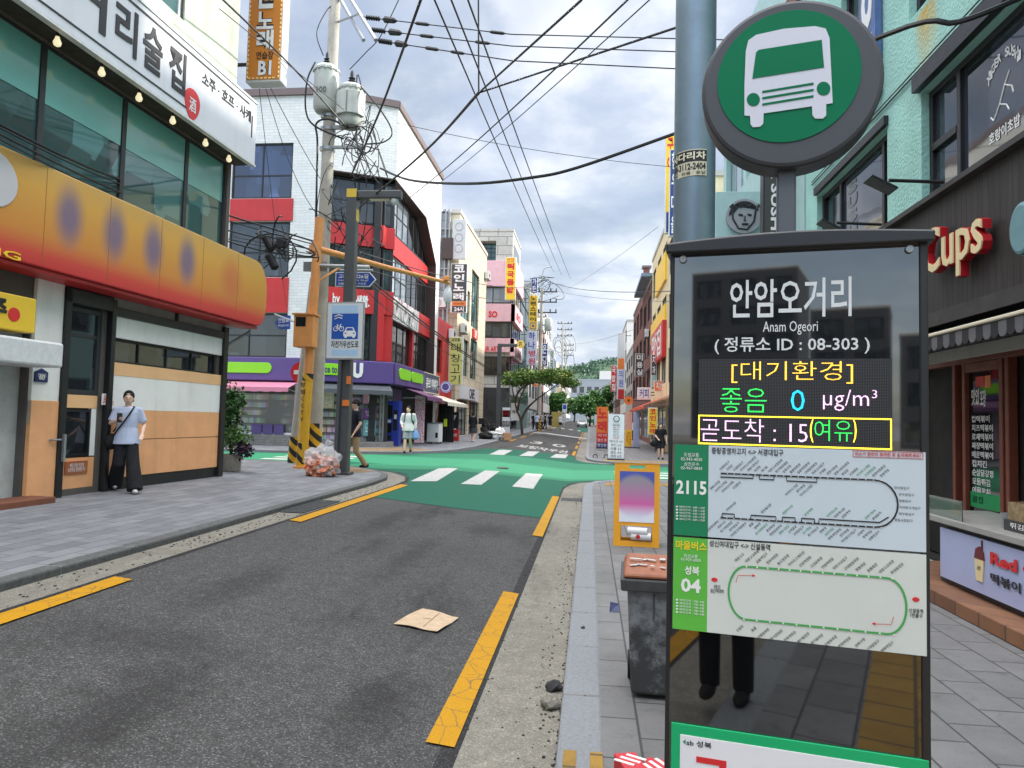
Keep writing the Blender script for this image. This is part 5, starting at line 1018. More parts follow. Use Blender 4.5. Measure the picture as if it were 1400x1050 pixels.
q = MB(); q.fb(FE, er[0], 4.4, er[1], er[3], 0, -.12); q.build('board', 'mint_pale', t3, bevel=.01)
ez = (er[1]+er[3])/2; q = MB(); q.disc(FE, e[0], ez, .44, .1, .1, 32); q.build('round_emblem', mat('emblem_grey', (150, 154, 158), .5, var=.1), t3)
q = MB()
def strokes(mb, fr, pts, r, o): mb.tube([fr.pt(u, z, o) for u, z in pts], r, 5)
c = (e[0], ez)
for k in range(6): strokes(q, FE, [(c[0]-.5*.7+.16*k, c[1]+.32*.7+.1*math.sin(k)), (c[0]-.42*.7+.16*k, c[1]+.42*.7), (c[0]-.34*.7+.16*k, c[1]+.3*.7)], .03, .105)
strokes(q, FE, [(c[0]-.42*.7, c[1]+.25*.7), (c[0]-.4*.7, c[1]-.1*.7), (c[0]-.2*.7, c[1]-.45*.7), (c[0]+.1*.7, c[1]-.5*.7), (c[0]+.34*.7, c[1]-.2*.7), (c[0]+.4*.7, c[1]+.2*.7)], .025, .105)
strokes(q, FE, [(c[0]-.2*.7, c[1]+.05*.7), (c[0]-.05*.7, c[1]+.02*.7)], .025, .105); strokes(q, FE, [(c[0]+.12*.7, c[1]+.05*.7), (c[0]+.25*.7, c[1]+.02*.7)], .025, .105); strokes(q, FE, [(c[0]+.03*.7, c[1]), (c[0], c[1]-.16*.7), (c[0]+.06*.7, c[1]-.18*.7)], .02, .105); strokes(q, FE, [(c[0]-.08*.7, c[1]-.3*.7), (c[0]+.14*.7, c[1]-.3*.7)], .028, .105); q.prism(FE, [(c[0]+.38*math.cos(rad(t)), c[1]+.38*math.sin(rad(t))) for t in range(20, 181, 16)]+[(c[0]-.26, c[1]+.06), (c[0]-.12, c[1]+.22), (c[0]+.1, c[1]+.2)], .108, .1)
q.build('emblem_drawing', 'ink_black', t3)
FJ = Fr((0, 16.2), 0)
v = vsign(FJ, (1046, 1103), [(150, 325, 'sign_dark', '', 'ink_white', .0)], 'black vertical sign with rotated white lettering behind the bus stop post', th=.3, box='black_metal', wall=4.4)
r = FJ.rect(1054, 170, 1066, 322); q = MB(); gv, gf, x0, y0, x1, y1 = glyphs('TIGER SUSHI', .03)
hh = (r[3]-r[1]); ww = r[2]-r[0]; vs = [FJ.pt(r[2]-ww*(b_-y0)/(y1-y0), r[3]-hh*(a_-x0)/(x1-x0), .03) for a_, b_ in gv]; vs = [FJ.pt(r[0]+ww*(b_-y0)/(y1-y0), r[3]-hh*(a_-x0)/(x1-x0), .03) for a_, b_ in gv]; q.add(vs, gf); q.build('turned_lettering', 'ink_white', v)
t = thing('wall_banner', 'tall white and blue wall banner with big white letters beside the round bus sign', 'banner', tuple(FM.pt(pr(1205, 60)[0], 8, .1))); bu = pr(1203, 50)[0]
q = MB(); q.fb(FM, bu-.5, bu+.12, 6.9, 9.9, .12, .02); q.build('cloth', mat('banner_blue', (84, 108, 160), .5, var=.3, scale=3), t); q = MB(); q.text(FM, 'O\nK', (bu-.42, 7.0, bu+.06, 9.0), .13, .01, .08); q.build('lettering', 'ink_white', t)
# behind the camera: what the stop's glass and the windows mirror
Lb = Fr((-8.2, 0), 90)
plain(Lb, -22, -2, 12, 8, 'render_grey', 'glass_dark', 'grey building behind the viewer, mirrored in the bus stop glass', 3, 5, z0=.3)
plain(Fr((4.4, -3), -90), 0, 16, 9, 8, 'render_cream', 'glass_dark', 'cream building behind the viewer on the right, mirrored in the bus stop glass', 2, 4, z0=-.1)
mat('mirror_grey', (74, 78, 84), .8, var=.15)
plain(Fr((9, -75), 180), 0, 9, 11, 9, 'mirror_grey', 'glass_dark', 'low dark building far behind the viewer, mirrored in the bus stop glass', 2, 2, z0=-.1)
plain(Fr((-1, -82), 180), 0, 8, 15, 9, 'mirror_grey', 'glass_dark', 'middle dark building far behind the viewer, mirrored in the bus stop glass', 3, 2, z0=-.1)
plain(Fr((-12, -95), 180), 0, 14, 23, 12, 'mirror_grey', 'glass_dark', 'tall dark building far behind the viewer, mirrored in the bus stop glass', 5, 3, z0=-.1)
# ================================================================== the bus stop
d = ray(914, 600); K0 = (d.x/d.y*2.2, 2.2); FKi = Fr(K0, -11.5)
def kr(x0, y0, x1, y1, o=0.):
    xc, yc = (x0+x1)/2, (y0+y1)/2; return (FKi.px(x0, yc, o)[0], FKi.px(xc, y1, o)[1], FKi.px(x1, yc, o)[0], FKi.px(xc, y0, o)[1])
kw = FKi.px(1270, 600)[0]; ktop = FKi.px(1080, 333)[1]
bs = thing('bus_stop_kiosk', 'dark glass bus stop information post with route boards and a lit dot display', 'bus stop', (K0[0]+.35, 2.14, 0))
mat('kiosk_black', (30, 31, 34), .35, var=.1, spec=.6)
m = mat('kiosk_glass', (9, 10, 12), .025, var=0, spec=1.0); m.node_tree.nodes['Principled BSDF'].inputs['IOR'].default_value = 1.72
q = MB(); q.fb(FKi, .012, kw-.022, .1, ktop-.012, 0, -.012); q.build('glass_panel', m, bs)
q = MB(); q.fb(FKi, 0, .012, .02, ktop-.01, .006, -.13); q.fb(FKi, kw-.022, kw, .02, ktop-.01, .006, -.13); q.fb(FKi, .012, kw-.022, .02, ktop-.01, -.014, -.13); q.fb(FKi, -.02, kw+.02, 0, .1, .03, -.16); q.build('cabinet', 'kiosk_black', bs, bevel=.004)
q = MB(); n = 10
pts = [(-.012, ktop-.02)]+[(kw+.012, ktop-.02)]+[(kw+.012-(kw+.024)*i/n, ktop+.012+.018*math.sin(math.pi*i/n)) for i in range(n+1)]; q.prism(FKi, pts, .035, -.15); q.build('top_cap', 'kiosk_black', bs, bevel=.006)
q = MB()
for px, py in ((934, 355), (1243, 341)): u, z = FKi.px(px, py); q.disc(FKi, u, z, .0115, .01, .01, 20)
q.build('standoff_cap', 'silver', bs, bevel=.002)
mat('print_white', (214, 218, 220), .45, var=0); mat('print_grey', (60, 62, 66), .5, var=0)
q = MB()
q.text(FKi, '안암오거리', kr(998, 381, 1164, 434), .0035, .001, .012); q.text(FKi, 'Anam Ogeori', kr(1043, 439, 1118, 458), .0035, .001, .0); q.text(FKi, '( 정류소 ID : 08-303 )', kr(977, 460, 1189, 484), .0035, .001, .012); q.build('stop_name_lettering', 'print_white', bs)
# dot display
def led(name, rgb, st):
    m = mat(name, rgb, .4, var=0, emit=1.); nt = m.node_tree; b = nt.nodes['Principled BSDF']; tc = nd(nt, 'ShaderNodeTexCoord'); sx = nd(nt, 'ShaderNodeSeparateXYZ'); nt.links.new(tc.outputs['Object'], sx.inputs[0])
    P = .0043; u = mth(nt, 'MULTIPLY', sx.outputs[0], 1/(P*math.cos(rad(11.5)))); v = mth(nt, 'MULTIPLY', sx.outputs[2], 1/P)
    a = mth(nt, 'SUBTRACT', mth(nt, 'FRACT', u), .5); c = mth(nt, 'SUBTRACT', mth(nt, 'FRACT', v), .5); r = mth(nt, 'SQRT', mth(nt, 'ADD', mth(nt, 'MULTIPLY', a, a), mth(nt, 'MULTIPLY', c, c)))
    k = ramp(nt, r, [(.26, 1), (.46, .12)]).outputs[0]
    if st: nt.links.new(mth(nt, 'MULTIPLY', k, st), b.inputs['Emission Strength'])
    else:
        b.inputs['Emission Strength'].default_value = 0; nt.links.new(mixc(nt, ramp(nt, r, [(.2, 1), (.34, 0)]).outputs[0], (.006, .006, .007), (.09, .09, .10)), b.inputs['Base Color'])
    return m
led('led_off', (20, 20, 22), 0); led('led_yellow', (255, 200, 70), 1.1); led('led_green', (50, 220, 90), .95); led('led_cyan', (30, 190, 235), 1.1); led('led_pink', (236, 190, 232), 1.05); led('led_frame', (255, 226, 60), 1.5)
L0 = kr(955, 490, 1219, 609); lu0, lu1 = L0[0], L0[2]; lz0 = FKi.px(955, 607)[1]; lz1 = FKi.px(955, 491)[1]; lzm = FKi.px(955, 567)[1]
q = MB(); q.fb(FKi, lu0, lu1, lz0, lz1, .003, .0); dp = q.build('dot_display', 'led_off', bs)
for nm, tx, r, mm, w in (('yellow_message', '[대기환경]', (1000, 494, 1166, 524), 'led_yellow', -.010), ('green_message', '좋음', (985, 531, 1048, 564), 'led_green', -.010), ('cyan_message', '0', (1081, 533, 1100, 562), 'led_cyan', -.006), ('pink_message', 'µg/m³', (1125, 533, 1199, 562), 'led_pink', -.008)):
    q = MB(); q.text(FKi, tx, kr(*r), .0045, .0008, w); q.build(nm, mm, dp)
q = MB(); q.text(FKi, '곧도착 : 15', kr(958, 573, 1104, 605), .0045, .0008, -.010); q.build('arrival_message', 'led_pink', dp)
q = MB(); q.text(FKi, '(', kr(1107, 573, 1112, 605), .0045, .0008, .01); q.text(FKi, ')', kr(1166, 573, 1171, 605), .0045, .0008, .01)
e = .0043
for r in ((lu0, lz0, lu1, lz0+e), (lu0, lzm-e, lu1, lzm), (lu0, lz0+e, lu0+e, lzm-e), (lu1-e, lz0+e, lu1, lzm-e)): q.fb(FKi, r[0], r[2], r[1], r[3], .0042, .003)
q.build('display_frame', 'led_frame', dp)
q = MB(); q.text(FKi, '여유', kr(1113, 574, 1165, 603), .0045, .0008, -.010); q.build('green_arrival_message', 'led_green', dp)
# route boards
zL = lambda y: FKi.px(945, y)[1]
b1 = (FKi.px(922, 670)[0], zL(733)+.002, FKi.px(1265, 680)[0], zL(608)); b2 = (b1[0], zL(861), b1[2], zL(735)); ug = FKi.px(968.5, 670)[0]
mat('board_blue', (196, 208, 216), .35, var=.05, scale=4); mat('board_pale', (206, 210, 204), .35, var=.05, scale=4); mat('board_green', (22, 124, 82), .4, var=.06); mat('board_lime', (92, 180, 66), .4, var=.06); mat('route_green', (70, 160, 82), .4, var=0)
def rtext(mb, t, u, z, h, ang, end=False, o=.0085, w=.005):
    v, f, x0, y0, x1, y1 = glyphs(t, w); k = h/.8; ca, sa = math.cos(rad(ang)), math.sin(rad(ang)); off = -x1 if end else -x0
    mb.add([FKi.pt(u+((a+off)*ca-b_*sa)*k, z+((a+off)*sa+b_*ca)*k, o) for a, b_ in v], f)
names = ['안암역', '고대병원', '보문역', '성북구청', '종암동', '제기동', '청량리', '신설동', '용두동', '면목역', '중랑역', '상봉동', '망우동', '길음역', '정릉', '국민대', '아리랑고개', '미아리고개', '고대앞', '대광고교', '경동시장', '홍릉', '회기역', '휘경동']
def board(b, gm, wm, nm):
    q = MB(); q.fb(FKi, ug, b[2], b[1], b[3], .007, .001); w = q.build(nm, wm, bs); q = MB(); q.fb(FKi, b[0], ug, b[1], b[3], .0072, .001); q.build('route_number_panel', gm, w); return w
w1 = board(b1, 'board_green', 'board_blue', 'route_board'); w2 = board(b2, 'board_lime', 'board_pale', 'route_board')
q = MB(); q.text(FKi, '2115', kr(924.5, 657, 966, 676, .007), .0085, .001, .03); q.text(FKi, '도원교통\n02-943-4030', kr(931, 619, 960, 630, .007), .0085, .0006); q.text(FKi, '삼진운수\n02-967-0843', kr(931, 632, 960, 642, .007), .0085, .0006)
for i in range(5): q.text(FKi, '● 배차간격 : 8분~12분', kr(924, 692+i*4.2, 964, 695+i*4.2, .007), .0085, .0006)
q.text(FKi, '성북', kr(936, 774, 956, 786, .007), .0085, .001, .02); q.text(FKi, '04', kr(931, 791, 958, 810, .007), .0085, .001, .03)
q.text(FKi, '진선교통\n02-929-2020', kr(931, 758, 958, 767, .007), .0085, .0006)
for i in range(5): q.text(FKi, '● 배차간격 : 7분~9분', kr(924, 820+i*4.2, 963, 823+i*4.2, .007), .0085, .0006)
q.build('number_lettering', 'ink_white', w1)
q = MB(); q.text(FKi, '마을버스', kr(924, 740, 966, 752, .007), .0085, .001, .015); q.build('yellow_lettering', 'ink_yellow', w2)
q = MB(); q.text(FKi, '중랑공영차고지 <-> 서경대입구', kr(973, 613, 1071, 622, .007), .0085, .0006, .01); U0, V0 = FKi.px(985, 650, .007)
bw, bh = b1[2]-ug, b1[3]-b1[1]; B1 = lambda a, c: (ug+bw*a, b1[1]+bh*c)
def pathstroke(mb, pts, r, o): mb.tube([FKi.pt(u, z, o) for u, z in pts], r, 4)
def strip(mb, pts, h, o=.009):
    P = offset(pts, h); Q = offset(pts, -h)
    for i in range(len(pts)-1): mb.add([FKi.pt(x.x, x.y, o) for x in (Q[i], Q[i+1], P[i+1], P[i])], [(0, 1, 2, 3)])
top = [B1(.06, .70), B1(.78, .70)]+[B1(.78+.10*math.sin(rad(t)), .46+.24*math.cos(rad(t))) for t in range(15, 180, 15)]+[B1(.78, .22), B1(.06, .22)]
strip(q, top, .0022); strip(q, [B1(.06, .66), B1(.22, .66), B1(.22, .70)], .0018); strip(q, [B1(.25, .70), B1(.25, .655), B1(.32, .655), B1(.32, .70)], .0018); strip(q, [B1(.38, .70), B1(.38, .65), B1(.52, .65), B1(.52, .70)], .0018)
for a, c_ in ((.07, .13), (.21, .33), (.36, .42), (.45, .51)): strip(q, [B1(a, .22), B1(a, .265), B1(c_, .265), B1(c_, .22)], .0018)
strip(q, [B1(.53, .22), B1(.53, .27), B1(.80, .27), B1(.84, .33)], .0018)
R = random.Random(3); qg = MB(); qd = MB()
for i in range(23):
    a = .06+.034*i; g = qg if i in (19, 20) else q; rtext(g, R.choice(names)+R.choice(['', '입구', '앞', '정류장']), *B1(a, .73), .0066, 45); qd.disc(FKi, *B1(a, .70), .0016, .0095, .001, 6)
    g = qg if i in (7, 10, 13, 16) else q; rtext(g, R.choice(names)+R.choice(['', '입구', '앞', '정류장']), *B1(a-.005, .175), .0066, 45, True); qd.disc(FKi, *B1(a, .22), .0016, .0095, .001, 6)
    if i in (1, 6, 9, 12, 15, 16, 17, 20, 21): g = qg if i in (9, 12, 15, 20) else q; rtext(g, R.choice(names)+R.choice(['역', '시장']), *B1(a, .29), .0066, 45)
    if i in (0, 1, 2, 3, 11, 12, 13): rtext(q, R.choice(names)+'앞', *B1(a, .61), .0066, 45, True)
for i in range(6): rtext(q, R.choice(names)+'입구', *B1(.885+(-.02 if i in (0, 5) else 0), .62-.065*i), .0066, 0)
q.build('route_lettering', 'ink_black', w1); qg.build('green_lettering', 'ink_green', w1); qd.build('stop_dots', 'ink_white', w1)
q = MB(); r = kr(1166, 617, 1262, 626, .007); q.text(FKi, '버스가 완전히 정차한 후 승차해주세요!', (r[0]+.006, r[1]+.004, r[2]-.006, r[3]-.004), .009, .0006, .01)
for s in ((r[0], r[1], r[2], r[1]+.001), (r[0], r[3]-.001, r[2], r[3]), (r[0], r[1], r[0]+.001, r[3]), (r[2]-.001, r[1], r[2], r[3])): q.fb(FKi, s[0], s[2], s[1], s[3], .0085, .007)
q.build('red_lettering', 'ink_red', w1)
bw2, bh2 = b2[2]-ug, b2[3]-b2[1]; B2 = lambda a, c: (ug+bw2*a, b2[1]+bh2*c)
ov = [B2(.19+.64*i/10, .74) for i in range(11)]+[B2(.83+.085*math.sin(rad(t)), .46+.28*math.cos(rad(t))) for t in range(12, 180, 12)]+[B2(.83-.64*i/10, .18) for i in range(11)]+[B2(.19-.085*math.sin(rad(t)), .46-.28*math.cos(rad(t))) for t in range(12, 181, 12)]
q = MB(); strip(q, ov, .0028); q.build('route_line', 'route_green', w2)
q = MB(); q.text(FKi, '성신여대입구 <-> 신설동역', kr(970, 741, 1053, 750, .007), .0085, .0006, .01); qd = MB()
for i in range(15): a = .14+.051*i; rtext(q, R.choice(names)+R.choice(['', '입구', '후문', '정문']), *B2(a, .78), .0074, 45); qd.disc(FKi, *B2(a, .74), .0024, .0095, .001, 8)
for i in range(12): a = .18+.062*i; rtext(q, R.choice(names)+R.choice(['', '입구', '후문', '정문']), *B2(a, .10), .0074, 45, True); qd.disc(FKi, *B2(a, .18), .0024, .0095, .001, 8)
q.text(FKi, '4호선\n성신여대역', (*B2(.015, .43), *B2(.08, .52)), .0085, .0006); q.text(FKi, '신설동역\n1번출구', (*B2(.925, .37), *B2(.985, .46)), .0085, .0006); q.build('route_lettering', 'ink_black', w2); qd.build('stop_dots', 'ink_white', w2)
q = MB()
for c in (B2(.035, .57), B2(.955, .55)): q.prism(FKi, [(c[0]+.009*math.cos(t), c[1]+.006*math.sin(t)) for t in [2*math.pi*i/16 for i in range(16)]], .0085, .007)
for sx_, a, c in ((1, .14, .56), (-1, .86, .36)):
    strip(q, [B2(a, c), B2(a+.01*sx_, c+.08*sx_), B2(a+.08*sx_, c+.09*sx_)], .0008); p_ = B2(a+.09*sx_, c+.09*sx_); q.prism(FKi, [(p_[0]-.006*sx_, p_[1]-.004*sx_), (p_[0]+.002*sx_, p_[1]), (p_[0]-.006*sx_, p_[1]+.004*sx_)], .0085, .007)
q.build('red_markers', 'ink_red', w2)
# no smoking notice at the foot
nz = FKi.px(945, 990)[1]; q = MB(); q.fb(FKi, b1[0], b1[2]+.004, .42, nz, .008, .001); ns = q.build('notice_board', mat('notice_green', (14, 166, 104), .4, var=.03), bs, bevel=.002)
q = MB(); q.fb(FKi, b1[0]+.026, b1[2]-.022, .445, nz-.03, .0095, .007); q.build('notice_panel', mat('notice_white', (222, 222, 226), .4, var=.03), ns, bevel=.002)
q = MB(); q.text(FKi, '금', (b1[0]+.06, nz-.19, b1[0]+.17, nz-.085), .011, .001, .04); q.text(FKi, '연', (b1[0]+.20, nz-.19, b1[0]+.31, nz-.085), .011, .001, .04); q.build('notice_lettering', 'ink_red', ns)
q = MB(); q.text(FKi, 'sb 성북', (b1[0]+.045, nz-.058, b1[0]+.115, nz-.040), .011, .0006, .01); q.build('small_lettering', 'ink_black', ns)
q = MB(); q.prism(FKi, [(b1[0]+.034, nz-.049), (b1[0]+.042, nz-.056), (b1[0]+.042, nz-.042)], .011, .009); q.build('notice_logo', 'ink_green', ns)
# round bus sign and its post
mat('post_grey', (92, 96, 102), .4, .3, var=.08); mat('disc_grey', (66, 68, 74), .5, .1, var=.1)
t = thing('bus_sign', 'round grey rimmed green bus sign with a white bus picture on a short grey post', 'bus sign', tuple(FKi.pt(.3, ktop, -.06)))
cu, cz = FKi.px(1080, 113); r1 = (FKi.px(1208, 115)[0]-cu)*1.015; rg = FKi.px(1178, 105)[0]-FKi.px(981, 105)[0]; rg /= 2
pu0, pu1 = FKi.px(1062, 290, -.05)[0], FKi.px(1088, 290, -.05)[0]
q = MB(); q.fb(FKi, pu0, pu1, ktop+.02, cz-r1+.06, -.04, -.10); q.build('post', 'post_grey', t, bevel=.006)
q = MB(); pr_ = lambda r: [(cu+r*math.cos(2*math.pi*i/72), cz+r*math.sin(2*math.pi*i/72)) for i in range(72)]
q.prism(FKi, pr_(r1), 0, -.11); q.build('rim', 'disc_grey', t, bevel=.012)
gu, gz = (FKi.px(1178, 105)[0]+FKi.px(981, 105)[0])/2, FKi.px(1080, 104)[1]
q = MB(); q.prism(FKi, [(gu+rg*math.cos(2*math.pi*i/72), gz+rg*math.sin(2*math.pi*i/72)) for i in range(72)], .003, -.004); q.build('sign_face', mat('bus_green', (0, 112, 76), .5, var=.05, spec=.15), t)
PXd = lambda a: FKi.px(900+a[0]*.357, a[1]*.357)
body = [(345, 158), (375, 137), (480, 114), (600, 104), (640, 113), (655, 150), (667, 398), (642, 402), (642, 445), (630, 457), (600, 457), (590, 445), (588, 410), (403, 437), (402, 475), (390, 488), (362, 490), (353, 478), (352, 447), (330, 445), (330, 330), (335, 200)][::-1]
q = MB(); q.prism(FKi, [PXd(p) for p in body], .006, .0); q.build('bus_picture', mat('bus_white', (206, 208, 220), .4, var=.03), t)
q = MB(); q.prism(FKi, [PXd(p) for p in ((360, 305), (634, 262), (625, 157), (385, 195), (374, 205))], .0075, .0)
for k in range(3): y = 352+24*k; q.prism(FKi, [PXd(p) for p in ((398, y), (398, y+8), (594, y-24), (594, y-32))], .0075, .0)
for c, rr_ in (((364, 385), 25), ((632, 343), 26)): q.prism(FKi, [PXd((c[0]+rr_*math.cos(a), c[1]-rr_*math.sin(a))) for a in [2*math.pi*i/24 for i in range(24)]], .0075, .0)
q.build('bus_cutouts', 'bus_green', t)
# galvanised pole behind the stop
m = mat('galvanised', (122, 142, 156), .42, .55, var=.16, scale=9); nt = m.node_tree
d = ray(950, 300); gx = d.x/d.y*3.0; gp_ = thing('galvanised_pole', 'thick galvanised steel pole rising behind the bus stop', 'pole', (gx, 3.0, 0))
q = MB(); q.cyl((gx, 3.0, 0), (gx-.012, 3.0, 9), .0885, .078, 40); q.build('shaft', m, gp_, smooth=True)
sp = at(940, 232, 3.0); q = MB(); qs = MB(); RR = .0885; zc = sp.z; qw = MB()
def cylp(a, z, r): return (gx+r*math.sin(a), 3.0-r*math.cos(a), z)
a0, a1, h_ = rad(-88), rad(22), .055
for i in range(16):
    x0, x1 = a0+(a1-a0)*i/16, a0+(a1-a0)*(i+1)/16
    q.add([cylp(x0, zc-h_, RR), cylp(x1, zc-h_, RR), cylp(x1, zc+h_, RR), cylp(x0, zc+h_, RR)], [(0, 1, 2, 3)])
    qs.add([cylp(x0, zc+.004, RR+.0006), cylp(x1, zc+.004, RR+.0006), cylp(x1, zc+h_-.004, RR+.0006), cylp(x0, zc+h_-.004, RR+.0006)], [(0, 1, 2, 3)])
def ctext(mb, tx, w, x0, x1, z0, z1):
    v, f, ax, ay, bx, by = glyphs(tx, w); mb.add([cylp(x0+(x1-x0)*(p[0]-ax)/(bx-ax), z0+(z1-z0)*(p[1]-ay)/(by-ay), RR+.0014) for p in v], f)
stk = q.build('sticker', mat('sticker_pale', (206, 202, 176), .5, var=.08), gp_); qs.build('sticker_band', 'ink_black', stk)
q = MB(); ctext(q, '사다리차', .03, a0+.05, a1-.05, zc+.012, zc+h_-.01); q.build('sticker_title', mat('sticker_ink', (226, 222, 196), .5, var=0), stk); q = MB(); ctext(q, '010-3112-2404', .03, a0+.03, a1-.05, zc-.030, zc-.002); ctext(q, '이사 · 화물 · 용달', .01, a0+.05, a1-.05, zc-.05, zc-.036); q.build('sticker_number', 'ink_black', stk)

# ------------------------------------------------------------------ foreground litter, bin and boards
FBn = Fr((.25, 4.52), -3)
bn = thing('wheeled_bin', 'scuffed grey wheeled bin with a rust orange lid beside the bus stop', 'bin', (.5, 4.75, 0))
m = mat('bin_grey', (112, 114, 118), .6, var=0); nt = m.node_tree; b = nt.nodes['Principled BSDF']; tc = nd(nt, 'ShaderNodeTexCoord'); sx = nd(nt, 'ShaderNodeSeparateXYZ'); nt.links.new(tc.outputs['Object'], sx.inputs[0])
n = nd(nt, 'ShaderNodeTexNoise', i_Scale=9, i_Detail=8, i_Roughness=.75); nt.links.new(tc.outputs['Object'], n.inputs['Vector'])
f = ramp(nt, mth(nt, 'ADD', n.outputs[0], mth(nt, 'MULTIPLY', sx.outputs[2], -.42)), [(.20, 0), (.42, .9)]).outputs[0]
f2 = ramp(nt, n.outputs[0], [(.62, 0), (.72, .3)]).outputs[0]; nt.links.new(mixc(nt, mth(nt, 'MAXIMUM', f, f2), lin(124, 126, 130), lin(40, 40, 42)), b.inputs['Base Color'])
zr_ = .745
def frus(mb, a0, a1, z0, b0, b1, z1, o0, o1, p0, p1):
    mb.hexa([FBn.pt(a0, z0, o0), FBn.pt(a0, z0, o1), FBn.pt(a1, z0, o1), FBn.pt(a1, z0, o0)][::-1]+[FBn.pt(b0, z1, p0), FBn.pt(b0, z1, p1), FBn.pt(b1, z1, p1), FBn.pt(b1, z1, p0)][::-1]); return mb
q = MB(); frus(q, .03, .46, .03, -.005, .5, zr_, -.03, -.44, .0, -.5); q.build('tub', m, bn, bevel=.02)
q = MB(); frus(q, -.04, .54, zr_-.075, -.045, .545, zr_, .035, -.53, .04, -.54); q.build('rim', mat('bin_rim', (70, 70, 72), .6, var=.4, scale=9), bn, bevel=.01)
q = MB(); q.hexa([FBn.pt(-.03, zr_+.005, .03), FBn.pt(.54, zr_+.005, .03), FBn.pt(.54, zr_+.03, -.5), FBn.pt(-.03, zr_+.03, -.5), FBn.pt(-.02, zr_+.035, .02), FBn.pt(.53, zr_+.035, .02), FBn.pt(.5, zr_+.075, -.47), FBn.pt(.0, zr_+.075, -.47)]); q.build('lid', mat('lid_orange', (152, 92, 62), .55, var=.3, scale=6), bn, bevel=.015)
q = MB()
for i in range(9): q.box(FBn.pt(.03+.06*(i % 5)+rnd.uniform(0, .03), zr_+.055+.0045*(i % 3)+.012*(i//5), -.12-.13*(i//5)+rnd.uniform(-.03, .03)), (rnd.uniform(.03, .08), rnd.uniform(.02, .05), .003), rnd.uniform(0, 3))
q.build('stuck_stickers', 'sign_grey', bn)
q = MB()
for u in (.04, .45): q.cyl(FBn.pt(u-.03, .09, -.42), FBn.pt(u+.03, .09, -.42), .09, .09, 18)
q.build('wheel', 'iron_dark', bn); q = MB(); q.tube([FBn.pt(.0, zr_-.02, -.5), FBn.pt(.0, zr_-.0, -.58), FBn.pt(.5, zr_-.0, -.58), FBn.pt(.5, zr_-.02, -.5)], .016, 6); q.build('handle', 'bin_rim', bn)
q = MB(); q.tube([FBn.pt(.16, .5, .012), FBn.pt(.16, .66, .004)], .006, 5); q.build('latch', 'bin_rim', bn)
# yellow standing board
FYb = Fr((.35, 10.12), -4); yw = FYb.px(902, 690)[0]; yz = FYb.px(870, 634)[1]
yt = thing('yellow_standing_board', 'yellow plastic standing board with a blue and pink poster and white bottles as weights', 'sign board', (.65, 10.1, 0))
def lean(mb, s): mb.v = [v+Vector((FYb.n.x, FYb.n.y, 0))*(-s*(v.z)) for v in mb.v]; return mb
mat('board_yellow', (232, 160, 24), .4, var=.06)
hole = (.10, .07, yw-.10, .28); hand = (yw/2-.11, yz-.08, yw/2+.11, yz-.03)
for s, nm, o in ((.16, 'front_panel', .0), (-.16, 'rear_panel', -.36)):
    q = MB(); wall_sheet(q, FYb, 0, yw, .0, yz, [hole, hand], .03, o); wall_sheet(q, FYb, 0, yw, 0, yz, [hole, hand], .0, o-.03)
    for r in ((0, 0, .0, yz), (yw, 0, yw, yz)): q.add([FYb.pt(r[0], 0, o), FYb.pt(r[0], yz, o), FYb.pt(r[0], yz, o-.03), FYb.pt(r[0], 0, o-.03)], [(0, 1, 2, 3)])
    q.add([FYb.pt(0, yz, o), FYb.pt(yw, yz, o), FYb.pt(yw, yz, o-.03), FYb.pt(0, yz, o-.03)], [(0, 1, 2, 3)]); lean(q, s).build(nm, 'board_yellow', yt)
m = mat('pink_poster', (214, 214, 222), .4, var=0); nt = m.node_tree; b = nt.nodes['Principled BSDF']; tc = nd(nt, 'ShaderNodeTexCoord'); sx = nd(nt, 'ShaderNodeSeparateXYZ'); nt.links.new(tc.outputs['Object'], sx.inputs[0])
py0, py1 = .33, yz-.12; g1 = ramp(nt, mth(nt, 'DIVIDE', mth(nt, 'SUBTRACT', sx.outputs[2], py0), py1-py0), [(0, lin(216, 220, 236)), (.12, lin(210, 210, 226)), (.36, lin(206, 96, 160)), (.55, lin(178, 120, 160)), (.8, lin(150, 140, 150)), (1, lin(140, 138, 146))]).outputs[0]
a = mth(nt, 'SUBTRACT', sx.outputs[0], (FYb.pt(yw/2, 0).x-.65)); c = mth(nt, 'SUBTRACT', sx.outputs[2], (py0+py1)/2); rr2 = mth(nt, 'SQRT', mth(nt, 'ADD', mth(nt, 'MULTIPLY', a, a), mth(nt, 'MULTIPLY', c, c)))
back = ramp(nt, sx.outputs[2], [(.55, lin(222, 224, 232)), (.75, lin(70, 84, 170))]).outputs[0]; nt.links.new(mixc(nt, ramp(nt, rr2, [(.27, 0), (.33, 1)]).outputs[0], g1, back), b.inputs['Base Color'])
q = MB(); q.fb(FYb, .075, yw-.075, py0, py1, .008, .0); lean(q, .16).build('poster', m, yt)
q = MB()
for z, u in ((.14, .05), (.21, .0)): q.cyl(FYb.pt(.2+u, z, -.05), FYb.pt(.47+u, z, -.02), .055, .055, 16); 
q.build('bottle_weight', mat('bottle_white', (226, 226, 226), .3, var=.05), yt, smooth=True); q = MB(); c = FYb.pt(.30, .14, .012); q.disc(FYb, .34, .14, .03, .03, .012, 16); q.build('bottle_label', 'ink_red', yt)
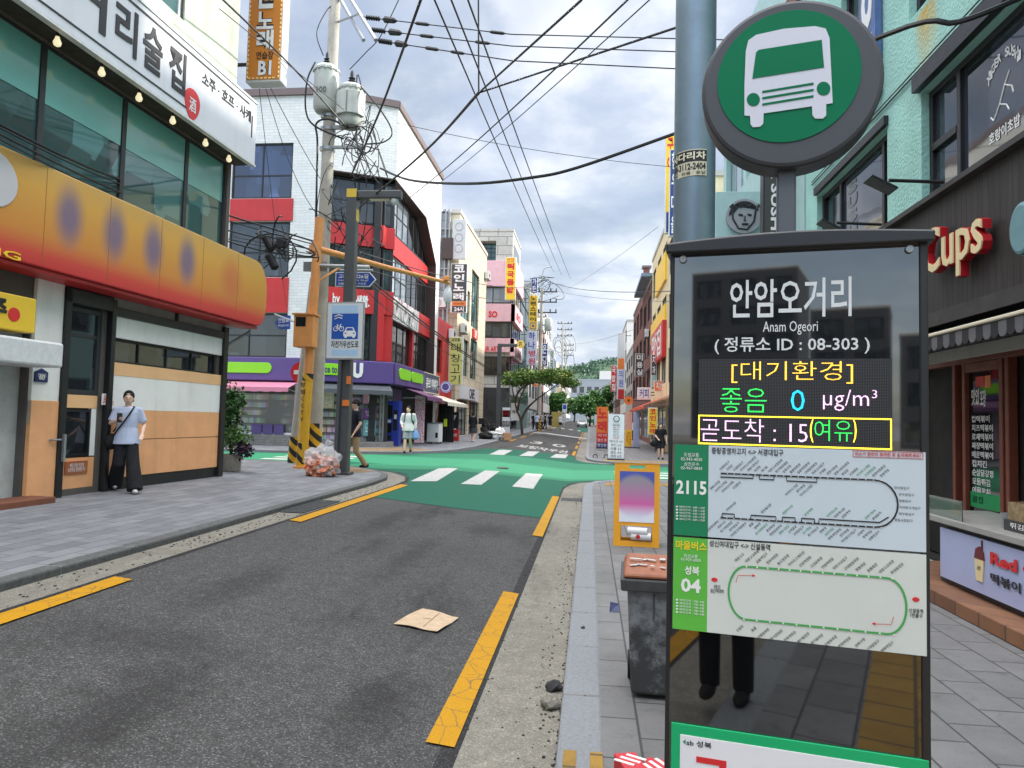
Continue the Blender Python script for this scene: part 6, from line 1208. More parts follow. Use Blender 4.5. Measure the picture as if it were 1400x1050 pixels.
# flattened cardboard
g = [gnd(*p) for p in ((538, 855), (578, 834.5), (627, 848), (598, 867))]; q = MB(); cc = sum(g, Vector())/4
nx = 6; P = lambda s, t_: (g[0]*(1-s)+g[3]*s)*(1-t_)+(g[1]*(1-s)+g[2]*s)*t_
vs = []
for i in range(nx+1):
    for j in range(nx+1): p = P(i/nx, j/nx); vs.append((p.x, p.y, Zroad(p.x, p.y)+.012+.012*abs(math.sin(i*.7+j*.5))*(1 if j in (0, nx) or i in (0, nx) else .6)))
N = len(vs); vs += [(x, y, z-.004) for x, y, z in vs]; fs = []
for i in range(nx):
    for j in range(nx): a_ = i*(nx+1)+j; fs += [(a_, a_+1, a_+nx+2, a_+nx+1), (a_+N, a_+nx+1+N, a_+nx+2+N, a_+1+N)]
bd = [j for j in range(nx+1)]+[i*(nx+1)+nx for i in range(1, nx+1)]+[nx*(nx+1)+j for j in range(nx-1, -1, -1)]+[i*(nx+1) for i in range(nx-1, 0, -1)]
for i in range(len(bd)): fs.append((bd[i], bd[i]+N, bd[(i+1) % len(bd)]+N, bd[(i+1) % len(bd)]))
q.add(vs, fs); ca = rooted(q, 'cardboard_sheet', mat('cardboard', (190, 166, 138), .8, var=.18, scale=14), tuple(cc), 'flattened brown cardboard lying on the asphalt near the right yellow line', 'cardboard')
q = MB()
for a_, b_ in (((.62, .1), (.50, .95)), ((.36, .5), (.52, .56))):
    p, r = P(*a_), P(*b_); q.tube([(p.x, p.y, Zroad(p.x, p.y)+.022), (r.x, r.y, Zroad(r.x, r.y)+.022)], .0018, 4)
q.build('crease', mat('crease', (92, 70, 52), .8, var=0), ca)
def lump(name, c, r, m, label, cat, seed=1, sub=3, amp=.35, freq=2.):
    from mathutils import noise
    bm = bmesh.new(); bmesh.ops.create_icosphere(bm, subdivisions=sub, radius=1); q = MB()
    for v in bm.verts: k = 1+amp*noise.noise(v.co*freq+Vector((seed*7.3, 1, 2)))+amp*.4*noise.noise(v.co*freq*3+Vector((seed, 5, 2))); v.co *= k
    q.add([(c[0]+v.co.x*r[0], c[1]+v.co.y*r[1], max(c[2]-r[2]*.85, c[2]+v.co.z*r[2])) for v in bm.verts], [tuple(v.index for v in f.verts) for f in bm.faces]); bm.free()
    return q if label is None else rooted(q, name, m, (c[0], c[1], c[2]-r[2]*.85), label, cat, smooth=True)
mat('asphalt_lump', (52, 52, 54), .9, var=.4, scale=20, bump=.4)
for i, (px, py, r, lb) in enumerate(((757, 945, .055, 'dark lump of broken asphalt in the gutter near the foreground'), (759, 938, .03, 'small dark stone just behind the larger asphalt lump'), (752, 970, .06, 'pale grey stone in the gutter below the dark asphalt lump'), (797, 861, .018, 'tiny black pebble on the kerb stone beside the bin'))):
    g = gnd(px, py, Zroad if px < 790 else Zright); lump('loose_stone', (g.x, g.y, g.z+r*.6), (r, r*1.2, r*.7), 'asphalt_lump' if i != 2 else 'gutter_concrete', lb, 'stone', i, 2, .5)
mat('carton_red', (200, 44, 60), .5, var=.1)
for i, (x, y, rz, lb) in enumerate(((.22, 3.52, .3, 'red and white patterned carton nearer the kerb, left of the two at the picture foot'), (.34, 3.48, -.2, 'red and white patterned carton on the pavement, touching the bus stop'))):
    t = thing('drink_carton', lb, 'carton', (x, y, 0)); q = MB(); q.box((x, y, .05), (.11, .16, .10), rz); q.build('box', 'carton_red', t, bevel=.006)
    q = MB()
    for k in range(3): q.box((x-.03+.03*k, y-.03+.03*k, .1015), (.018, .1, .003), rz+.8)
    q.build('stripe', 'ink_white', t)
g = gnd(838, 838, Zright); q = MB(); q.hexa([g+Vector(v)*.6 for v in ((-.05, 0, .006), (.09, 0, .004), (.09, .05, .004), (-.05, .05, .004), (-.04, .07, .14), (.1, .09, .11), (.1, .1, .11), (-.04, .08, .14))]); rooted(q, 'folded_leaflet', mat('leaflet', (58, 66, 110), .5, var=.5, scale=18), tuple(g), 'folded navy and pink leaflet lying on the pavement left of the bin', 'leaflet')
# ================================================================== poles and wires
mat('concrete_pole', (182, 176, 164), .8, var=.22, scale=3, stain=.25, bump=.2, bscale=40); mat('pole_orange', (222, 150, 84), .5, var=.12, scale=4, stain=.15)
mat('wire_black', (24, 25, 28), .5, var=0); mat('transformer_grey', (184, 188, 180), .5, var=.12, scale=3, stain=.15); mat('lamp_grey', (78, 80, 82), .45, .2, var=.1)
def stripes(name, c1, c2, per):
    m = mat(name, c1, .55, var=0); nt = m.node_tree; b = nt.nodes['Principled BSDF']; tc = nd(nt, 'ShaderNodeTexCoord'); sx = nd(nt, 'ShaderNodeSeparateXYZ'); nt.links.new(tc.outputs['Object'], sx.inputs[0])
    s = mth(nt, 'FRACT', mth(nt, 'MULTIPLY', mth(nt, 'ADD', sx.outputs[0], sx.outputs[2]), 1/per)); n = nd(nt, 'ShaderNodeTexNoise', i_Scale=6, i_Detail=6); nt.links.new(tc.outputs['Object'], n.inputs['Vector'])
    col = mixc(nt, ramp(nt, s, [(.49, 0), (.51, 1)]).outputs[0], lin(*c1), lin(*c2)); nt.links.new(mixc(nt, 1., col, ramp(nt, n.outputs[0], [(.3, .75), (.7, 1.1)]).outputs[0], 'MULTIPLY'), b.inputs['Base Color']); return m
stripes('hazard', (222, 168, 30), (36, 36, 36), .32)
zL_ = lambda x, y: Zleft(x, y)
d = ray(428, 640); YP = 17.6; XP = d.x/d.y*YP; zP = zL_(XP, YP)
up_ = thing('utility_pole', 'tall concrete utility pole with two transformers behind the orange camera pole', 'utility pole', (XP, YP, zP))
q = MB(); q.cyl((XP, YP, zP), (XP+.12, YP, 14.5), .19, .135, 24); q.build('shaft', 'concrete_pole', up_, smooth=True)
q = MB(); q.cyl((XP, YP, zP+.02), (XP+.004, YP, zP+1.1), .194, .19, 24, False); q.build('hazard_wrap', 'hazard', up_, smooth=True)
def trafo(px0, px1, y0, y1, bx, ribs, text, nm):
    c0, c1 = at((px0+px1)/2, y1, YP-.1), at((px0+px1)/2, y0, YP-.1); r = (at(px1, y0, YP-.1).x-at(px0, y0, YP-.1).x)/2; h = c1.z-c0.z; q = MB()
    q.lathe(c0, [(r*.8, -.08), (r*.97, 0), (r*.97, .03), (r, .05), (r, h*.86), (r*1.07, h*.87), (r*1.07, h*.92), (r*.8, h*1.0), (r*.2, h*1.05)], 28); o = q.build('transformer_tank', 'transformer_grey', up_, smooth=True)
    q = MB(); tb = c0+Vector((bx*r, -.0, h)); q.lathe(tb, [(.07, 0), (.10, .05), (.06, .09), (.10, .13), (.06, .17), (.09, .21), (.05, .25), (.05, .34), (.02, .42)], 12); q.build('bushing', 'wire_black', o, smooth=True)
    q = MB()
    for k in range(6): a = rad(200+k*28); q.box((c0.x+r*1.05*math.cos(a), c0.y+r*1.05*math.sin(a), c0.z+h*.88), (.05, .05, .09), a)
    if ribs:
        for a in (-150, -110, -65, -25): q.box((c0.x+r*.98*math.cos(rad(a)), c0.y+r*.98*math.sin(rad(a)), c0.z+h*.46), (.14, .26, h*.6), rad(a))
    q.build('lugs', 'transformer_grey', o, bevel=.015)
    if text: f = Fr((c0.x, c0.y-r-.002), 0); q = MB(); q.text(f, text, (-.13, c0.z+h*.28, .13, c0.z+h*.42), .004, .003, .01); q.build('stencil', 'print_grey', o)
    return c0, c1
ta = trafo(429, 461, 92, 150, 0, False, '100', 'a'); tb2 = trafo(463, 495, 118, 170, 0, True, '', 'b')
q = MB()
for z in (at(440, 160, YP).z, at(440, 178, YP).z, at(440, 205, YP).z, at(440, 118, YP).z): q.cyl((XP+.05, YP, z-.04), (XP+.05, YP, z+.04), .2, .2, 20, False)
q.box((XP+.45, YP-.05, at(440, 176, YP).z), (1.0, .09, .09)); q.box((XP+.5, YP-.05, at(440, 203, YP).z), (1.1, .07, .07)); q.build('steel_band', 'silver', up_)
# slanting crossarms near the top
q = MB(); a, b_ = at(460, -10, YP), at(497, 55, YP-.6); a2, b2_ = at(474, -10, YP), at(514, 55, YP-1.2); q.tube([a, b_], .055, 6); q.tube([a2, b2_], .055, 6)
q.tube([at(462, 30, YP), at(490, 19, YP-.6)], .03, 6); q.tube([at(452, 30, YP), at(458, 30, YP)], .05, 6); q.build('crossarm', 'silver', up_)
CAT = []
def wire(pts, r, label, sag=0., group=None, n=14, cat='cable', name='overhead_cable'):
    P = [Vector(p) for p in pts]; r = r*.68
    if len(P) == 2: a, b = P; P = [a.lerp(b, i/n)-Vector((0, 0, sag*4*(i/n)*(1-i/n))) for i in range(n+1)]
    else: P = smooth(P, 6)
    q = MB(); q.tube(P, r, 6); o = rooted(q, name, 'wire_black', tuple(P[0]), label, cat, group, smooth=True); return o
def smooth(P, k):
    out = []
    for i in range(len(P)-1):
        p0, p1, p2, p3 = P[max(i-1, 0)], P[i], P[i+1], P[min(i+2, len(P)-1)]
        for j in range(k):
            t = j/k; out.append(.5*((2*p1)+(p2-p0)*t+(2*p0-5*p1+4*p2-p3)*t*t+(3*p1-p0-3*p2+p3)*t**3))
    return out+[P[-1]]
LH = 'thin high line strung with insulators from the slanting crossarms across the street to the right'
for i, (p, e1, e2, Yb) in enumerate((((495, 23), (700, 47), (935, 53), 16), ((503, 40), (700, 63), (935, 71), 15.6), ((513, 55), (700, 83), (935, 94.5), 15.2))):
    a = at(*p, YP-.7-.2*i); b_ = at(*e1, Yb); c = at(*e2, Yb-.5); t = thing('insulated_line', LH, 'cable', tuple(a), 'high lines from the slanting crossarms'); dv = (b_-a).normalized()
    q = MB(); q.tube([a, b_, c, c+(c-b_)*1.2], .014, 6); q.build('wire', 'wire_black', t); q = MB(); pp = [a+dv*(.12+.035*k) for k in range(13)]; q.tube(pp, [.065 if k % 2 else .02 for k in range(13)], 10); q.build('insulator', 'wire_black', t)
    q = MB(); q.tube([a+dv*.62, a+dv*.7, a+dv*.95, a+dv*1.05], [.02, .085, .07, .015], 8); q.tube([a+dv*1.55, a+dv*1.62, a+dv*1.9, a+dv*1.98], [.015, .045, .045, .015], 8); k = (3.6, 3.1, 2.3)[i]; q.tube([a+dv*k, a+dv*(k+.07), a+dv*(k+.35), a+dv*(k+.42)], [.015, .04, .04, .015], 8); q.build('clamp', 'wire_black', t)
# long lines
W2 = lambda a, Ya, b, Yb, r, lb, sag=0., g=None: wire([at(*a, Ya), at(*b, Yb)], r, lb, sag, g)
W2((592, -5), 10, (757, 372), 74, .022, 'line running from overhead to the far pole, left of the three', .15); W2((615, -5), 10, (768, 376), 74, .022, 'line running from overhead to the far pole, middle of the three', .15); W2((638, -5), 10, (780, 381), 74, .022, 'line running from overhead to the far pole, right of the three', .15)
wire([at(577, -5, 9), at(520, 150, 13), at(480, 240, 17)], .03, 'thick black cable dropping from overhead to the tangle behind the street lamp')
wire([at(654, -5, 9), at(654.5, 127, 9)], .016, 'plumb line hanging straight down from overhead to the cable junction', 0)
wire([at(654.5, 127, 9), at(580, 208, 13), at(490, 285, 17)], .03, 'thick cable rising from the lamp post to the cable junction in the sky')
W2((654.5, 127), 9, (795, 0), 6, .018, 'cable running up and right from the junction to the picture top'); W2((654.5, 127), 9, (930, 36), 6, .018, 'cable running right from the junction behind the galvanised pole')
W2((860, -2), 8, (560, 270), 22, .018, 'thin line slanting down left from the picture top to the red building', .1); W2((890, -2), 8, (585, 262), 24, .012, 'thinnest line slanting down left beside the thicker slanting line', .1)
wire([at(930, 180, 10), at(790, 229, 10.6), at(725, 243, 11), at(640, 251, 12), at(560, 246, 15), at(520, 230, 17.4)], .038, 'heavy sagging black cable crossing the whole sky from the utility pole to the right')
for i in range(1): wire([at(1395, -3, 6), at(1310, 30, 6), at(1205, 50, 6.5), at(930, 178, 10)], .035, 'heavy black cable passing behind the round bus sign to the mint building')
W2((543, 168), 18, (930, 229), 20, .012, 'hair thin line crossing the sky below the three high lines', .15); W2((360, 100), 15.5, (520, 345), 30, .014, 'thin slack line from the karaoke sign down past the transformers', .6)
wire([at(300, -5, 12), at(400, 92, 15), at(472, 172, 17)], .03, 'thick black cable from the pub eave to the transformers'); W2((300, 12), 12, (470, 150), 17, .014, 'thin line from the pub eave crossing in front of the left transformer')
W2((352, 100), 15, (392, 420), 26, .012, 'thin line dropping from the foot of the karaoke sign', .2); W2((358, 100), 15, (440, 300), 18, .012, 'slack thin line from the karaoke sign to the orange camera pole', .5)
for i, (dy, r, lb) in enumerate(((0, .032, 'thick cable bundle running from the pub corner to the utility pole, uppermost'), (8, .02, 'thinner cable below the uppermost bundle between pub and utility pole'), (22, .026, 'sagging cable below the bundle between pub and utility pole'), (34, .018, 'lowest sagging cable between the pub corner and the utility pole'))):
    wire([at(-10, 165+dy*.6, 7.6), at(120, 228+dy*.7, 9.6), at(230, 268+dy, 13), at(330, 300+dy*.9, 15.5), at(436, 332+dy*.5, YP-.2)], r, lb)
for i, (a, b_, Yb, r, lb) in enumerate((((445, 330), (700, 520), 45, .04, 'thick bundle running from the utility pole down the left side of the street'), ((445, 338), (705, 524), 45, .03, 'second bundle just under the thick one down the left side of the street'), ((445, 346), (640, 497), 38, .022, 'thin cable below the two bundles on the left side of the street'))): W2(a, YP, b_, Yb, r, lb, .35)
W2((445, 330), YP, (745, 386), 85, .03, 'cable from the utility pole straight to the far concrete pole', .9); W2((445, 350), YP, (745, 398), 85, .02, 'lower cable from the utility pole to the far concrete pole', 1.1)
W2((745, 384), 85, (917, 398), 40, .035, 'dark cable crossing the street at roof height to the right blocks', .5); W2((745, 393), 85, (917, 412), 40, .018, 'thin cable crossing the street below the dark one', .4); W2((775, 395), 110, (900, 310), 45, .02, 'thin line rising from the far poles to the right blocks', .3); W2((780, 470), 140, (895, 440), 50, .02, 'low thin line between the far poles and the brick blocks', .5)
# tangle at the pole
def tangle(c, n, sp, label, r=.016, seed=0):
    R = random.Random(seed); q = MB()
    for i in range(n):
        o_ = Vector(c)+Vector([R.gauss(0, k*.55) for k in sp]); A_ = Vector([R.gauss(0, k) for k in sp]); B_ = Vector([R.gauss(0, k) for k in sp]); t0 = R.uniform(0, 6); dr_ = Vector((R.gauss(0, sp[0]*.3), 0, R.gauss(0, sp[2]*.2))); p = [o_+A_*(.7*math.cos(t0+k*.42))+B_*(.7*math.sin(t0+k*.42))+dr_*(k/6) for k in range(R.randint(6, 13))]; q.tube(p, R.uniform(r*.45, r), 5)
    return rooted(q, 'cable_tangle', 'wire_black', tuple(c), label, 'cable tangle', smooth=True)
tangle(at(492, 195, YP), 26, (.33, .25, .55), 'tangle of looped black cables right of the transformers', .02, 1); tangle(at(462, 285, YP-.2), 12, (.3, .2, .5), 'tangle of cables where the orange pole meets the concrete pole', .018, 2); tangle(at(380, 335, 15.8), 14, (.55, .3, .3), 'tangle of black cables and boxes on the wires left of the orange pole', .02, 3)
tangle(at(495, 330, YP+.6), 12, (.5, .3, .35), 'tangle of cables just right of the street lamp shaft', .016, 4)
q = MB(); c = at(500, 185, YP-.3); q.tube(smooth([at(493, 118, YP-.3), at(520, 150, YP-.3), at(536, 180, YP-.3), at(525, 194, YP-.3), at(500, 197, YP-.2)], 6), .02, 6); q.tube(smooth([at(431, 85, YP-.3), at(420, 110, YP-.4), at(418, 150, YP-.4), at(430, 172, YP-.4), at(470, 190, YP-.2)], 6), .024, 6); q.tube(smooth([at(442, 76, YP-.2), at(433, 45, YP-.3), at(447, 14, YP-.2), at(460, 4, YP)], 6), .014, 6); q.tube(smooth([at(478, 95, YP-.3), at(500, 72, YP-.4), at(520, 50, YP-.5), at(545, 0, YP-.8)], 6), .012, 6); q.tube(smooth([at(431, 330, YP-.3), at(434, 200, YP-.3), at(432, 170, YP-.3), at(450, 163, YP-.3), at(478, 175, YP-.2)], 6), .028, 6)
rooted(q, 'jumper_cables', 'wire_black', tuple(c), 'looping jumper cables around the two transformers', 'cable', smooth=True)
for i, (px, py, lb) in enumerate(((367, 333, 'black splice case hanging in the wires, nearest the yellow sign'), (385, 332, 'boxy grey terminal case hanging in the wires beside the black splice cases'), (372, 358, 'slanting black splice case hanging lowest in the wires'))):
    p = at(px, py, 15.6); q = MB()
    if i == 1: q.box(p, (.22, .2, .22), .3)
    else: q.tube([p+Vector((-.1, 0, .18)), p+Vector((-.08, 0, .14)), p+Vector((.08, 0, -.14)), p+Vector((.1, 0, -.18))], [.04, .1, .1, .04], 12)
    rooted(q, 'splice_case', 'iron_dark', tuple(p), lb, 'splice case', bevel=.01)
# orange camera pole
d = ray(412, 641); YC = 16.9; XC = d.x/d.y*YC; zC = zL_(XC, YC); cc_ = thing('camera_pole', 'orange steel camera pole with a long arm over the street and a yellow hazard foot', 'camera pole', (XC, YC, zC))
pt = lambda x, y: at(x, y, YC); top = pt(437, 298); base = Vector((XC, YC, zC))
q = MB(); q.cyl(base, top, .125, .11, 24); q.cyl(pt(430.6, 345), pt(431.4, 336), .15, .15, 20); q.build('shaft', 'pole_orange', cc_, smooth=True)
q = MB(); m1 = base.lerp(top, .36); q.cyl(base+Vector((0, 0, .02)), m1, .132, .127, 24, False); q.build('yellow_wrap', mat('wrap_yellow', (222, 168, 40), .5, var=.15, stain=.2), cc_, smooth=True); q = MB(); q.cyl(base+Vector((0, 0, .1)), base+Vector((.01, 0, .62)), .134, .133, 24, False); m2 = base.lerp(top, .345); q.cyl(m2, m2+Vector((.01, 0, .18)), .134, .132, 24, False); q.build('hazard_band', 'hazard', cc_, smooth=True)
fC = Fr((XC, YC-.142), 0); q = MB()
for i, ch in enumerate('방범CCTV'): z = zC+2.05-.17*i; q.text(fC, ch, (-.045+.008*i-.004*6+.03, z-.06, .045+.03, z+.06) if i < 2 else (-.035+.02, z-.05, .035+.02, z+.05), .004, .002, .02)
q.build('lettering', 'ink_black', cc_)
q = MB(); q.cyl(base-Vector((0, 0, .0)), base+Vector((0, 0, .05)), .2, .2, 20); q.build('foot', 'pole_orange', cc_)
arm = [pt(437, 341), at(530, 366, 18.8), at(614, 387, 20.9)]; q = MB(); q.tube(arm, [.085, .07, .05], 12); q.tube([pt(430, 388), at(464, 366, 17.5)], .03, 8); q.build('arm', 'pole_orange', cc_, smooth=True)
q = MB(); e = arm[-1]; q.lathe(e+Vector((-.03, 0, -.62)), [(.02, 0), (.09, .03), (.13, .12), (.13, .3), (.10, .42), (.05, .5), (.03, .62)], 16); q.build('dome_camera', 'white_metal', cc_, smooth=True); q = MB(); q.box(e+Vector((-.1, -.1, .1)), (.16, .36, .14), .5); q.build('camera', 'pole_orange', cc_, bevel=.02)
q = MB(); f = Fr((XC, YC-.15), 0); r = f.rect(404, 431, 429, 475); q.fb(f, r[0], r[2], r[1], r[3], .1, -.25); bx = q.build('control_box', 'pole_orange', cc_, bevel=.02); q = MB(); q.fb(f, r[0]-.03, r[2]+.03, r[3], r[3]+.04, .14, -.28); q.build('box_roof', 'pole_orange', bx); q = MB(); r = f.rect(407, 434, 420, 447); q.fb(f, r[0], r[2], r[1], r[3], .108, .09); q.build('screen', 'glass_black', bx)
q = MB(); f = Fr((XC, YC), 0); a = at(425, 363, YC); q.fb(f, -.2, .42, a.z-.12, a.z+.12, -.1, -.16); q.tube([a+Vector((.2, 0, 0)), at(505, 365, YC+.1)], .05, 8); q.build('clamp', 'silver', cc_)
# street name signs
mat('name_blue', (30, 66, 150), .4, var=.05)
f = Fr((0, YC-.05), 0); r = f.rect(459, 372, 514, 392); t = thing('street_name_sign', 'large blue arrow street name sign half hidden behind the street lamp', 'street sign', tuple(f.pt(r[0], r[1]))); h = r[3]-r[1]
def arrow(mb, f, r, o0, o1, left=False):
    k = (r[3]-r[1])*.45; mb.prism(f, [(r[0]+k, r[1]), (r[2], r[1]), (r[2], r[3]), (r[0]+k, r[3]), (r[0], (r[1]+r[3])/2)] if left else [(r[0], r[1]), (r[2]-k, r[1]), (r[2], (r[1]+r[3])/2), (r[2]-k, r[3]), (r[0], r[3])], o0, o1)
q = MB(); arrow(q, f, r, 0, -.03); q.build('plate_rim', 'ink_white', t); q = MB(); i_ = .02; arrow(q, f, (r[0]+i_, r[1]+i_, r[2]-i_*1.6, r[3]-i_), .004, -.001); q.build('plate', 'name_blue', t)
q = MB(); q.text(f, '고려대로26길', (r[0]+.07, r[3]-h*.44, r[2]-.2, r[3]-h*.14), .008, .002, .02); q.text(f, 'Goryeodae-ro 26-gil', (r[0]+.07, r[1]+h*.34, r[2]-.2, r[1]+h*.52), .008, .002); q.text(f, '高麗大路26街 안암동', (r[0]+.07, r[1]+h*.12, r[2]-.25, r[1]+h*.28), .008, .002); q.build('lettering', 'ink_white', t); q = MB(); q.tube([f.pt(r[0]+.1, r[3]+.05, -.02), f.pt(r[2]-.1, r[3]+.05, -.02)], .03, 8); q.build('rail', 'silver', t)
f = Fr((0, 17.4), -14); r = f.rect(376, 432, 396, 450); t = thing('street_name_sign', 'small blue arrow street name sign pointing left on a thin grey arm', 'street sign', tuple(f.pt(r[0], r[1]))); h = r[3]-r[1]; q = MB(); arrow(q, f, r, 0, -.03, True); q.build('plate', 'name_blue', t); q = MB(); q.text(f, '안암로', (r[0]+.12, r[1]+h*.5, r[2]-.04, r[3]-h*.15), .004, .002, .01); q.text(f, 'Anam-ro', (r[0]+.12, r[1]+h*.2, r[2]-.04, r[1]+h*.42), .004, .002); q.build('lettering', 'ink_white', t); q = MB(); q.tube([f.pt(r[0], r[3]+.05, 0), at(405, 441, 17.5)], .025, 8); q.build('arm', 'silver', t)
pp_ = at(404, 640, 18.2); t = thing('thin_grey_pole', 'thin weathered grey pole with a hazard wrapped foot, left of the orange camera pole', 'pole', (pp_.x, 18.2, Zleft(pp_.x, 18.2))); q = MB(); z0 = Zleft(pp_.x, 18.2); q.cyl((pp_.x-.1, 18.2, z0), (pp_.x+.25, 18.2, 5.4), .12, .06, 14); q.build('shaft', 'concrete_pole', t, smooth=True); q = MB(); q.cyl((pp_.x-.1, 18.2, z0+.02), (pp_.x-.06, 18.2, z0+.7), .128, .12, 14, False); q.build('hazard_wrap', 'hazard', t, smooth=True)
f = Fr((0, 19.5), 0); c = at(411, 509, 19.5); t = thing('no_entry_sign', 'round red no entry sign on a pole half hidden by the orange camera pole', 'road sign', (c.x, 19.5, Zroad(c.x, 19.5))); q = MB(); q.cyl((c.x+.05, 19.54, Zleft(c.x, 19)), (c.x+.05, 19.54, c.z+.4), .035); q.build('post', 'grey_metal', t); q = MB(); q.disc(f, c.x, c.z, .3, 0, .02); q.build('disc', 'ink_red', t); q = MB(); q.fb(f, c.x-.2, c.x+.2, c.z-.06, c.z+.06, .008, -.01); q.build('bar', 'ink_white', t)
# street lamps
def lampost(px, base, Y, ytop, label, ax, sw=.25, board=None):
    d = ray(*base); X = d.x/d.y*Y; z0 = Zleft(X, Y); zt = at(base[0], ytop, Y).z; t = thing('street_lamp', label, 'street lamp', (X, Y, z0)); q = MB(); q.box((X, Y, (z0+zt)/2), (sw, sw, zt-z0)); q.build('shaft', 'lamp_grey', t, bevel=.02)
    q = MB(); q.box((X+ax/2+sw/2, Y, zt-.1), (ax, sw*.9, .2)); h = q.build('lamp_head', 'lamp_grey', t, bevel=.03); q = MB(); q.box((X+ax*.62, Y, zt-.206), (ax*.45, sw*.6, .02)); q.build('lens', mat('lamp_lens', (214, 212, 190), .3, var=.1, scale=20), h)
    q = MB(); q.box((X, Y, z0+.03), (sw+.14, sw+.14, .06)); q.build('foot', 'lamp_grey', t, bevel=.01); return t, X, z0, zt
lt, lx, lz, lzt = lampost(0, (469, 650), 15.9, 262, 'square grey street lamp with a flat arm, carrying the bicycle priority sign', 1.05, .24)
q = MB(); q.lathe((lx+1.0, 15.9, lzt-.34), [(.02, 0), (.07, .03), (.09, .09), (.09, .14)], 14); q.build('camera', 'white_metal', lt, smooth=True)
q = MB(); q.box((lx, 15.9-.123, at(470, 266, 15.9).z), (.24, .004, .2)); q.box((lx+.123, 15.9, at(470, 295, 15.9).z), (.004, .2, .28)); q.build('yellow_sticker', mat('sticker_yellow', (214, 180, 60), .5, var=.15), lt); q = MB(); q.box((lx+.05, 15.76, at(470, 551, 15.9).z), (.16, .02, .14)); q.box((lx+.1, 15.76, at(470, 520, 15.9).z), (.1, .02, .18)); q.build('small_plate', 'sign_orange', lt)
lampost(0, (680, 598), 48.5, 470, 'second square grey street lamp beyond the crossing, left of the flat topped tree', 1.1, .26)
f = Fr((-5.65, 15.62), -5); r = f.rect(447, 413, 496, 492); bsn = thing('bicycle_priority_sign', 'blue and white bicycle priority sign on a thin post in front of the street lamp', 'road sign', tuple(f.pt((r[0]+r[2])/2, lz)))
q = MB(); x_ = (r[0]+r[2])/2-.12; q.cyl(f.pt(x_-.02, lz, -.06), f.pt(x_+.02, r[3], -.06), .045, .04, 14); q.build('post', 'lamp_grey', bsn, smooth=True)
q = MB(); q.fb(f, r[0], r[2], r[1], r[3], 0, -.04); q.build('sign_rim', 'silver', bsn, bevel=.01); e = .035; q = MB(); q.fb(f, r[0]+e, r[2]-e, r[1]+e, r[3]-e, .004, -.001); q.build('sign_face', mat('face_pale', (204, 212, 216), .4, var=.04), bsn)
ri = lambda a, b_, c, d_: f.rect(447+49*a, 413+79*b_, 447+49*c, 413+79*d_)
q = MB(); s = ri(.15, .20, .86, .64); q.fb(f, s[0], s[2], s[1], s[3], .007, 0); q.build('blue_panel', mat('road_blue', (28, 84, 168), .4, var=.04), bsn); q = MB(); q.fb(f, *[ri(.14, .06, .86, .19)[i] for i in (0, 2, 1, 3)], .006, 0); q.fb(f, *[ri(.14, .82, .86, .93)[i] for i in (0, 2, 1, 3)], .006, 0); q.build('pale_panel', mat('face_blue', (168, 200, 226), .3, var=.05), bsn)
q = MB(); su, sz = s[2]-s[0], s[3]-s[1]; S = lambda a, b_: f.pt(s[0]+su*a, s[1]+sz*b_, .010)
for a in (.16, .38): q.tube([S(a+.085*math.cos(2*math.pi*k/18), .40+.085*math.sin(2*math.pi*k/18)) for k in range(19)], .008, 5)
for p in ([(.16, .40), (.22, .52), (.34, .52), (.38, .40)], [(.22, .52), (.27, .40), (.34, .52)], [(.34, .52), (.33, .58), (.37, .58)], [(.2, .56), (.24, .56)], [(.16, .40), (.27, .40)]): q.tube([S(*k) for k in p], .008, 5)
for k in range(2): q.tube([S(.10, .78+.1*k), S(.25, .85+.1*k), S(.40, .80+.1*k)], .012, 5)
q.prism(f, [(s[0]+su*a, s[1]+sz*b_) for a, b_ in ((.46, .10), (.92, .10), (.93, .26), (.88, .32), (.82, .46), (.56, .46), (.50, .32), (.45, .26))], .0095, .006)
for a in (.50, .80): q.fb(f, s[0]+su*a, s[0]+su*(a+.09), s[1]+sz*.05, s[1]+sz*.10, .0095, .006)
q.build('pictograms', 'ink_white', bsn); q = MB(); q.prism(f, [(s[0]+su*a, s[1]+sz*b_) for a, b_ in ((.55, .33), (.83, .33), (.79, .43), (.59, .43))], .011, .009)
for a in (.50, .82): q.fb(f, s[0]+su*a, s[0]+su*(a+.06), s[1]+sz*.2, s[1]+sz*.25, .011, .009)
q.build('car_windscreen', 'road_blue', bsn); q = MB(); q.text(f, '자전거우선도로', [ri(.12, .67, .88, .79)[i] for i in range(4)], .008, .003, .02); q.build('lettering', 'ink_black', bsn)
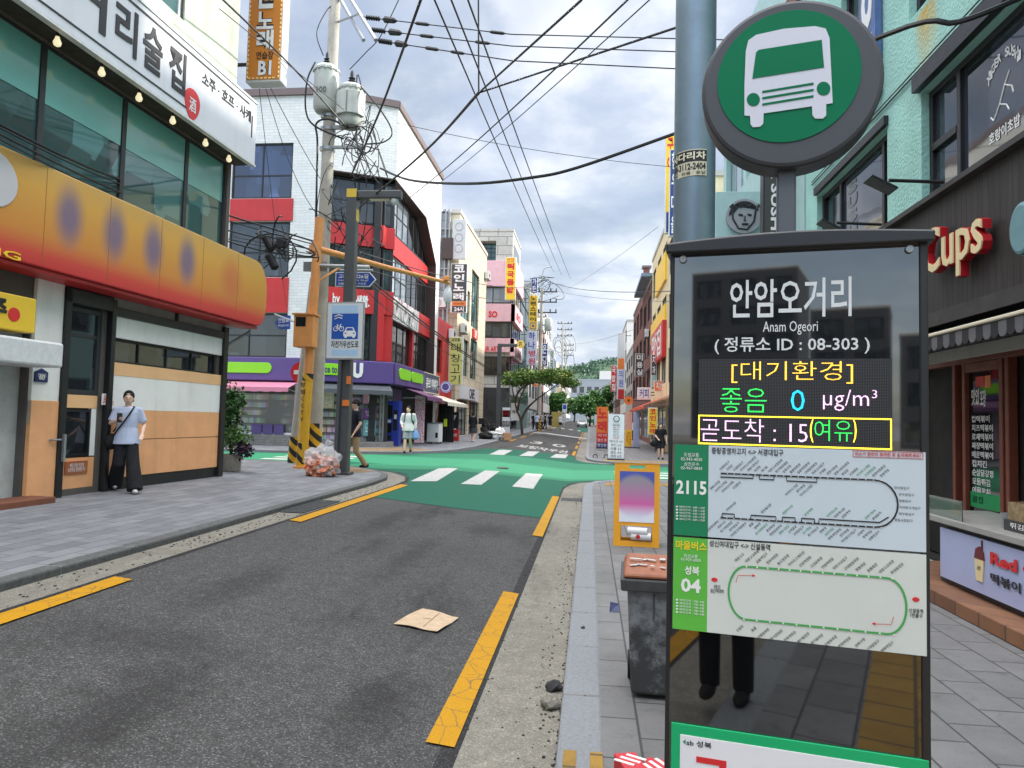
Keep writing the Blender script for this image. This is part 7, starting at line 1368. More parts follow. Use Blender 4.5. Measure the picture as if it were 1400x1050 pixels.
# far poles on the left pavement
for i, (px, Y, ytop, lb, r) in enumerate(((737, 74, 395, 'far concrete pole with transformers above the crowd on the left pavement', .2), (727, 92, 430, 'second far concrete pole just left of the transformer pole', .18), (772, 150, 470, 'distant pole with crossarms near the end of the street', .18), (767, 125, 440, 'distant pole with two crossarms beside the last left blocks', .18))):
    d = ray(px, 585); X = d.x/d.y*Y; z0 = Zleft(X, Y); zt = at(px, ytop, Y).z; t = thing('utility_pole', lb, 'utility pole', (X, Y, z0)); q = MB(); q.cyl((X, Y, z0), (X, Y, zt), r, r*.7, 14); q.build('shaft', 'concrete_pole', t, smooth=True)
    q = MB()
    for k in range(3): z = zt-.3-k*1.1; q.box((X+.3, Y, z), (2.6, .12, .12)); [q.cyl((X+.3+x, Y, z+.05), (X+.3+x, Y, z+.35), .07) for x in (-1.2, -.6, .6, 1.2)]
    q.build('crossarm', 'iron', t)
    if i == 0:
        for dx in (-.55, .75): q = MB(); q.lathe((X+dx, Y-.2, at(px, 452, Y).z), [(.36, 0), (.4, .05), (.4, 1.1), (.3, 1.3)], 16); q.build('transformer_tank', 'transformer_grey', t, smooth=True)
        q = MB(); q.tube(smooth([Vector((X, Y, zt)), Vector((X, Y, zt+1.4)), Vector((X+.25, Y, zt+2.2)), Vector((X+1.0, Y, zt+2.4))], 5), .06, 8); q.build('lamp_arm', 'silver', t)
        q = MB(); q.cyl((X, Y, z0+.02), (X, Y, z0+1.4), r*1.04, r*1.03, 14, False); q.build('hazard_wrap', 'hazard', t, smooth=True)
tangle(at(742, 392, 74), 12, (1.0, .4, .8), 'tangle of cables on the far transformer pole', .035, 8)
tangle(at(770, 478, 150), 14, (1.2, .8, 2.2), 'tangle of cables around the distant crossarm poles', .05, 9)
a = Fr((0, 108), 0); r = a.rect(769, 552, 775, 564); t = thing('bicycle_priority_sign', 'small distant blue and white road sign on the left pavement', 'road sign', tuple(a.pt(r[0], r[1]))); q = MB(); q.fb(a, r[0], r[2], r[1], r[3], 0, -.05); q.cyl(a.pt((r[0]+r[2])/2, Zleft(-5, 108), -.07), a.pt((r[0]+r[2])/2, r[1]+.2, -.07), .05); q.build('sign_face', 'face_pale', t); q = MB(); q.fb(a, r[0]+.1, r[2]-.1, r[1]+.5, r[3]-.15, .01, 0); q.build('blue_panel', 'road_blue', t)
# ================================================================== things on the pavements
from mathutils import noise as mnoise
# bin bag
g = Vector((at(439, 655, 15.2).x, 15.2, 0)); g.z = Zleft(g.x, g.y)
bg = thing('rubbish_bag', 'clear plastic rubbish bag half full of orange waste beside the street lamp', 'rubbish bag', tuple(g))
m = mat('bag_waste', (202, 120, 84), .35, var=0); nt = m.node_tree; b = nt.nodes['Principled BSDF']; tc = nd(nt, 'ShaderNodeTexCoord'); v = nd(nt, 'ShaderNodeTexVoronoi', i_Scale=16); nt.links.new(tc.outputs['Object'], v.inputs['Vector']); sc_ = nd(nt, 'ShaderNodeSeparateColor'); nt.links.new(v.outputs['Color'], sc_.inputs[0]); nt.links.new(ramp(nt, sc_.outputs[0], [(0, lin(120, 66, 44)), (.35, lin(214, 128, 92)), (.65, lin(226, 170, 138)), (.85, lin(226, 92, 44)), (1, lin(240, 230, 220))]).outputs[0], b.inputs['Base Color'])
q = lump('x', (g.x, g.y, g.z+.21), (.34, .28, .25), None, None, '', 3, 4, .45, 2.4); q.build('waste', m, bg, smooth=True)
m = mat('clear_plastic', (214, 218, 222), .18, var=0, trans=.0); b = m.node_tree.nodes['Principled BSDF']; b.inputs['Alpha'].default_value = .38
q = lump('x', (g.x+.02, g.y, g.z+.30), (.36, .30, .34), None, None, '', 5, 4, .5, 2.); q.tube([g+Vector((.08, 0, .55)), g+Vector((.1, 0, .68)), g+Vector((.16, 0, .78))], [.12, .05, .09], 9); q.build('bag', m, bg, smooth=True)
# planter with shrub
def leaves(mb, c, r, n, size, R, shell=.55, flat=1.):
    for _ in range(n):
        d = Vector((R.gauss(0, 1), R.gauss(0, 1), R.gauss(0, 1))).normalized(); k = (shell+(1-shell)*R.random()); p = Vector(c)+Vector((d.x*r[0], d.y*r[1], d.z*r[2]))*k*(1+.25*mnoise.noise(d*2.3+Vector(c)))
        a = Vector((R.gauss(0, 1), R.gauss(0, 1), R.gauss(0, .6))).normalized(); b_ = a.orthogonal().normalized(); b_ = (Matrix.Rotation(R.uniform(0, 6.28), 3, a) @ b_); s = size*R.uniform(.6, 1.3)
        mb.add([p, p+a*s*.5+b_*s*.28, p+a*s, p+a*s*.5-b_*s*.28], [(0, 1, 2, 3)])
def leafmat(name, c, c2, sc=6.):
    m = mat(name, c, .5, var=0, spec=.35); nt = m.node_tree; b = nt.nodes['Principled BSDF']; tc = nd(nt, 'ShaderNodeTexCoord'); n = nd(nt, 'ShaderNodeTexNoise', i_Scale=sc, i_Detail=4); nt.links.new(tc.outputs['Object'], n.inputs['Vector'])
    nt.links.new(mixc(nt, ramp(nt, n.outputs[0], [(.35, 0), (.65, 1)]).outputs[0], lin(*c), lin(*c2)), b.inputs['Base Color']); b.inputs['Subsurface Weight'].default_value = 0; return m
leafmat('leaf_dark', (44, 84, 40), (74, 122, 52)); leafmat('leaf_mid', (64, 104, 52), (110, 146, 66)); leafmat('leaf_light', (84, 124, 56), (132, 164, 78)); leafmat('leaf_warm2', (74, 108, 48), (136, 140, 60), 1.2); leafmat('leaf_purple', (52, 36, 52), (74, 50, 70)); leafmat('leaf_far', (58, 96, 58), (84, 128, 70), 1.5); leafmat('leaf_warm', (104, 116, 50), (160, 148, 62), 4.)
X, Y = at(315, 638, 15.2).x, 15.2; z = Zleft(X, Y)
t = thing('planter_shrub', 'leafy shrub in a round concrete planter beside the corner of the orange fronted pub', 'planter', (X, Y, z)); R = random.Random(4)
q = MB(); q.lathe((X, Y, z), [(.20, 0), (.22, .03), (.24, .36), (.25, .38), (.21, .38), (.2, .30)], 24); q.build('pot', mat('pot_concrete', (176, 166, 152), .85, var=.25, scale=14, bump=.3), t, smooth=True)
q = MB(); [q.tube([(X, Y, z+.3), (X+R.uniform(-.1, .1), Y, z+.9), (X+R.uniform(-.25, .2), Y+R.uniform(-.1, .1), z+1.6)], [.025, .018, .008], 6) for _ in range(5)]; q.build('stem', mat('bark', (66, 55, 48), .85, var=.3, scale=20), t)
q = MB(); leaves(q, (X-.1, Y, z+1.45), (.36, .3, .55), 900, .11, R, .35); q.build('upper_leaves', 'leaf_dark', t); q = MB(); leaves(q, (X+.04, Y-.05, z+.78), (.46, .36, .3), 900, .08, R, .35); q.build('lower_leaves', 'leaf_mid', t); q = MB(); leaves(q, (X+.34, Y-.1, z+.5), (.24, .2, .2), 300, .1, R, .3); q.build('purple_leaves', 'leaf_purple', t)
# blue vending machine, freezer, curtain and street clutter
def on(px, py, Y): d = ray(px, py); X = d.x/d.y*Y; return X, Zleft(X, Y)
Yv = 29.6; X0, z = on(520, 605, Yv); X1, _ = on(548, 605, Yv); X1 -= .12; t = thing('vending_machine', 'royal blue vending machine outside the convenience store', 'vending machine', ((X0+X1)/2, Yv, z)); f = Fr((X0, Yv), 4); w_ = X1-X0; h = at(530, 548, Yv).z-z
mat('royal_blue', (28, 52, 150), .35, var=.08)
q = MB(); q.fb(f, 0, w_, z+.04, z+h, 0, -.65); q.build('cabinet', 'royal_blue', t, bevel=.02)
q = MB(); q.fb(f, w_*.1, w_*.62, z+h*.62, z+h*.9, .012, 0); q.fb(f, w_*.12, w_*.6, z+h*.3, z+h*.5, .012, 0); q.fb(f, w_*.68, w_*.9, z+h*.35, z+h*.8, .012, 0); q.build('display_panel', 'glass_black', t); q = MB(); q.fb(f, w_*.15, w_*.55, z+h*.52, z+h*.58, .014, 0); q.fb(f, w_*.72, w_*.86, z+h*.6, z+h*.7, .016, 0); q.build('button_plate', 'sign_grey', t); q = MB(); q.fb(f, w_*.1, w_*.6, z+h*.14, z+h*.24, .014, -.02); q.build('tray', 'iron_dark', t)
Yf = 33.5; X0, z = on(583, 601, Yf); t = thing('ice_cream_freezer', 'white ice cream freezer chest on the pavement under the cream awning', 'freezer', (X0, Yf, z)); f = Fr((X0, Yf), -5); h = at(590, 579, Yf).z-z; w_ = .62; q = MB(); q.fb(f, 0, w_, z+.08, z+h, 0, -.6); q.build('body', 'white_metal', t, bevel=.03); q = MB(); q.fb(f, -.02, w_+.02, z+h, z+h+.05, .02, -.62); q.build('glass_lid', 'glass_pale', t, bevel=.015); q = MB(); q.fb(f, w_*.7, w_*.9, z+h*.3, z+h*.55, .006, 0); q.build('badge', 'iron_dark', t); q = MB(); [q.cyl(f.pt(u, z, -.1-.4*k), f.pt(u, z+.09, -.1-.4*k), .03) for u in (.08, w_-.08) for k in (0, 1)]; q.build('castor', 'iron_dark', t)
Yc = 35.5; X0, z = on(598, 600, Yc); f = Fr((X0, Yc), -4); w_ = .82; h = at(605, 553, Yc).z-z; t = thing('black_curtain', 'black cloth curtain booth with a yellow notice beside the freezer', 'curtain', (X0, Yc, z)); q = MB(); n = 26
vs = []; [vs.extend([f.pt(w_*i/n, z+.02, .03*math.sin(i*1.7)), f.pt(w_*i/n, z+h, .02*math.sin(i*1.7))]) for i in range(n+1)]; q.add(vs, [(2*i, 2*i+2, 2*i+3, 2*i+1) for i in range(n)]); q.build('cloth', mat('black_cloth', (28, 28, 31), .9, var=.2), t); q = MB(); q.fb(f, 0, w_, z+h-.03, z+h+.03, .0, -.7); q.fb(f, 0, .04, z, z+h, -.04, -.08); q.fb(f, w_-.04, w_, z, z+h, -.04, -.08); q.build('frame', 'iron_dark', t); q = MB(); q.fb(f, .32, .5, z+h*.42, z+h*.62, .06, .05); q.build('notice', mat('neon_yellow', (226, 240, 40), .5, var=0), t)
Yq = 31.5; X0, z = on(566, 600, Yq); f = Fr((X0, Yq), -8); t = thing('floral_curtain', 'pink flowered curtain hanging in the doorway right of the walking man in white', 'curtain', (X0, Yq, z)); w_ = .5; h = at(570, 540, Yq).z-z; q = MB(); vs = []; [vs.extend([f.pt(w_*i/n, z+.12, .03*math.sin(i*1.5)), f.pt(w_*i/n, z+h, .02*math.sin(i*1.5))]) for i in range(n+1)]; q.add(vs, [(2*i, 2*i+2, 2*i+3, 2*i+1) for i in range(n)])
m = mat('floral', (222, 190, 196), .8, var=0); nt = m.node_tree; b = nt.nodes['Principled BSDF']; tc = nd(nt, 'ShaderNodeTexCoord'); v = nd(nt, 'ShaderNodeTexVoronoi', i_Scale=13); nt.links.new(tc.outputs['Object'], v.inputs['Vector']); nt.links.new(ramp(nt, v.outputs[0], [(.15, lin(196, 70, 110)), (.38, lin(214, 150, 176)), (.5, lin(226, 206, 208))]).outputs[0], b.inputs['Base Color']); q.build('cloth', m, t); q = MB(); q.tube([f.pt(-.05, z+h, 0), f.pt(w_+.05, z+h, 0)], .02, 6); q.build('rail', 'silver', t)
Yk = 38; X0, z = on(611, 600, Yk); f = Fr((X0, Yk), 0); boxsign(f, (0, z+.65, .62, z+1.55), 0, -.05, 'ink_black', 'ink_white', '7', 'black framed picture sign leaning beside the black curtain', pad=.2); t = boxsign(f, (-.02, z+.0, .64, z+.6), .12, -.2, 'sign_red', 'ink_white', '2,000원', 'low red price board standing below the framed picture sign')
# motor scooter
def scooter(c, rz, label, body, seatm='iron_dark', box=True):
    t = thing('motor_scooter', label, 'scooter', tuple(c)); M = Matrix.Rotation(rz, 3, 'Z'); T = lambda x, y, z: Vector(c)+M @ Vector((x, y, z))
    for x in (-.62, .62):
        q = MB(); n = 20; q.tube([T(x+.21*math.cos(2*math.pi*k/n), 0, .25+.21*math.sin(2*math.pi*k/n)) for k in range(n+1)], .055, 8); w = q.build('wheel', 'iron_dark', t, smooth=True); q = MB(); q.cyl(T(x, -.05, .25), T(x, .05, .25), .12, .12, 14); q.build('rim', 'silver', w)
    q = MB(); q.tube([T(.62, 0, .3), T(.52, 0, .62), T(.42, 0, .95)], [.05, .07, .05], 10); q.tube([T(.5, 0, .45), T(.42, 0, .30), T(.0, 0, .26), T(-.25, 0, .34), T(-.6, 0, .58), T(-.9, 0, .66)], [.10, .16, .14, .19, .20, .05], 12); q.ball(T(.55, 0, .72), (.13, .15, .2)); q.build('body', body, t, smooth=True)
    q = MB(); q.tube([T(.02, 0, .76), T(-.2, 0, .77), T(-.5, 0, .80), T(-.68, 0, .80)], [.06, .13, .14, .08], 12, flat=.6); q.build('seat', seatm, t, smooth=True)
    q = MB(); q.tube([T(.36, -.32, 1.02), T(.42, -.12, 1.0), T(.42, .12, 1.0), T(.36, .32, 1.02)], .02, 7); q.tube([T(.4, .2, 1.0), T(.44, .26, 1.18)], .008, 5); q.tube([T(.4, -.2, 1.0), T(.44, -.26, 1.18)], .008, 5); q.build('handlebar', 'iron_dark', t); q = MB(); q.ball(T(.66, 0, .82), (.05, .09, .08), 12, 8); q.build('headlight', 'sign_grey', t, smooth=True)
    if box: q = MB(); q.box(T(-.72, 0, 1.05), (.4, .42, .38), rz); q.build('cargo_box', 'iron_dark', t, bevel=.03)
    q = MB(); q.tube([T(-.0, .05, .3), T(-.05, .2, .0)], .015, 5); q.build('stand', 'silver', t); return t
x, z = on(664, 597, 45); scooter((x, 45, z), rad(80), 'black scooter with a cargo box parked by the second street lamp', 'kiosk_black')
x, z = on(671, 596, 47); scooter((x+.1, 47.3, z), rad(95), 'dark scooter standing just behind the black one by the second street lamp', 'iron_dark', box=False)
d = ray(897, 604); Ys = 41; scooter((d.x/d.y*Ys+.2, Ys, Zright(3, Ys)), rad(100), 'dark scooter parked behind the walking man in black on the right pavement', 'iron_dark', box=False)
# bagged rubbish by the lamp
for i, (px, py, Y, r, m, lb) in enumerate(((664, 598, 43, (.42, .4, .24), 'black_cloth', 'black rubbish bag lying on the pavement edge before the second street lamp'), (677, 598, 43.5, (.5, .4, .25), 'sign_grey', 'pale grey rubbish sack heaped between the black bag and the carton'), (684, 590, 45, (.3, .3, .38), 'ink_white', 'white rubbish sack standing behind the carton by the second street lamp'))):
    x, z = on(px, py, Y); lump('rubbish_sack', (x, Y, z+r[2]*.85), r, m, lb, 'rubbish bag', i+3, 3, .4)
x, z = on(693, 598, 43.6); q = MB(); q.box((x, 43.6, z+.22), (.5, .42, .44), .3); t = rooted(q, 'carton_box', mat('carton_tan', (186, 146, 108), .8, var=.2), (x, 43.6, z), 'tan cardboard carton beside the rubbish sacks', 'carton', bevel=.01)
# standing banners
def standee(fr, r, faces, label, lean_=0., foot=True, cat='banner', name='standing_banner'):
    t = thing(name, label, cat, tuple(fr.pt((r[0]+r[2])/2, r[1]))); H_ = r[3]-r[1]
    L = lambda mb: (setattr(mb, 'v', [v+Vector((fr.n.x, fr.n.y, 0))*(-lean_*(v.z-r[1])) for v in mb.v]), mb)[1]
    q = MB(); q.fb(fr, r[0], r[2], r[1]+.04, r[3], 0, -.05); L(q).build('panel', faces[0][2], t, bevel=.008)
    for a, b_, m, tx, ik, w in faces:
        z1_, z0_ = r[3]-H_*a, r[3]-H_*b_; q = MB(); q.fb(fr, r[0]+.02, r[2]-.02, z0_, z1_, .006, 0); f_ = L(q).build('panel_face', m, t)
        if tx:
            q = MB(); ls = tx.split('\n'); h = (z1_-z0_)/len(ls)
            for i, s in enumerate(ls): zc = z1_-h*(i+.5); q.text(fr, s, (r[0]+.07, zc-h*.4, r[2]-.07, zc+h*.4), .012, .003, w, 1., len(s) > 2)
            L(q).build('lettering', ik, f_)
    if foot: q = MB(); q.fb(fr, r[0]-.03, r[2]+.03, r[1], r[1]+.05, .22, -.26); q.build('foot', 'iron_dark', t)
    return t
f = Fr((0, 33.4), -2); r = f.rect(832, 566, 853, 627); r = (r[0], Zright(1, 33.4), r[2], r[3])
t = standee(f, r, [(0, .22, 'sign_white', '', 'ink_black', 0), (.22, .27, 'sign_white', '카페 메뉴', 'ink_black', 0), (.27, .32, 'sign_white', '커피 2.0', 'ink_red', 0), (.32, .5, 'sign_white', '라떼 3.0\n모카 3.5\n티 2.5\n쥬스 3.0', 'ink_black', 0), (.5, .56, 'sign_white', '디저트', 'ink_red', 0), (.56, .96, 'sign_white', '케이크 4.5\n쿠키 2.0\n와플 3.5\n샌드 4.0\n세트 6.0', 'ink_black', 0)], 'tall white menu banner with a ring emblem on the right corner of the crossing', .06)
c = ((r[0]+r[2])/2, r[3]-.22); q = MB(); q.tube([f.pt(c[0]+.13*math.cos(2*math.pi*k/20), c[1]+.13*math.sin(2*math.pi*k/20), .012) for k in range(21)], .02, 5); q.build('emblem', 'ink_black', t)
f = Fr((0, 42), 4); r = f.rect(816, 556, 831, 600); z = Zright(1, 42); r = (r[0], z+.1, r[2], r[3]); standee(f, r, [(0, .62, 'sign_orange', '노\n래', 'ink_red', .05), (.62, .86, 'sign_red', '시간 5천\n할인 중', 'ink_white', 0), (.86, .98, 'sign_navy', '영업중', 'ink_white', 0)], 'orange red and navy karaoke light box standing on the right kerb corner')
f = Fr((0, 46), 3); z = Zright(2, 46); r = f.rect(855, 563, 864, 600); standee(f, (r[0], z, r[2], r[3]), [(0, .5, mat('peach', (226, 170, 150), .5, var=.2), '', 'ink_red', 0), (.5, .95, 'sign_yel', '세일', 'ink_red', 0)], 'peach and yellow banner stand under the orange awning, nearest the kerb')
r = f.rect(866, 563, 874, 590); standee(f, (r[0], z, r[2], r[3]), [(0, .95, mat('pale_violet', (170, 176, 206), .5, var=.3, scale=5), '', 'ink_red', 0)], 'pale violet banner stand under the orange awning beside the man in white')
f = Fr((0, 52), 0); x, z = on(690, 590, 52); r = f.rect(687, 557, 697, 585); standee(f, (r[0], z, r[2], r[3]), [(0, .95, 'sign_white', '', 'ink_black', 0), (.1, .35, 'sign_orange', '국수', 'ink_red', 0), (.5, .7, 'sign_red', '냉면', 'ink_white', 0)], 'white food banner with orange pictures just right of the second street lamp')
f = Fr((0, 58), 0); r = f.rect(699, 551, 710, 575); boxsign(f, r, 0, -.1, 'ink_white', 'ink_black', '메뉴', 'white menu board on the wall behind the flat topped tree', keep=True)
f = Fr((0, 80), 0); r = f.rect(754, 563, 767, 577); boxsign(f, (r[0], Zleft(-5, 80)+.2, r[2], r[3]), 0, -.2, mat('mustard', (176, 158, 84), .6, var=.3, scale=4), 'ink_black', '', 'mustard yellow board standing on the far left pavement past the crowd')
# folded hand cart beside the menu banner
g = gnd(820, 626, Zright); t = thing('hand_cart', 'small silver folded hand cart lying beside the white menu banner', 'hand cart', (g.x, g.y, 0)); q = MB(); A = lambda x, z: Vector((g.x+x, g.y, z)); q.tube([A(-.25, .1), A(-.15, .32), A(.1, .3), A(.35, .14)], .018, 6); q.tube([A(-.15, .32), A(.05, .1), A(.3, .12)], .015, 6); q.build('frame', 'silver', t)
for x in (-.22, .3): q = MB(); n = 16; q.tube([A(x+.1*math.cos(2*math.pi*k/n), .11+.1*math.sin(2*math.pi*k/n)) for k in range(n+1)], .02, 6); q.build('wheel', 'iron_dark', t)
# cars
def car(c, rz, label, bodym, van=False):
    t = thing('parked_car' if not van else 'parked_truck', label, 'car' if not van else 'truck', tuple(c)); M = Matrix.Rotation(rz, 3, 'Z'); T = lambda x, y, z: Vector(c)+M @ Vector((x, y, z)); q = MB()
    prof = [(-2.1, .35, .78), (-2.15, .6, .80), (-2.0, .85, .80), (-1.5, .92, .80), (-1.0, 1.36, .62), (.45, 1.42, .62), (1.1, .98, .78), (1.9, .82, .78), (2.15, .6, .76), (2.1, .35, .74)] if not van else [(-2.3, .5, .85), (-2.3, 2.3, .85), (.9, 2.3, .85), (.95, 1.9, .85), (1.6, 1.85, .8), (2.2, 1.2, .8), (2.3, .5, .8)]
    n = len(prof); vs = [T(x, w, z) for x, z, w in prof]+[T(x, -w, z) for x, z, w in prof]; q.add(vs, [tuple(range(n-1, -1, -1)), tuple(range(n, 2*n))]+[(i, (i+1) % n, (i+1) % n+n, i+n) for i in range(n)]); q.build('body', bodym, t, bevel=.05)
    q = MB(); pz = [(-1.42, .97), (-1.0, 1.3), (.42, 1.35), (1.0, 1.0)] if not van else [(1.0, 1.3), (1.0, 1.8), (1.56, 1.8), (2.1, 1.25)]
    for s in (1, -1): q.add([T(x, s*(.815-.16*((z-.95)/.4 if not van else 0)+.01+(.05 if van else 0)), z) for x, z in pz], [(0, 1, 2, 3) if s < 0 else (3, 2, 1, 0)])
    if not van:
        for (xa, za, xb, zb3) in ((-1.55, .95, -1.03, 1.33), (1.12, 1.0, .5, 1.39)): q.add([T(xa, .66, za+.02), T(xa, -.66, za+.02), T(xb, -.56, zb3+.02), T(xb, .56, zb3+.02)], [(0, 1, 2, 3)])
    else: q.add([T(2.22, .7, 1.22), T(2.22, -.7, 1.22), T(1.64, -.7, 1.82), T(1.64, .7, 1.82)], [(0, 1, 2, 3)])
    q.build('windows', 'glass_black', t)
    for x in (-1.3, 1.35):
        for s in (1, -1): q = MB(); q.cyl(T(x, s*.62, .32), T(x, s*.82, .32), .32, .32, 18); w = q.build('wheel', 'iron_dark', t); q = MB(); q.cyl(T(x, s*.815, .32), T(x, s*.83, .32), .2, .2, 14); q.build('rim', 'silver', w)
    for s in (1, -1): q = MB(); q.box(T(2.12, s*.55, .68), (.1, .32, .14), rz); q.build('headlight', 'sign_grey', t, bevel=.02); q = MB(); q.box(T(-2.12, s*.58, .72), (.1, .28, .14), rz); q.build('tail_light', 'sign_red', t, bevel=.02)
    q = MB(); q.box(T(2.15, 0, .48), (.04, .44, .1), rz); q.build('number_plate', 'ink_white', t); return t
Yk = 118; d = ray(796, 578); car((d.x/d.y*Yk, Yk, Zroad(-1, Yk)+.01), rad(-90), 'silver car coming towards the viewer at the far end of the street', 'silver')
Yk = 150; d = ray(807, 576); car((d.x/d.y*Yk, Yk, Zroad(-1, Yk)+.01), rad(-90), 'green delivery truck behind the silver car at the far end of the street', mat('truck_green', (44, 104, 74), .4, var=.1), True)
# trees
def tree(c, trunk, crown, label, lm, seed, nleaf, lsize, name='street_tree', r0=.16):
    R = random.Random(seed); t = thing(name, label, 'tree', tuple(c)); q = MB(); c = Vector(c)
    for pts in trunk: q.tube(smooth([c+Vector(p) for p in pts], 4), [r0*(1-.75*i/(4*(len(pts)-1))) for i in range(4*(len(pts)-1)+1)], 9)
    q.build('trunk', 'bark', t, smooth=True); q = MB(); q2 = MB()
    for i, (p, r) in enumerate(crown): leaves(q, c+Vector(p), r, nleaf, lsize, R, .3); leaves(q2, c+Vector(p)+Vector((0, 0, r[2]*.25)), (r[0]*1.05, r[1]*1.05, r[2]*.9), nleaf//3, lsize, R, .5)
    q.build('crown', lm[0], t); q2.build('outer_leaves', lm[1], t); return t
Yt = 57; x, z = on(714, 590, Yt); R = random.Random(12); cr = []
for i in range(26): u = -1.5+5.3*(i/25); cr.append(((u+R.uniform(-.3, .3), R.uniform(-1.5, 1.5), 4.3+.7*math.cos((u-1.2)/3.0*1.3)*R.uniform(.3, 1)+R.uniform(-.3, .3)), (R.uniform(.6, 1.05), R.uniform(.6, 1.0), R.uniform(.32, .5))))
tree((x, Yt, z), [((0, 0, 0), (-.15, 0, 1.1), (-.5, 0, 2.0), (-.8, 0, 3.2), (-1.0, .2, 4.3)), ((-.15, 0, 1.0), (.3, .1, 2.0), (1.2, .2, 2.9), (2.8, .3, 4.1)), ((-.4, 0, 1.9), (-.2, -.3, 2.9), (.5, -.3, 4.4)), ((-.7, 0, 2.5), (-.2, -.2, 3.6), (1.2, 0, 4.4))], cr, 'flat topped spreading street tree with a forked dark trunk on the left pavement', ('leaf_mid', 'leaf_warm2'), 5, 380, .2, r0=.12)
for i, (px, Y, hh, ww, lb) in enumerate(((806, 130, 5.6, 3.0, 'bushy green tree over the road at the end of the street, before the hill'), (824, 140, 7.4, 2.6, 'taller green tree on the right at the end of the street'), (785, 165, 5.4, 2.6, 'dark green tree on the left at the end of the street'), (759, 122, 5.4, 1.8, 'small green tree among the far left poles'))):
    d = ray(px, 577); X = d.x/d.y*Y; z = (Zleft if px < 790 else Zright)(X, Y); R = random.Random(i+20); cr = [((R.uniform(-ww, ww)*.75, R.uniform(-1, 1)*ww*.6, hh*R.uniform(.45, .95)), (ww*R.uniform(.3, .5), ww*.4, hh*R.uniform(.10, .17))) for _ in range(15)]
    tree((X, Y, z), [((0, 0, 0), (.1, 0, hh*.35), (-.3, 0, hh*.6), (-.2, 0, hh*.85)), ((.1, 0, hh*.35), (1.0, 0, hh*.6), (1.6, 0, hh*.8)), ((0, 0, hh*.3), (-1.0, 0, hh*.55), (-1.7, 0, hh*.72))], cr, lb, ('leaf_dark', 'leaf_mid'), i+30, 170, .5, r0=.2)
# hill at the end of the street
q = MB(); nx, ny = 60, 22
def hz_(x, y): k = math.exp(-((x+10)/95)**2)*45+math.exp(-((x-80)/60)**2)*30+math.exp(-((x+110)/70)**2)*28; return k*ss(430, 620, y)*(1+.12*mnoise.noise(Vector((x/40, y/50, 0))))
vs = [(-330+660*i/nx, 420+320*j/ny, hz_(-330+660*i/nx, 420+320*j/ny)-1) for j in range(ny+1) for i in range(nx+1)]; q.add(vs, [(j*(nx+1)+i, j*(nx+1)+i+1, (j+1)*(nx+1)+i+1, (j+1)*(nx+1)+i) for j in range(ny) for i in range(nx)]); struct(q, 'hill', mat('hill_soil', (62, 88, 62), .9, var=.2, scale=.05), smooth=True)
q = MB(); R = random.Random(77)
for k in range(2600):
    x, y = R.uniform(-150, 140), R.uniform(440, 640); s = R.uniform(2.2, 4.2); leaves(q, (x, y, hz_(x, y)-1+s*.5), (s, s, s*.8), 22, 1.7, R, .5)
w = q.build('hill_wood', leafmat('leaf_hill', (56, 88, 72), (80, 112, 86), .06)); w['kind'] = 'stuff'  # bluish distance haze is put into the leaf colour
t = thing('white_hall', 'long pale building with a row of windows at the foot of the wooded hill', 'building', (-8, 330, 2)); f = Fr((-30, 330), 0); hs = [(1+i*3.4, 15.5, 3.2+i*3.4, 18.5) for i in range(17)]+[(1+i*3.4, 10.5, 3.2+i*3.4, 13.5) for i in range(17)]; block(f, 0, 60, 1, 21.5, 14, t, mat('hall_grey', (150, 156, 160), .8, var=.1), hs, .3, .6)
for h in hs: window(f, h, t, 'glass_dark', 'grey_metal', 1, 1, -.15, .12)
q = MB(); q.fb(f, 34, 50, 22.1, 26, -1, -10); q.build('roof_house', 'render_white', t)
# ================================================================== people
for n, c in (('skin', (228, 188, 164)), ('skin_legs', (200, 156, 130)), ('hair_black', (30, 27, 27)), ('cloth_lightblue', (184, 194, 216)), ('cloth_black', (30, 31, 35)), ('cloth_navy', (34, 38, 52)), ('cloth_khaki', (166, 144, 112)), ('cloth_white', (216, 216, 214)), ('cloth_grey', (150, 152, 158)), ('cloth_darkgrey', (62, 66, 74)), ('shoe_white', (196, 196, 194)), ('shoe_black', (36, 34, 34)), ('bag_blue', (110, 150, 200))):
    mat(n, c, .85 if 'skin' not in n else .55, var=.12, scale=7, bump=.25 if 'cloth' in n else 0, bscale=16, spec=.3)
def rings(mb, rs, n=16):                  # loft of level ellipses: (cx, cy, z, rx, ry)
    base = len(mb.v)
    for cx_, cy_, z, rx, ry in rs:
        for j in range(n): a = 2*math.pi*j/n; mb.v.append(Vector((cx_+rx*math.cos(a), cy_+ry*math.sin(a), z)))
    k = len(rs)
    for i in range(k-1):
        for j in range(n): a = base+i*n+j; b_ = base+i*n+(j+1) % n; mb.f.append((a, b_, b_+n, a+n))
    mb.f.append(tuple(base+j for j in range(n-1, -1, -1))); mb.f.append(tuple(base+(k-1)*n+j for j in range(n))); return mb
def fuse(mb, vox, it=3):
    me = bpy.data.meshes.new('tmp'); me.from_pydata([tuple(v) for v in mb.v], [], mb.f); o = bpy.data.objects.new('tmp', me); r = o.modifiers.new('r', 'REMESH'); r.mode = 'VOXEL'; r.voxel_size = vox; s = o.modifiers.new('s', 'SMOOTH'); s.iterations = it; s.factor = .5
    m2 = evald(o); out = MB(); out.add([v.co.copy() for v in m2.vertices], [tuple(p.vertices) for p in m2.polygons])
    bpy.data.objects.remove(o); bpy.data.meshes.remove(me); bpy.data.meshes.remove(m2); return out
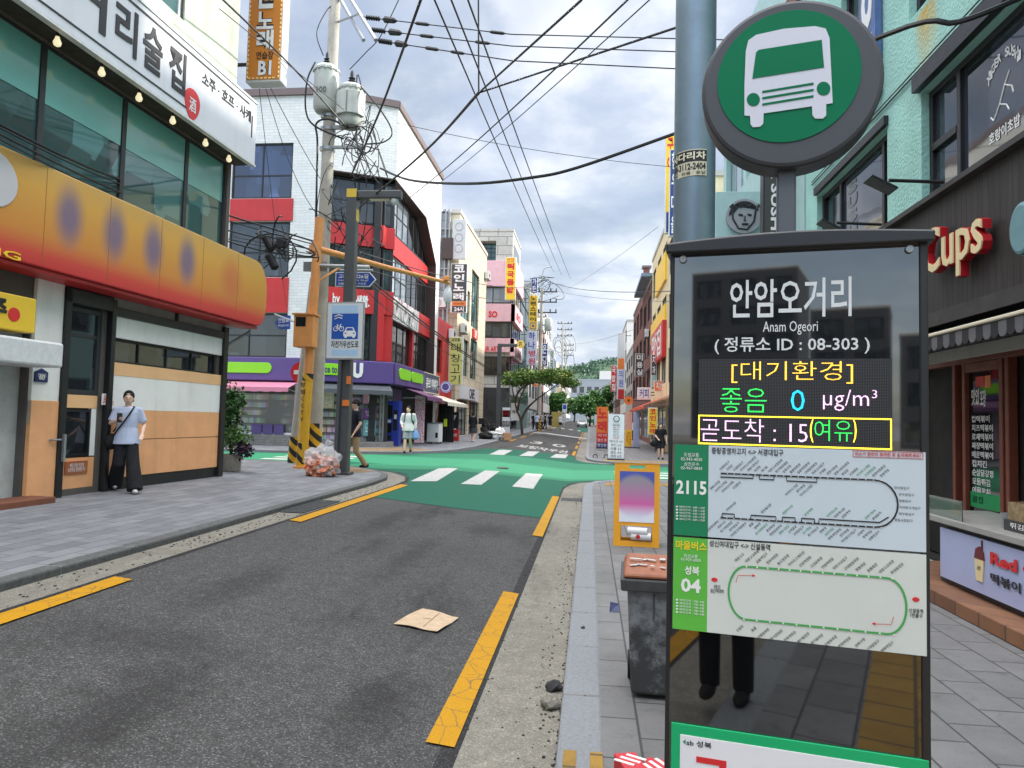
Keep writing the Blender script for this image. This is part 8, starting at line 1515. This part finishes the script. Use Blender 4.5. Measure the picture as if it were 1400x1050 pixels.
def person(c, rz, h, label, arms, legs, top, bottom, topm, botm, shoem, hairlen=0., fem=False, vox=.014, headyaw=0., leanv=(0, 0), loose=1., sleeve='short', group=None, extra=None):
    """facing local -Y; arms: two (elbow, wrist) pairs, legs: two (knee, ankle) pairs in a 1.70 m frame, right side (-x) first"""
    t = thing('person', label, 'person', tuple(c), group); S = h/1.7; M = Matrix.Rotation(rz, 3, 'Z'); V3 = Vector; lx_, ly_ = leanv
    def put(mb): mb.v = [M @ (v*S)+V3(c) for v in mb.v]; return mb
    sh = lambda z: V3((lx_*(z-.9), ly_*(z-.9), 0)); sw_ = .165 if fem else .19; SHD = [V3((-sw_, 0, 1.385))+sh(1.385), V3((sw_, 0, 1.385))+sh(1.385)]; HIP = [V3((-.085, 0, .88)), V3((.085, 0, .88))]
    q = MB(); hc = V3((0, -.015, 1.585))+sh(1.58); HM = Matrix.Rotation(headyaw, 3, 'Z')
    q.ball(hc, (.075, .094, .112), 18, 14, HM); q.ball(hc+HM @ V3((0, -.03, -.06)), (.056, .062, .055), 14, 10, HM); q.ball(hc+HM @ V3((0, -.10, -.012)), (.013, .02, .022), 8, 6, HM); q.ball(hc+HM @ V3((0, -.088, -.062)), (.022, .008, .007), 8, 6, HM)
    for s in (-1, 1): q.ball(hc+HM @ V3((s*.077, .005, -.01)), (.012, .02, .03), 8, 6, HM); q.ball(hc+HM @ V3((s*.03, -.083, .012)), (.016, .012, .008), 8, 6, HM)
    q.tube([V3((0, .005, 1.36))+sh(1.36), V3((0, -.0, 1.44))+sh(1.44), hc+V3((0, .01, -.05))], [.07, .052, .05], 14)
    rings(q, [(sh(z).x, sh(z).y, z, a, b_) for z, a, b_ in ((.84, .13, .09), (.95, .14, .095), (1.08, .125, .085), (1.22, .14, .095), (1.34, .15, .09), (1.41, .11, .07), (1.44, .06, .05))])
    for i in (0, 1):
        e, w = V3(arms[i][0]), V3(arms[i][1]); q.tube([SHD[i], SHD[i].lerp(e, .5), e, e.lerp(w, .4), w], [.05, .045, .037, .037, .026], 10)
        d = (w-e).normalized(); sd_ = d.cross(V3((0, 1, 0))); sd_ = sd_.normalized() if sd_.length > .1 else V3((1, 0, 0)); q.tube([w, w+d*.05, w+d*.09], [.027, .038, .03], 8, flat=.55)
        for k in range(4): o = sd_*(.012*(k-1.5)*1.6); b0 = w+d*.085+o; q.tube([b0, b0+d*.04, b0+d*.055+V3((0, -.025, -.0))], [.0095, .0085, .007], 6)
        q.tube([w+d*.03+sd_*.03*(1 if i else -1), w+d*.075+sd_*.05*(1 if i else -1)+V3((0, -.015, 0))], [.011, .008], 6)
        k, a = V3(legs[i][0]), V3(legs[i][1]); q.tube([HIP[i], HIP[i].lerp(k, .5), k, k.lerp(a, .35), a], [.088, .075, .054, .056, .036], 12)
    put(fuse(q, vox)).build('body', 'skin', t, smooth=True)
    q = MB(); g_ = 1.05*loose; zb = .80 if top != 'tucked' else .9
    rings(q, [(sh(z).x, sh(z).y, z, a*g_, b_*g_) for z, a, b_ in ((zb, .19, .145), (.95, .165, .125), (1.08, .138, .10), (1.22, .152, .106), (1.34, .158, .10), (1.405, .125, .082), (1.435, .07, .062))])
    for i in (0, 1):
        e, w = V3(arms[i][0]), V3(arms[i][1]); pin = SHD[i]+V3((.05*(1 if i == 0 else -1), 0, -.0))
        q.tube([pin, SHD[i], SHD[i].lerp(e, .5), SHD[i].lerp(e, .82)] if sleeve == 'short' else [pin, SHD[i], SHD[i].lerp(e, .5), e, e.lerp(w, .5), e.lerp(w, .95)], [.06, .058*loose, .056*loose, .06*loose] if sleeve == 'short' else [.07, .064*loose, .06*loose, .054*loose, .05*loose, .042], 12)
    put(fuse(q, vox)).build('shirt', topm, t, smooth=True)
    q = MB(); rings(q, [(0, 0, z, a, b_) for z, a, b_ in ((.80, .165, .118), (.9, .158, .114), (.98, .14, .10))])
    if bottom == 'skirt': rings(q, [(0, 0, .5, .17, .13), (0, 0, .62, .175, .135), (0, 0, .9, .15, .11)])
    else:
        f_ = {'wide': (.10, .098, .105, .125), 'trousers': (.098, .088, .07, .062), 'shorts': (.105, .108, .1, .1)}[bottom]
        for i in (0, 1):
            k, a = V3(legs[i][0]), V3(legs[i][1])
            if bottom == 'shorts': q.tube([HIP[i], HIP[i].lerp(k, .5), HIP[i].lerp(k, .9)], [.105, .1, .1], 14)
            else: q.tube([HIP[i], HIP[i].lerp(k, .5), k, k.lerp(a, .5), a+V3((0, 0, -.03))], [f_[0], f_[1], f_[2], (f_[2]+f_[3])/2, f_[3]], 14)
    put(fuse(q, vox)).build({'skirt': 'skirt', 'shorts': 'shorts'}.get(bottom, 'trousers'), botm, t, smooth=True)
    for i in (0, 1):
        a = V3(legs[i][1]); q = MB(); q.ball(a+V3((0, -.05, -.045)), (.045, .125, .042), 12, 8); q.ball(a+V3((0, .02, -.02)), (.042, .055, .05), 10, 8); q.v = [V3((v.x, v.y, max(v.z, a.z-.08))) for v in q.v]; put(q).build('shoe', shoem, t, smooth=True)
    q = MB(); q.ball(hc+HM @ V3((0, .018, .028)), (.088, .098, .104), 18, 14, HM); q.v = [v for v in q.v]
    cutp = [v-hc for v in q.v]; q.v = [hc+(HM @ V3((0, -.085, .055))+ (HM.inverted() @ p).x*(HM @ V3((1, 0, 0)))*.8) if ((HM.inverted() @ p).y < -.05 and (HM.inverted() @ p).z < .05) else hc+p for p in cutp]
    if hairlen: q.tube([hc+HM @ V3((0, .05, .03)), hc+HM @ V3((0, .075, -.06)), hc+HM @ V3((0, .07, -.06-hairlen))], [.085, .075, .03], 12)
    put(q).build('hair', 'hair_black', t, smooth=True)
    if vox < .016:
        q = MB()
        for s in (-1, 1): q.ball(hc+HM @ V3((s*.03, -.092, .0)), (.008, .005, .004), 8, 6, HM)
        put(q).build('eyes', 'ink_black', t); q = MB(); q.ball(hc+HM @ V3((0, -.096, -.062)), (.02, .006, .006), 10, 6, HM); put(q).build('mouth', mat('lips', (168, 96, 90), .5, var=0), t)
    return t, (lambda p: M @ (V3(p)*S)+V3(c)), S
def accessory(pts, r, name, m, label, cat, flat=1., n=10, sm=True):
    q = MB(); q.tube(pts, r, n, True, flat); return rooted(q, name, m, tuple(pts[0]), label, cat, smooth=sm)
# girl on the near left pavement
x, z = on(169, 677, 10.75); x = max(x, -7.45)
gl_, T, S = person((x, 10.75, z), rad(38), 1.62, 'woman in a light blue T-shirt and wide black trousers walking past the orange front', [((-.25, -.02, 1.14), (-.16, -.22, 1.20)), ((.26, .03, 1.13), (.22, -.14, .98))], [((-.10, -.06, .47), (-.13, .22, .12)), ((.10, -.20, .48), (.14, -.36, .08))], 'loose', 'wide', 'cloth_lightblue', 'cloth_black', 'shoe_white', .03, True, .012, rad(-8), loose=1.1)
q = MB(); p = T((-.135, -.30, 1.245)); q.box(p, (.075, .012, .15), rad(38)); rooted(q, 'smartphone', 'kiosk_black', tuple(p), 'black smartphone held in the hand of the woman in light blue', 'phone', bevel=.004)
q = MB(); q.tube(smooth([T((.09, -.08, 1.44)), T((-.02, -.15, 1.25)), T((-.17, -.08, 1.0)), T((-.2, .02, .92))], 5), .013, 6); q.tube(smooth([T((.09, .06, 1.44)), T((-.05, .14, 1.25)), T((-.2, .1, 1.0))], 5), .013, 6); q.ball(T((-.22, .04, .84)), (.08, .13, .13), 14, 10); rooted(q, 'shoulder_bag', 'shoe_black', tuple(T((-.22, .04, .72))), 'black shoulder bag worn by the woman in light blue', 'bag', smooth=True)
# man behind the lamp
x, z = on(484, 640, 17.2); mn, T, S = person((x, 17.2, z), rad(-50), 1.76, 'man in a navy shirt and khaki trousers walking behind the street lamp', [((-.25, .05, 1.13), (-.24, -.06, .90)), ((.26, .02, 1.12), (.25, -.12, .9))], [((-.09, -.18, .48), (-.09, -.20, .08)), ((.09, .0, .46), (.09, .26, .14))], 'loose', 'trousers', 'cloth_navy', 'cloth_khaki', 'shoe_black', 0, False, .014, rad(-10))
q = MB(); hc = T((0, -.015, 1.62)); q.ball(hc, (.1, .11, .05), 14, 8); rooted(q, 'cap', 'cloth_black', tuple(hc), 'dark cap on the head of the man in the navy shirt', 'cap', smooth=True)
# man in white by the vending machine
x, z = on(557, 617, 25.5); mn, T, S = person((x, 25.5, z), rad(12), 1.72, 'man in a loose white top and grey shorts walking past the blue vending machine', [((-.25, .0, 1.12), (-.21, -.16, 1.0)), ((.26, .05, 1.13), (.26, .0, .88))], [((-.09, -.13, .47), (-.1, -.16, .08)), ((.09, -.06, .47), (.1, .16, .12))], 'loose', 'shorts', 'cloth_white', 'cloth_grey', 'shoe_black', 0, False, .014, rad(-25), loose=1.15, sleeve='long')
accessory([T((.27, -.02, .84)), T((.28, -.02, .76)), T((.28, -.02, .55)), T((.28, -.02, .5))], [.02, .10, .13, .05], 'carrier_bag', 'bag_blue', 'pale blue carrier bag held by the man in the white top', 'bag')
q = MB()
for s in (-1, 1): q.tube(smooth([T((s*.11, .1, 1.44)), T((s*.12, -.1, 1.41)), T((s*.13, -.135, 1.25)), T((s*.16, -.02, 1.08))], 4), .018, 6)
q.ball(T((0, .18, 1.22)), (.15, .09, .2), 14, 10); rooted(q, 'backpack', 'shoe_black', tuple(T((0, .18, 1.0))), 'black backpack on the man in the white top', 'bag', smooth=True)
x, z = on(646, 603, 38.5); person((x, 38.5, z), rad(172), 1.62, 'woman in a black top and dark short skirt walking away on the left pavement', [((-.23, .0, 1.14), (-.2, -.1, .98)), ((.23, .03, 1.14), (.21, -.1, .98))], [((-.08, -.04, .47), (-.08, .05, .08)), ((.08, -.12, .47), (.07, -.1, .08))], 'loose', 'skirt', 'cloth_black', 'cloth_darkgrey', 'shoe_white', .04, True, .02, sleeve='long')
x = at(903, 628, 34.7).x; mn, T, S = person((x, 34.7, Zright(x, 34.7)), rad(-6), 1.72, 'man in a black T-shirt and black shorts walking on the right pavement', [((-.26, -.02, 1.12), (-.13, -.18, .98)), ((.26, .02, 1.12), (.27, -.06, .86))], [((-.08, -.08, .47), (-.09, .02, .08)), ((.09, -.14, .47), (.1, -.12, .08))], 'loose', 'shorts', 'cloth_black', 'cloth_black', 'shoe_black', 0, False, .016, loose=1.1)
q = MB(); q.ball(T((-.3, -.08, .74)), (.2, .12, .16), 12, 8); q.tube(smooth([T((-.4, -.08, .86)), T((-.28, -.14, 1.0)), T((-.16, -.1, .86))], 4), .015, 6); rooted(q, 'shoulder_bag', 'cloth_black', tuple(T((-.3, -.08, .6))), 'black holdall carried by the man in black on the right pavement', 'bag', smooth=True)
walk = [((-.08, -.1, .47), (-.09, -.1, .08)), ((.09, .0, .47), (.09, .14, .1))]; rest = [((-.25, .0, 1.12), (-.22, -.12, .92)), ((.25, .0, 1.12), (.22, -.1, .92))]
Y = 62; x = at(866, 590, Y).x; person((x, Y, Zright(x, Y)), rad(5), 1.72, 'man in a white shirt and black trousers standing under the orange awning', rest, walk, 'loose', 'trousers', 'cloth_white', 'cloth_black', 'shoe_black', 0, False, .024)
for i, (px, Y, rz, tm, bm_, bt, lb) in enumerate(((735, 74, 30, 'cloth_black', 'cloth_black', 'trousers', 'person in black by the shop wall, leftmost of the crowd behind the tree'), (740, 73, 190, 'cloth_lightblue', 'cloth_darkgrey', 'trousers', 'person in a pale blue shirt seen from behind, beside the tree trunk'), (751, 78, 120, 'cloth_black', 'cloth_black', 'trousers', 'person in black just right of the tree trunk, in the crowd'),
      (757, 75, 185, 'cloth_white', 'cloth_black', 'trousers', 'person in a white shirt and black trousers in the middle of the crowd'), (763, 77, 200, 'cloth_grey', 'cloth_darkgrey', 'trousers', 'person in a grey top beside the white shirted one in the crowd'), (774, 74, 160, 'cloth_black', 'cloth_darkgrey', 'shorts', 'person in black close to the far concrete pole'), (788, 80, 20, 'cloth_white', 'cloth_navy', 'shorts', 'person in a pale top at the street edge past the far concrete pole'))):
    px -= 22 if i > 2 else 6; d = ray(px, 580); X = d.x/d.y*Y; person((X, Y, Zleft(X, Y)), rad(rz), 1.68+.04*(i % 3), lb, rest, walk, 'loose', bt, tm, bm_, 'shoe_black', 0, i % 2 == 0, .03)
# the one who takes the picture, mirrored in the stop's glass
person((-.14, -.34, 0), rad(180), 1.76, 'person in a dark top and black trousers taking the picture, mirrored in the glass', [((-.24, -.06, 1.2), (-.12, -.2, 1.42)), ((.24, -.06, 1.2), (.12, -.2, 1.42))], [((-.1, -.02, .47), (-.1, .0, .08)), ((.1, -.02, .47), (.1, .0, .08))], 'loose', 'trousers', 'cloth_darkgrey', 'cloth_black', 'shoe_black', 0, False, .02)
bpy.data.scenes.remove(SCRATCH)
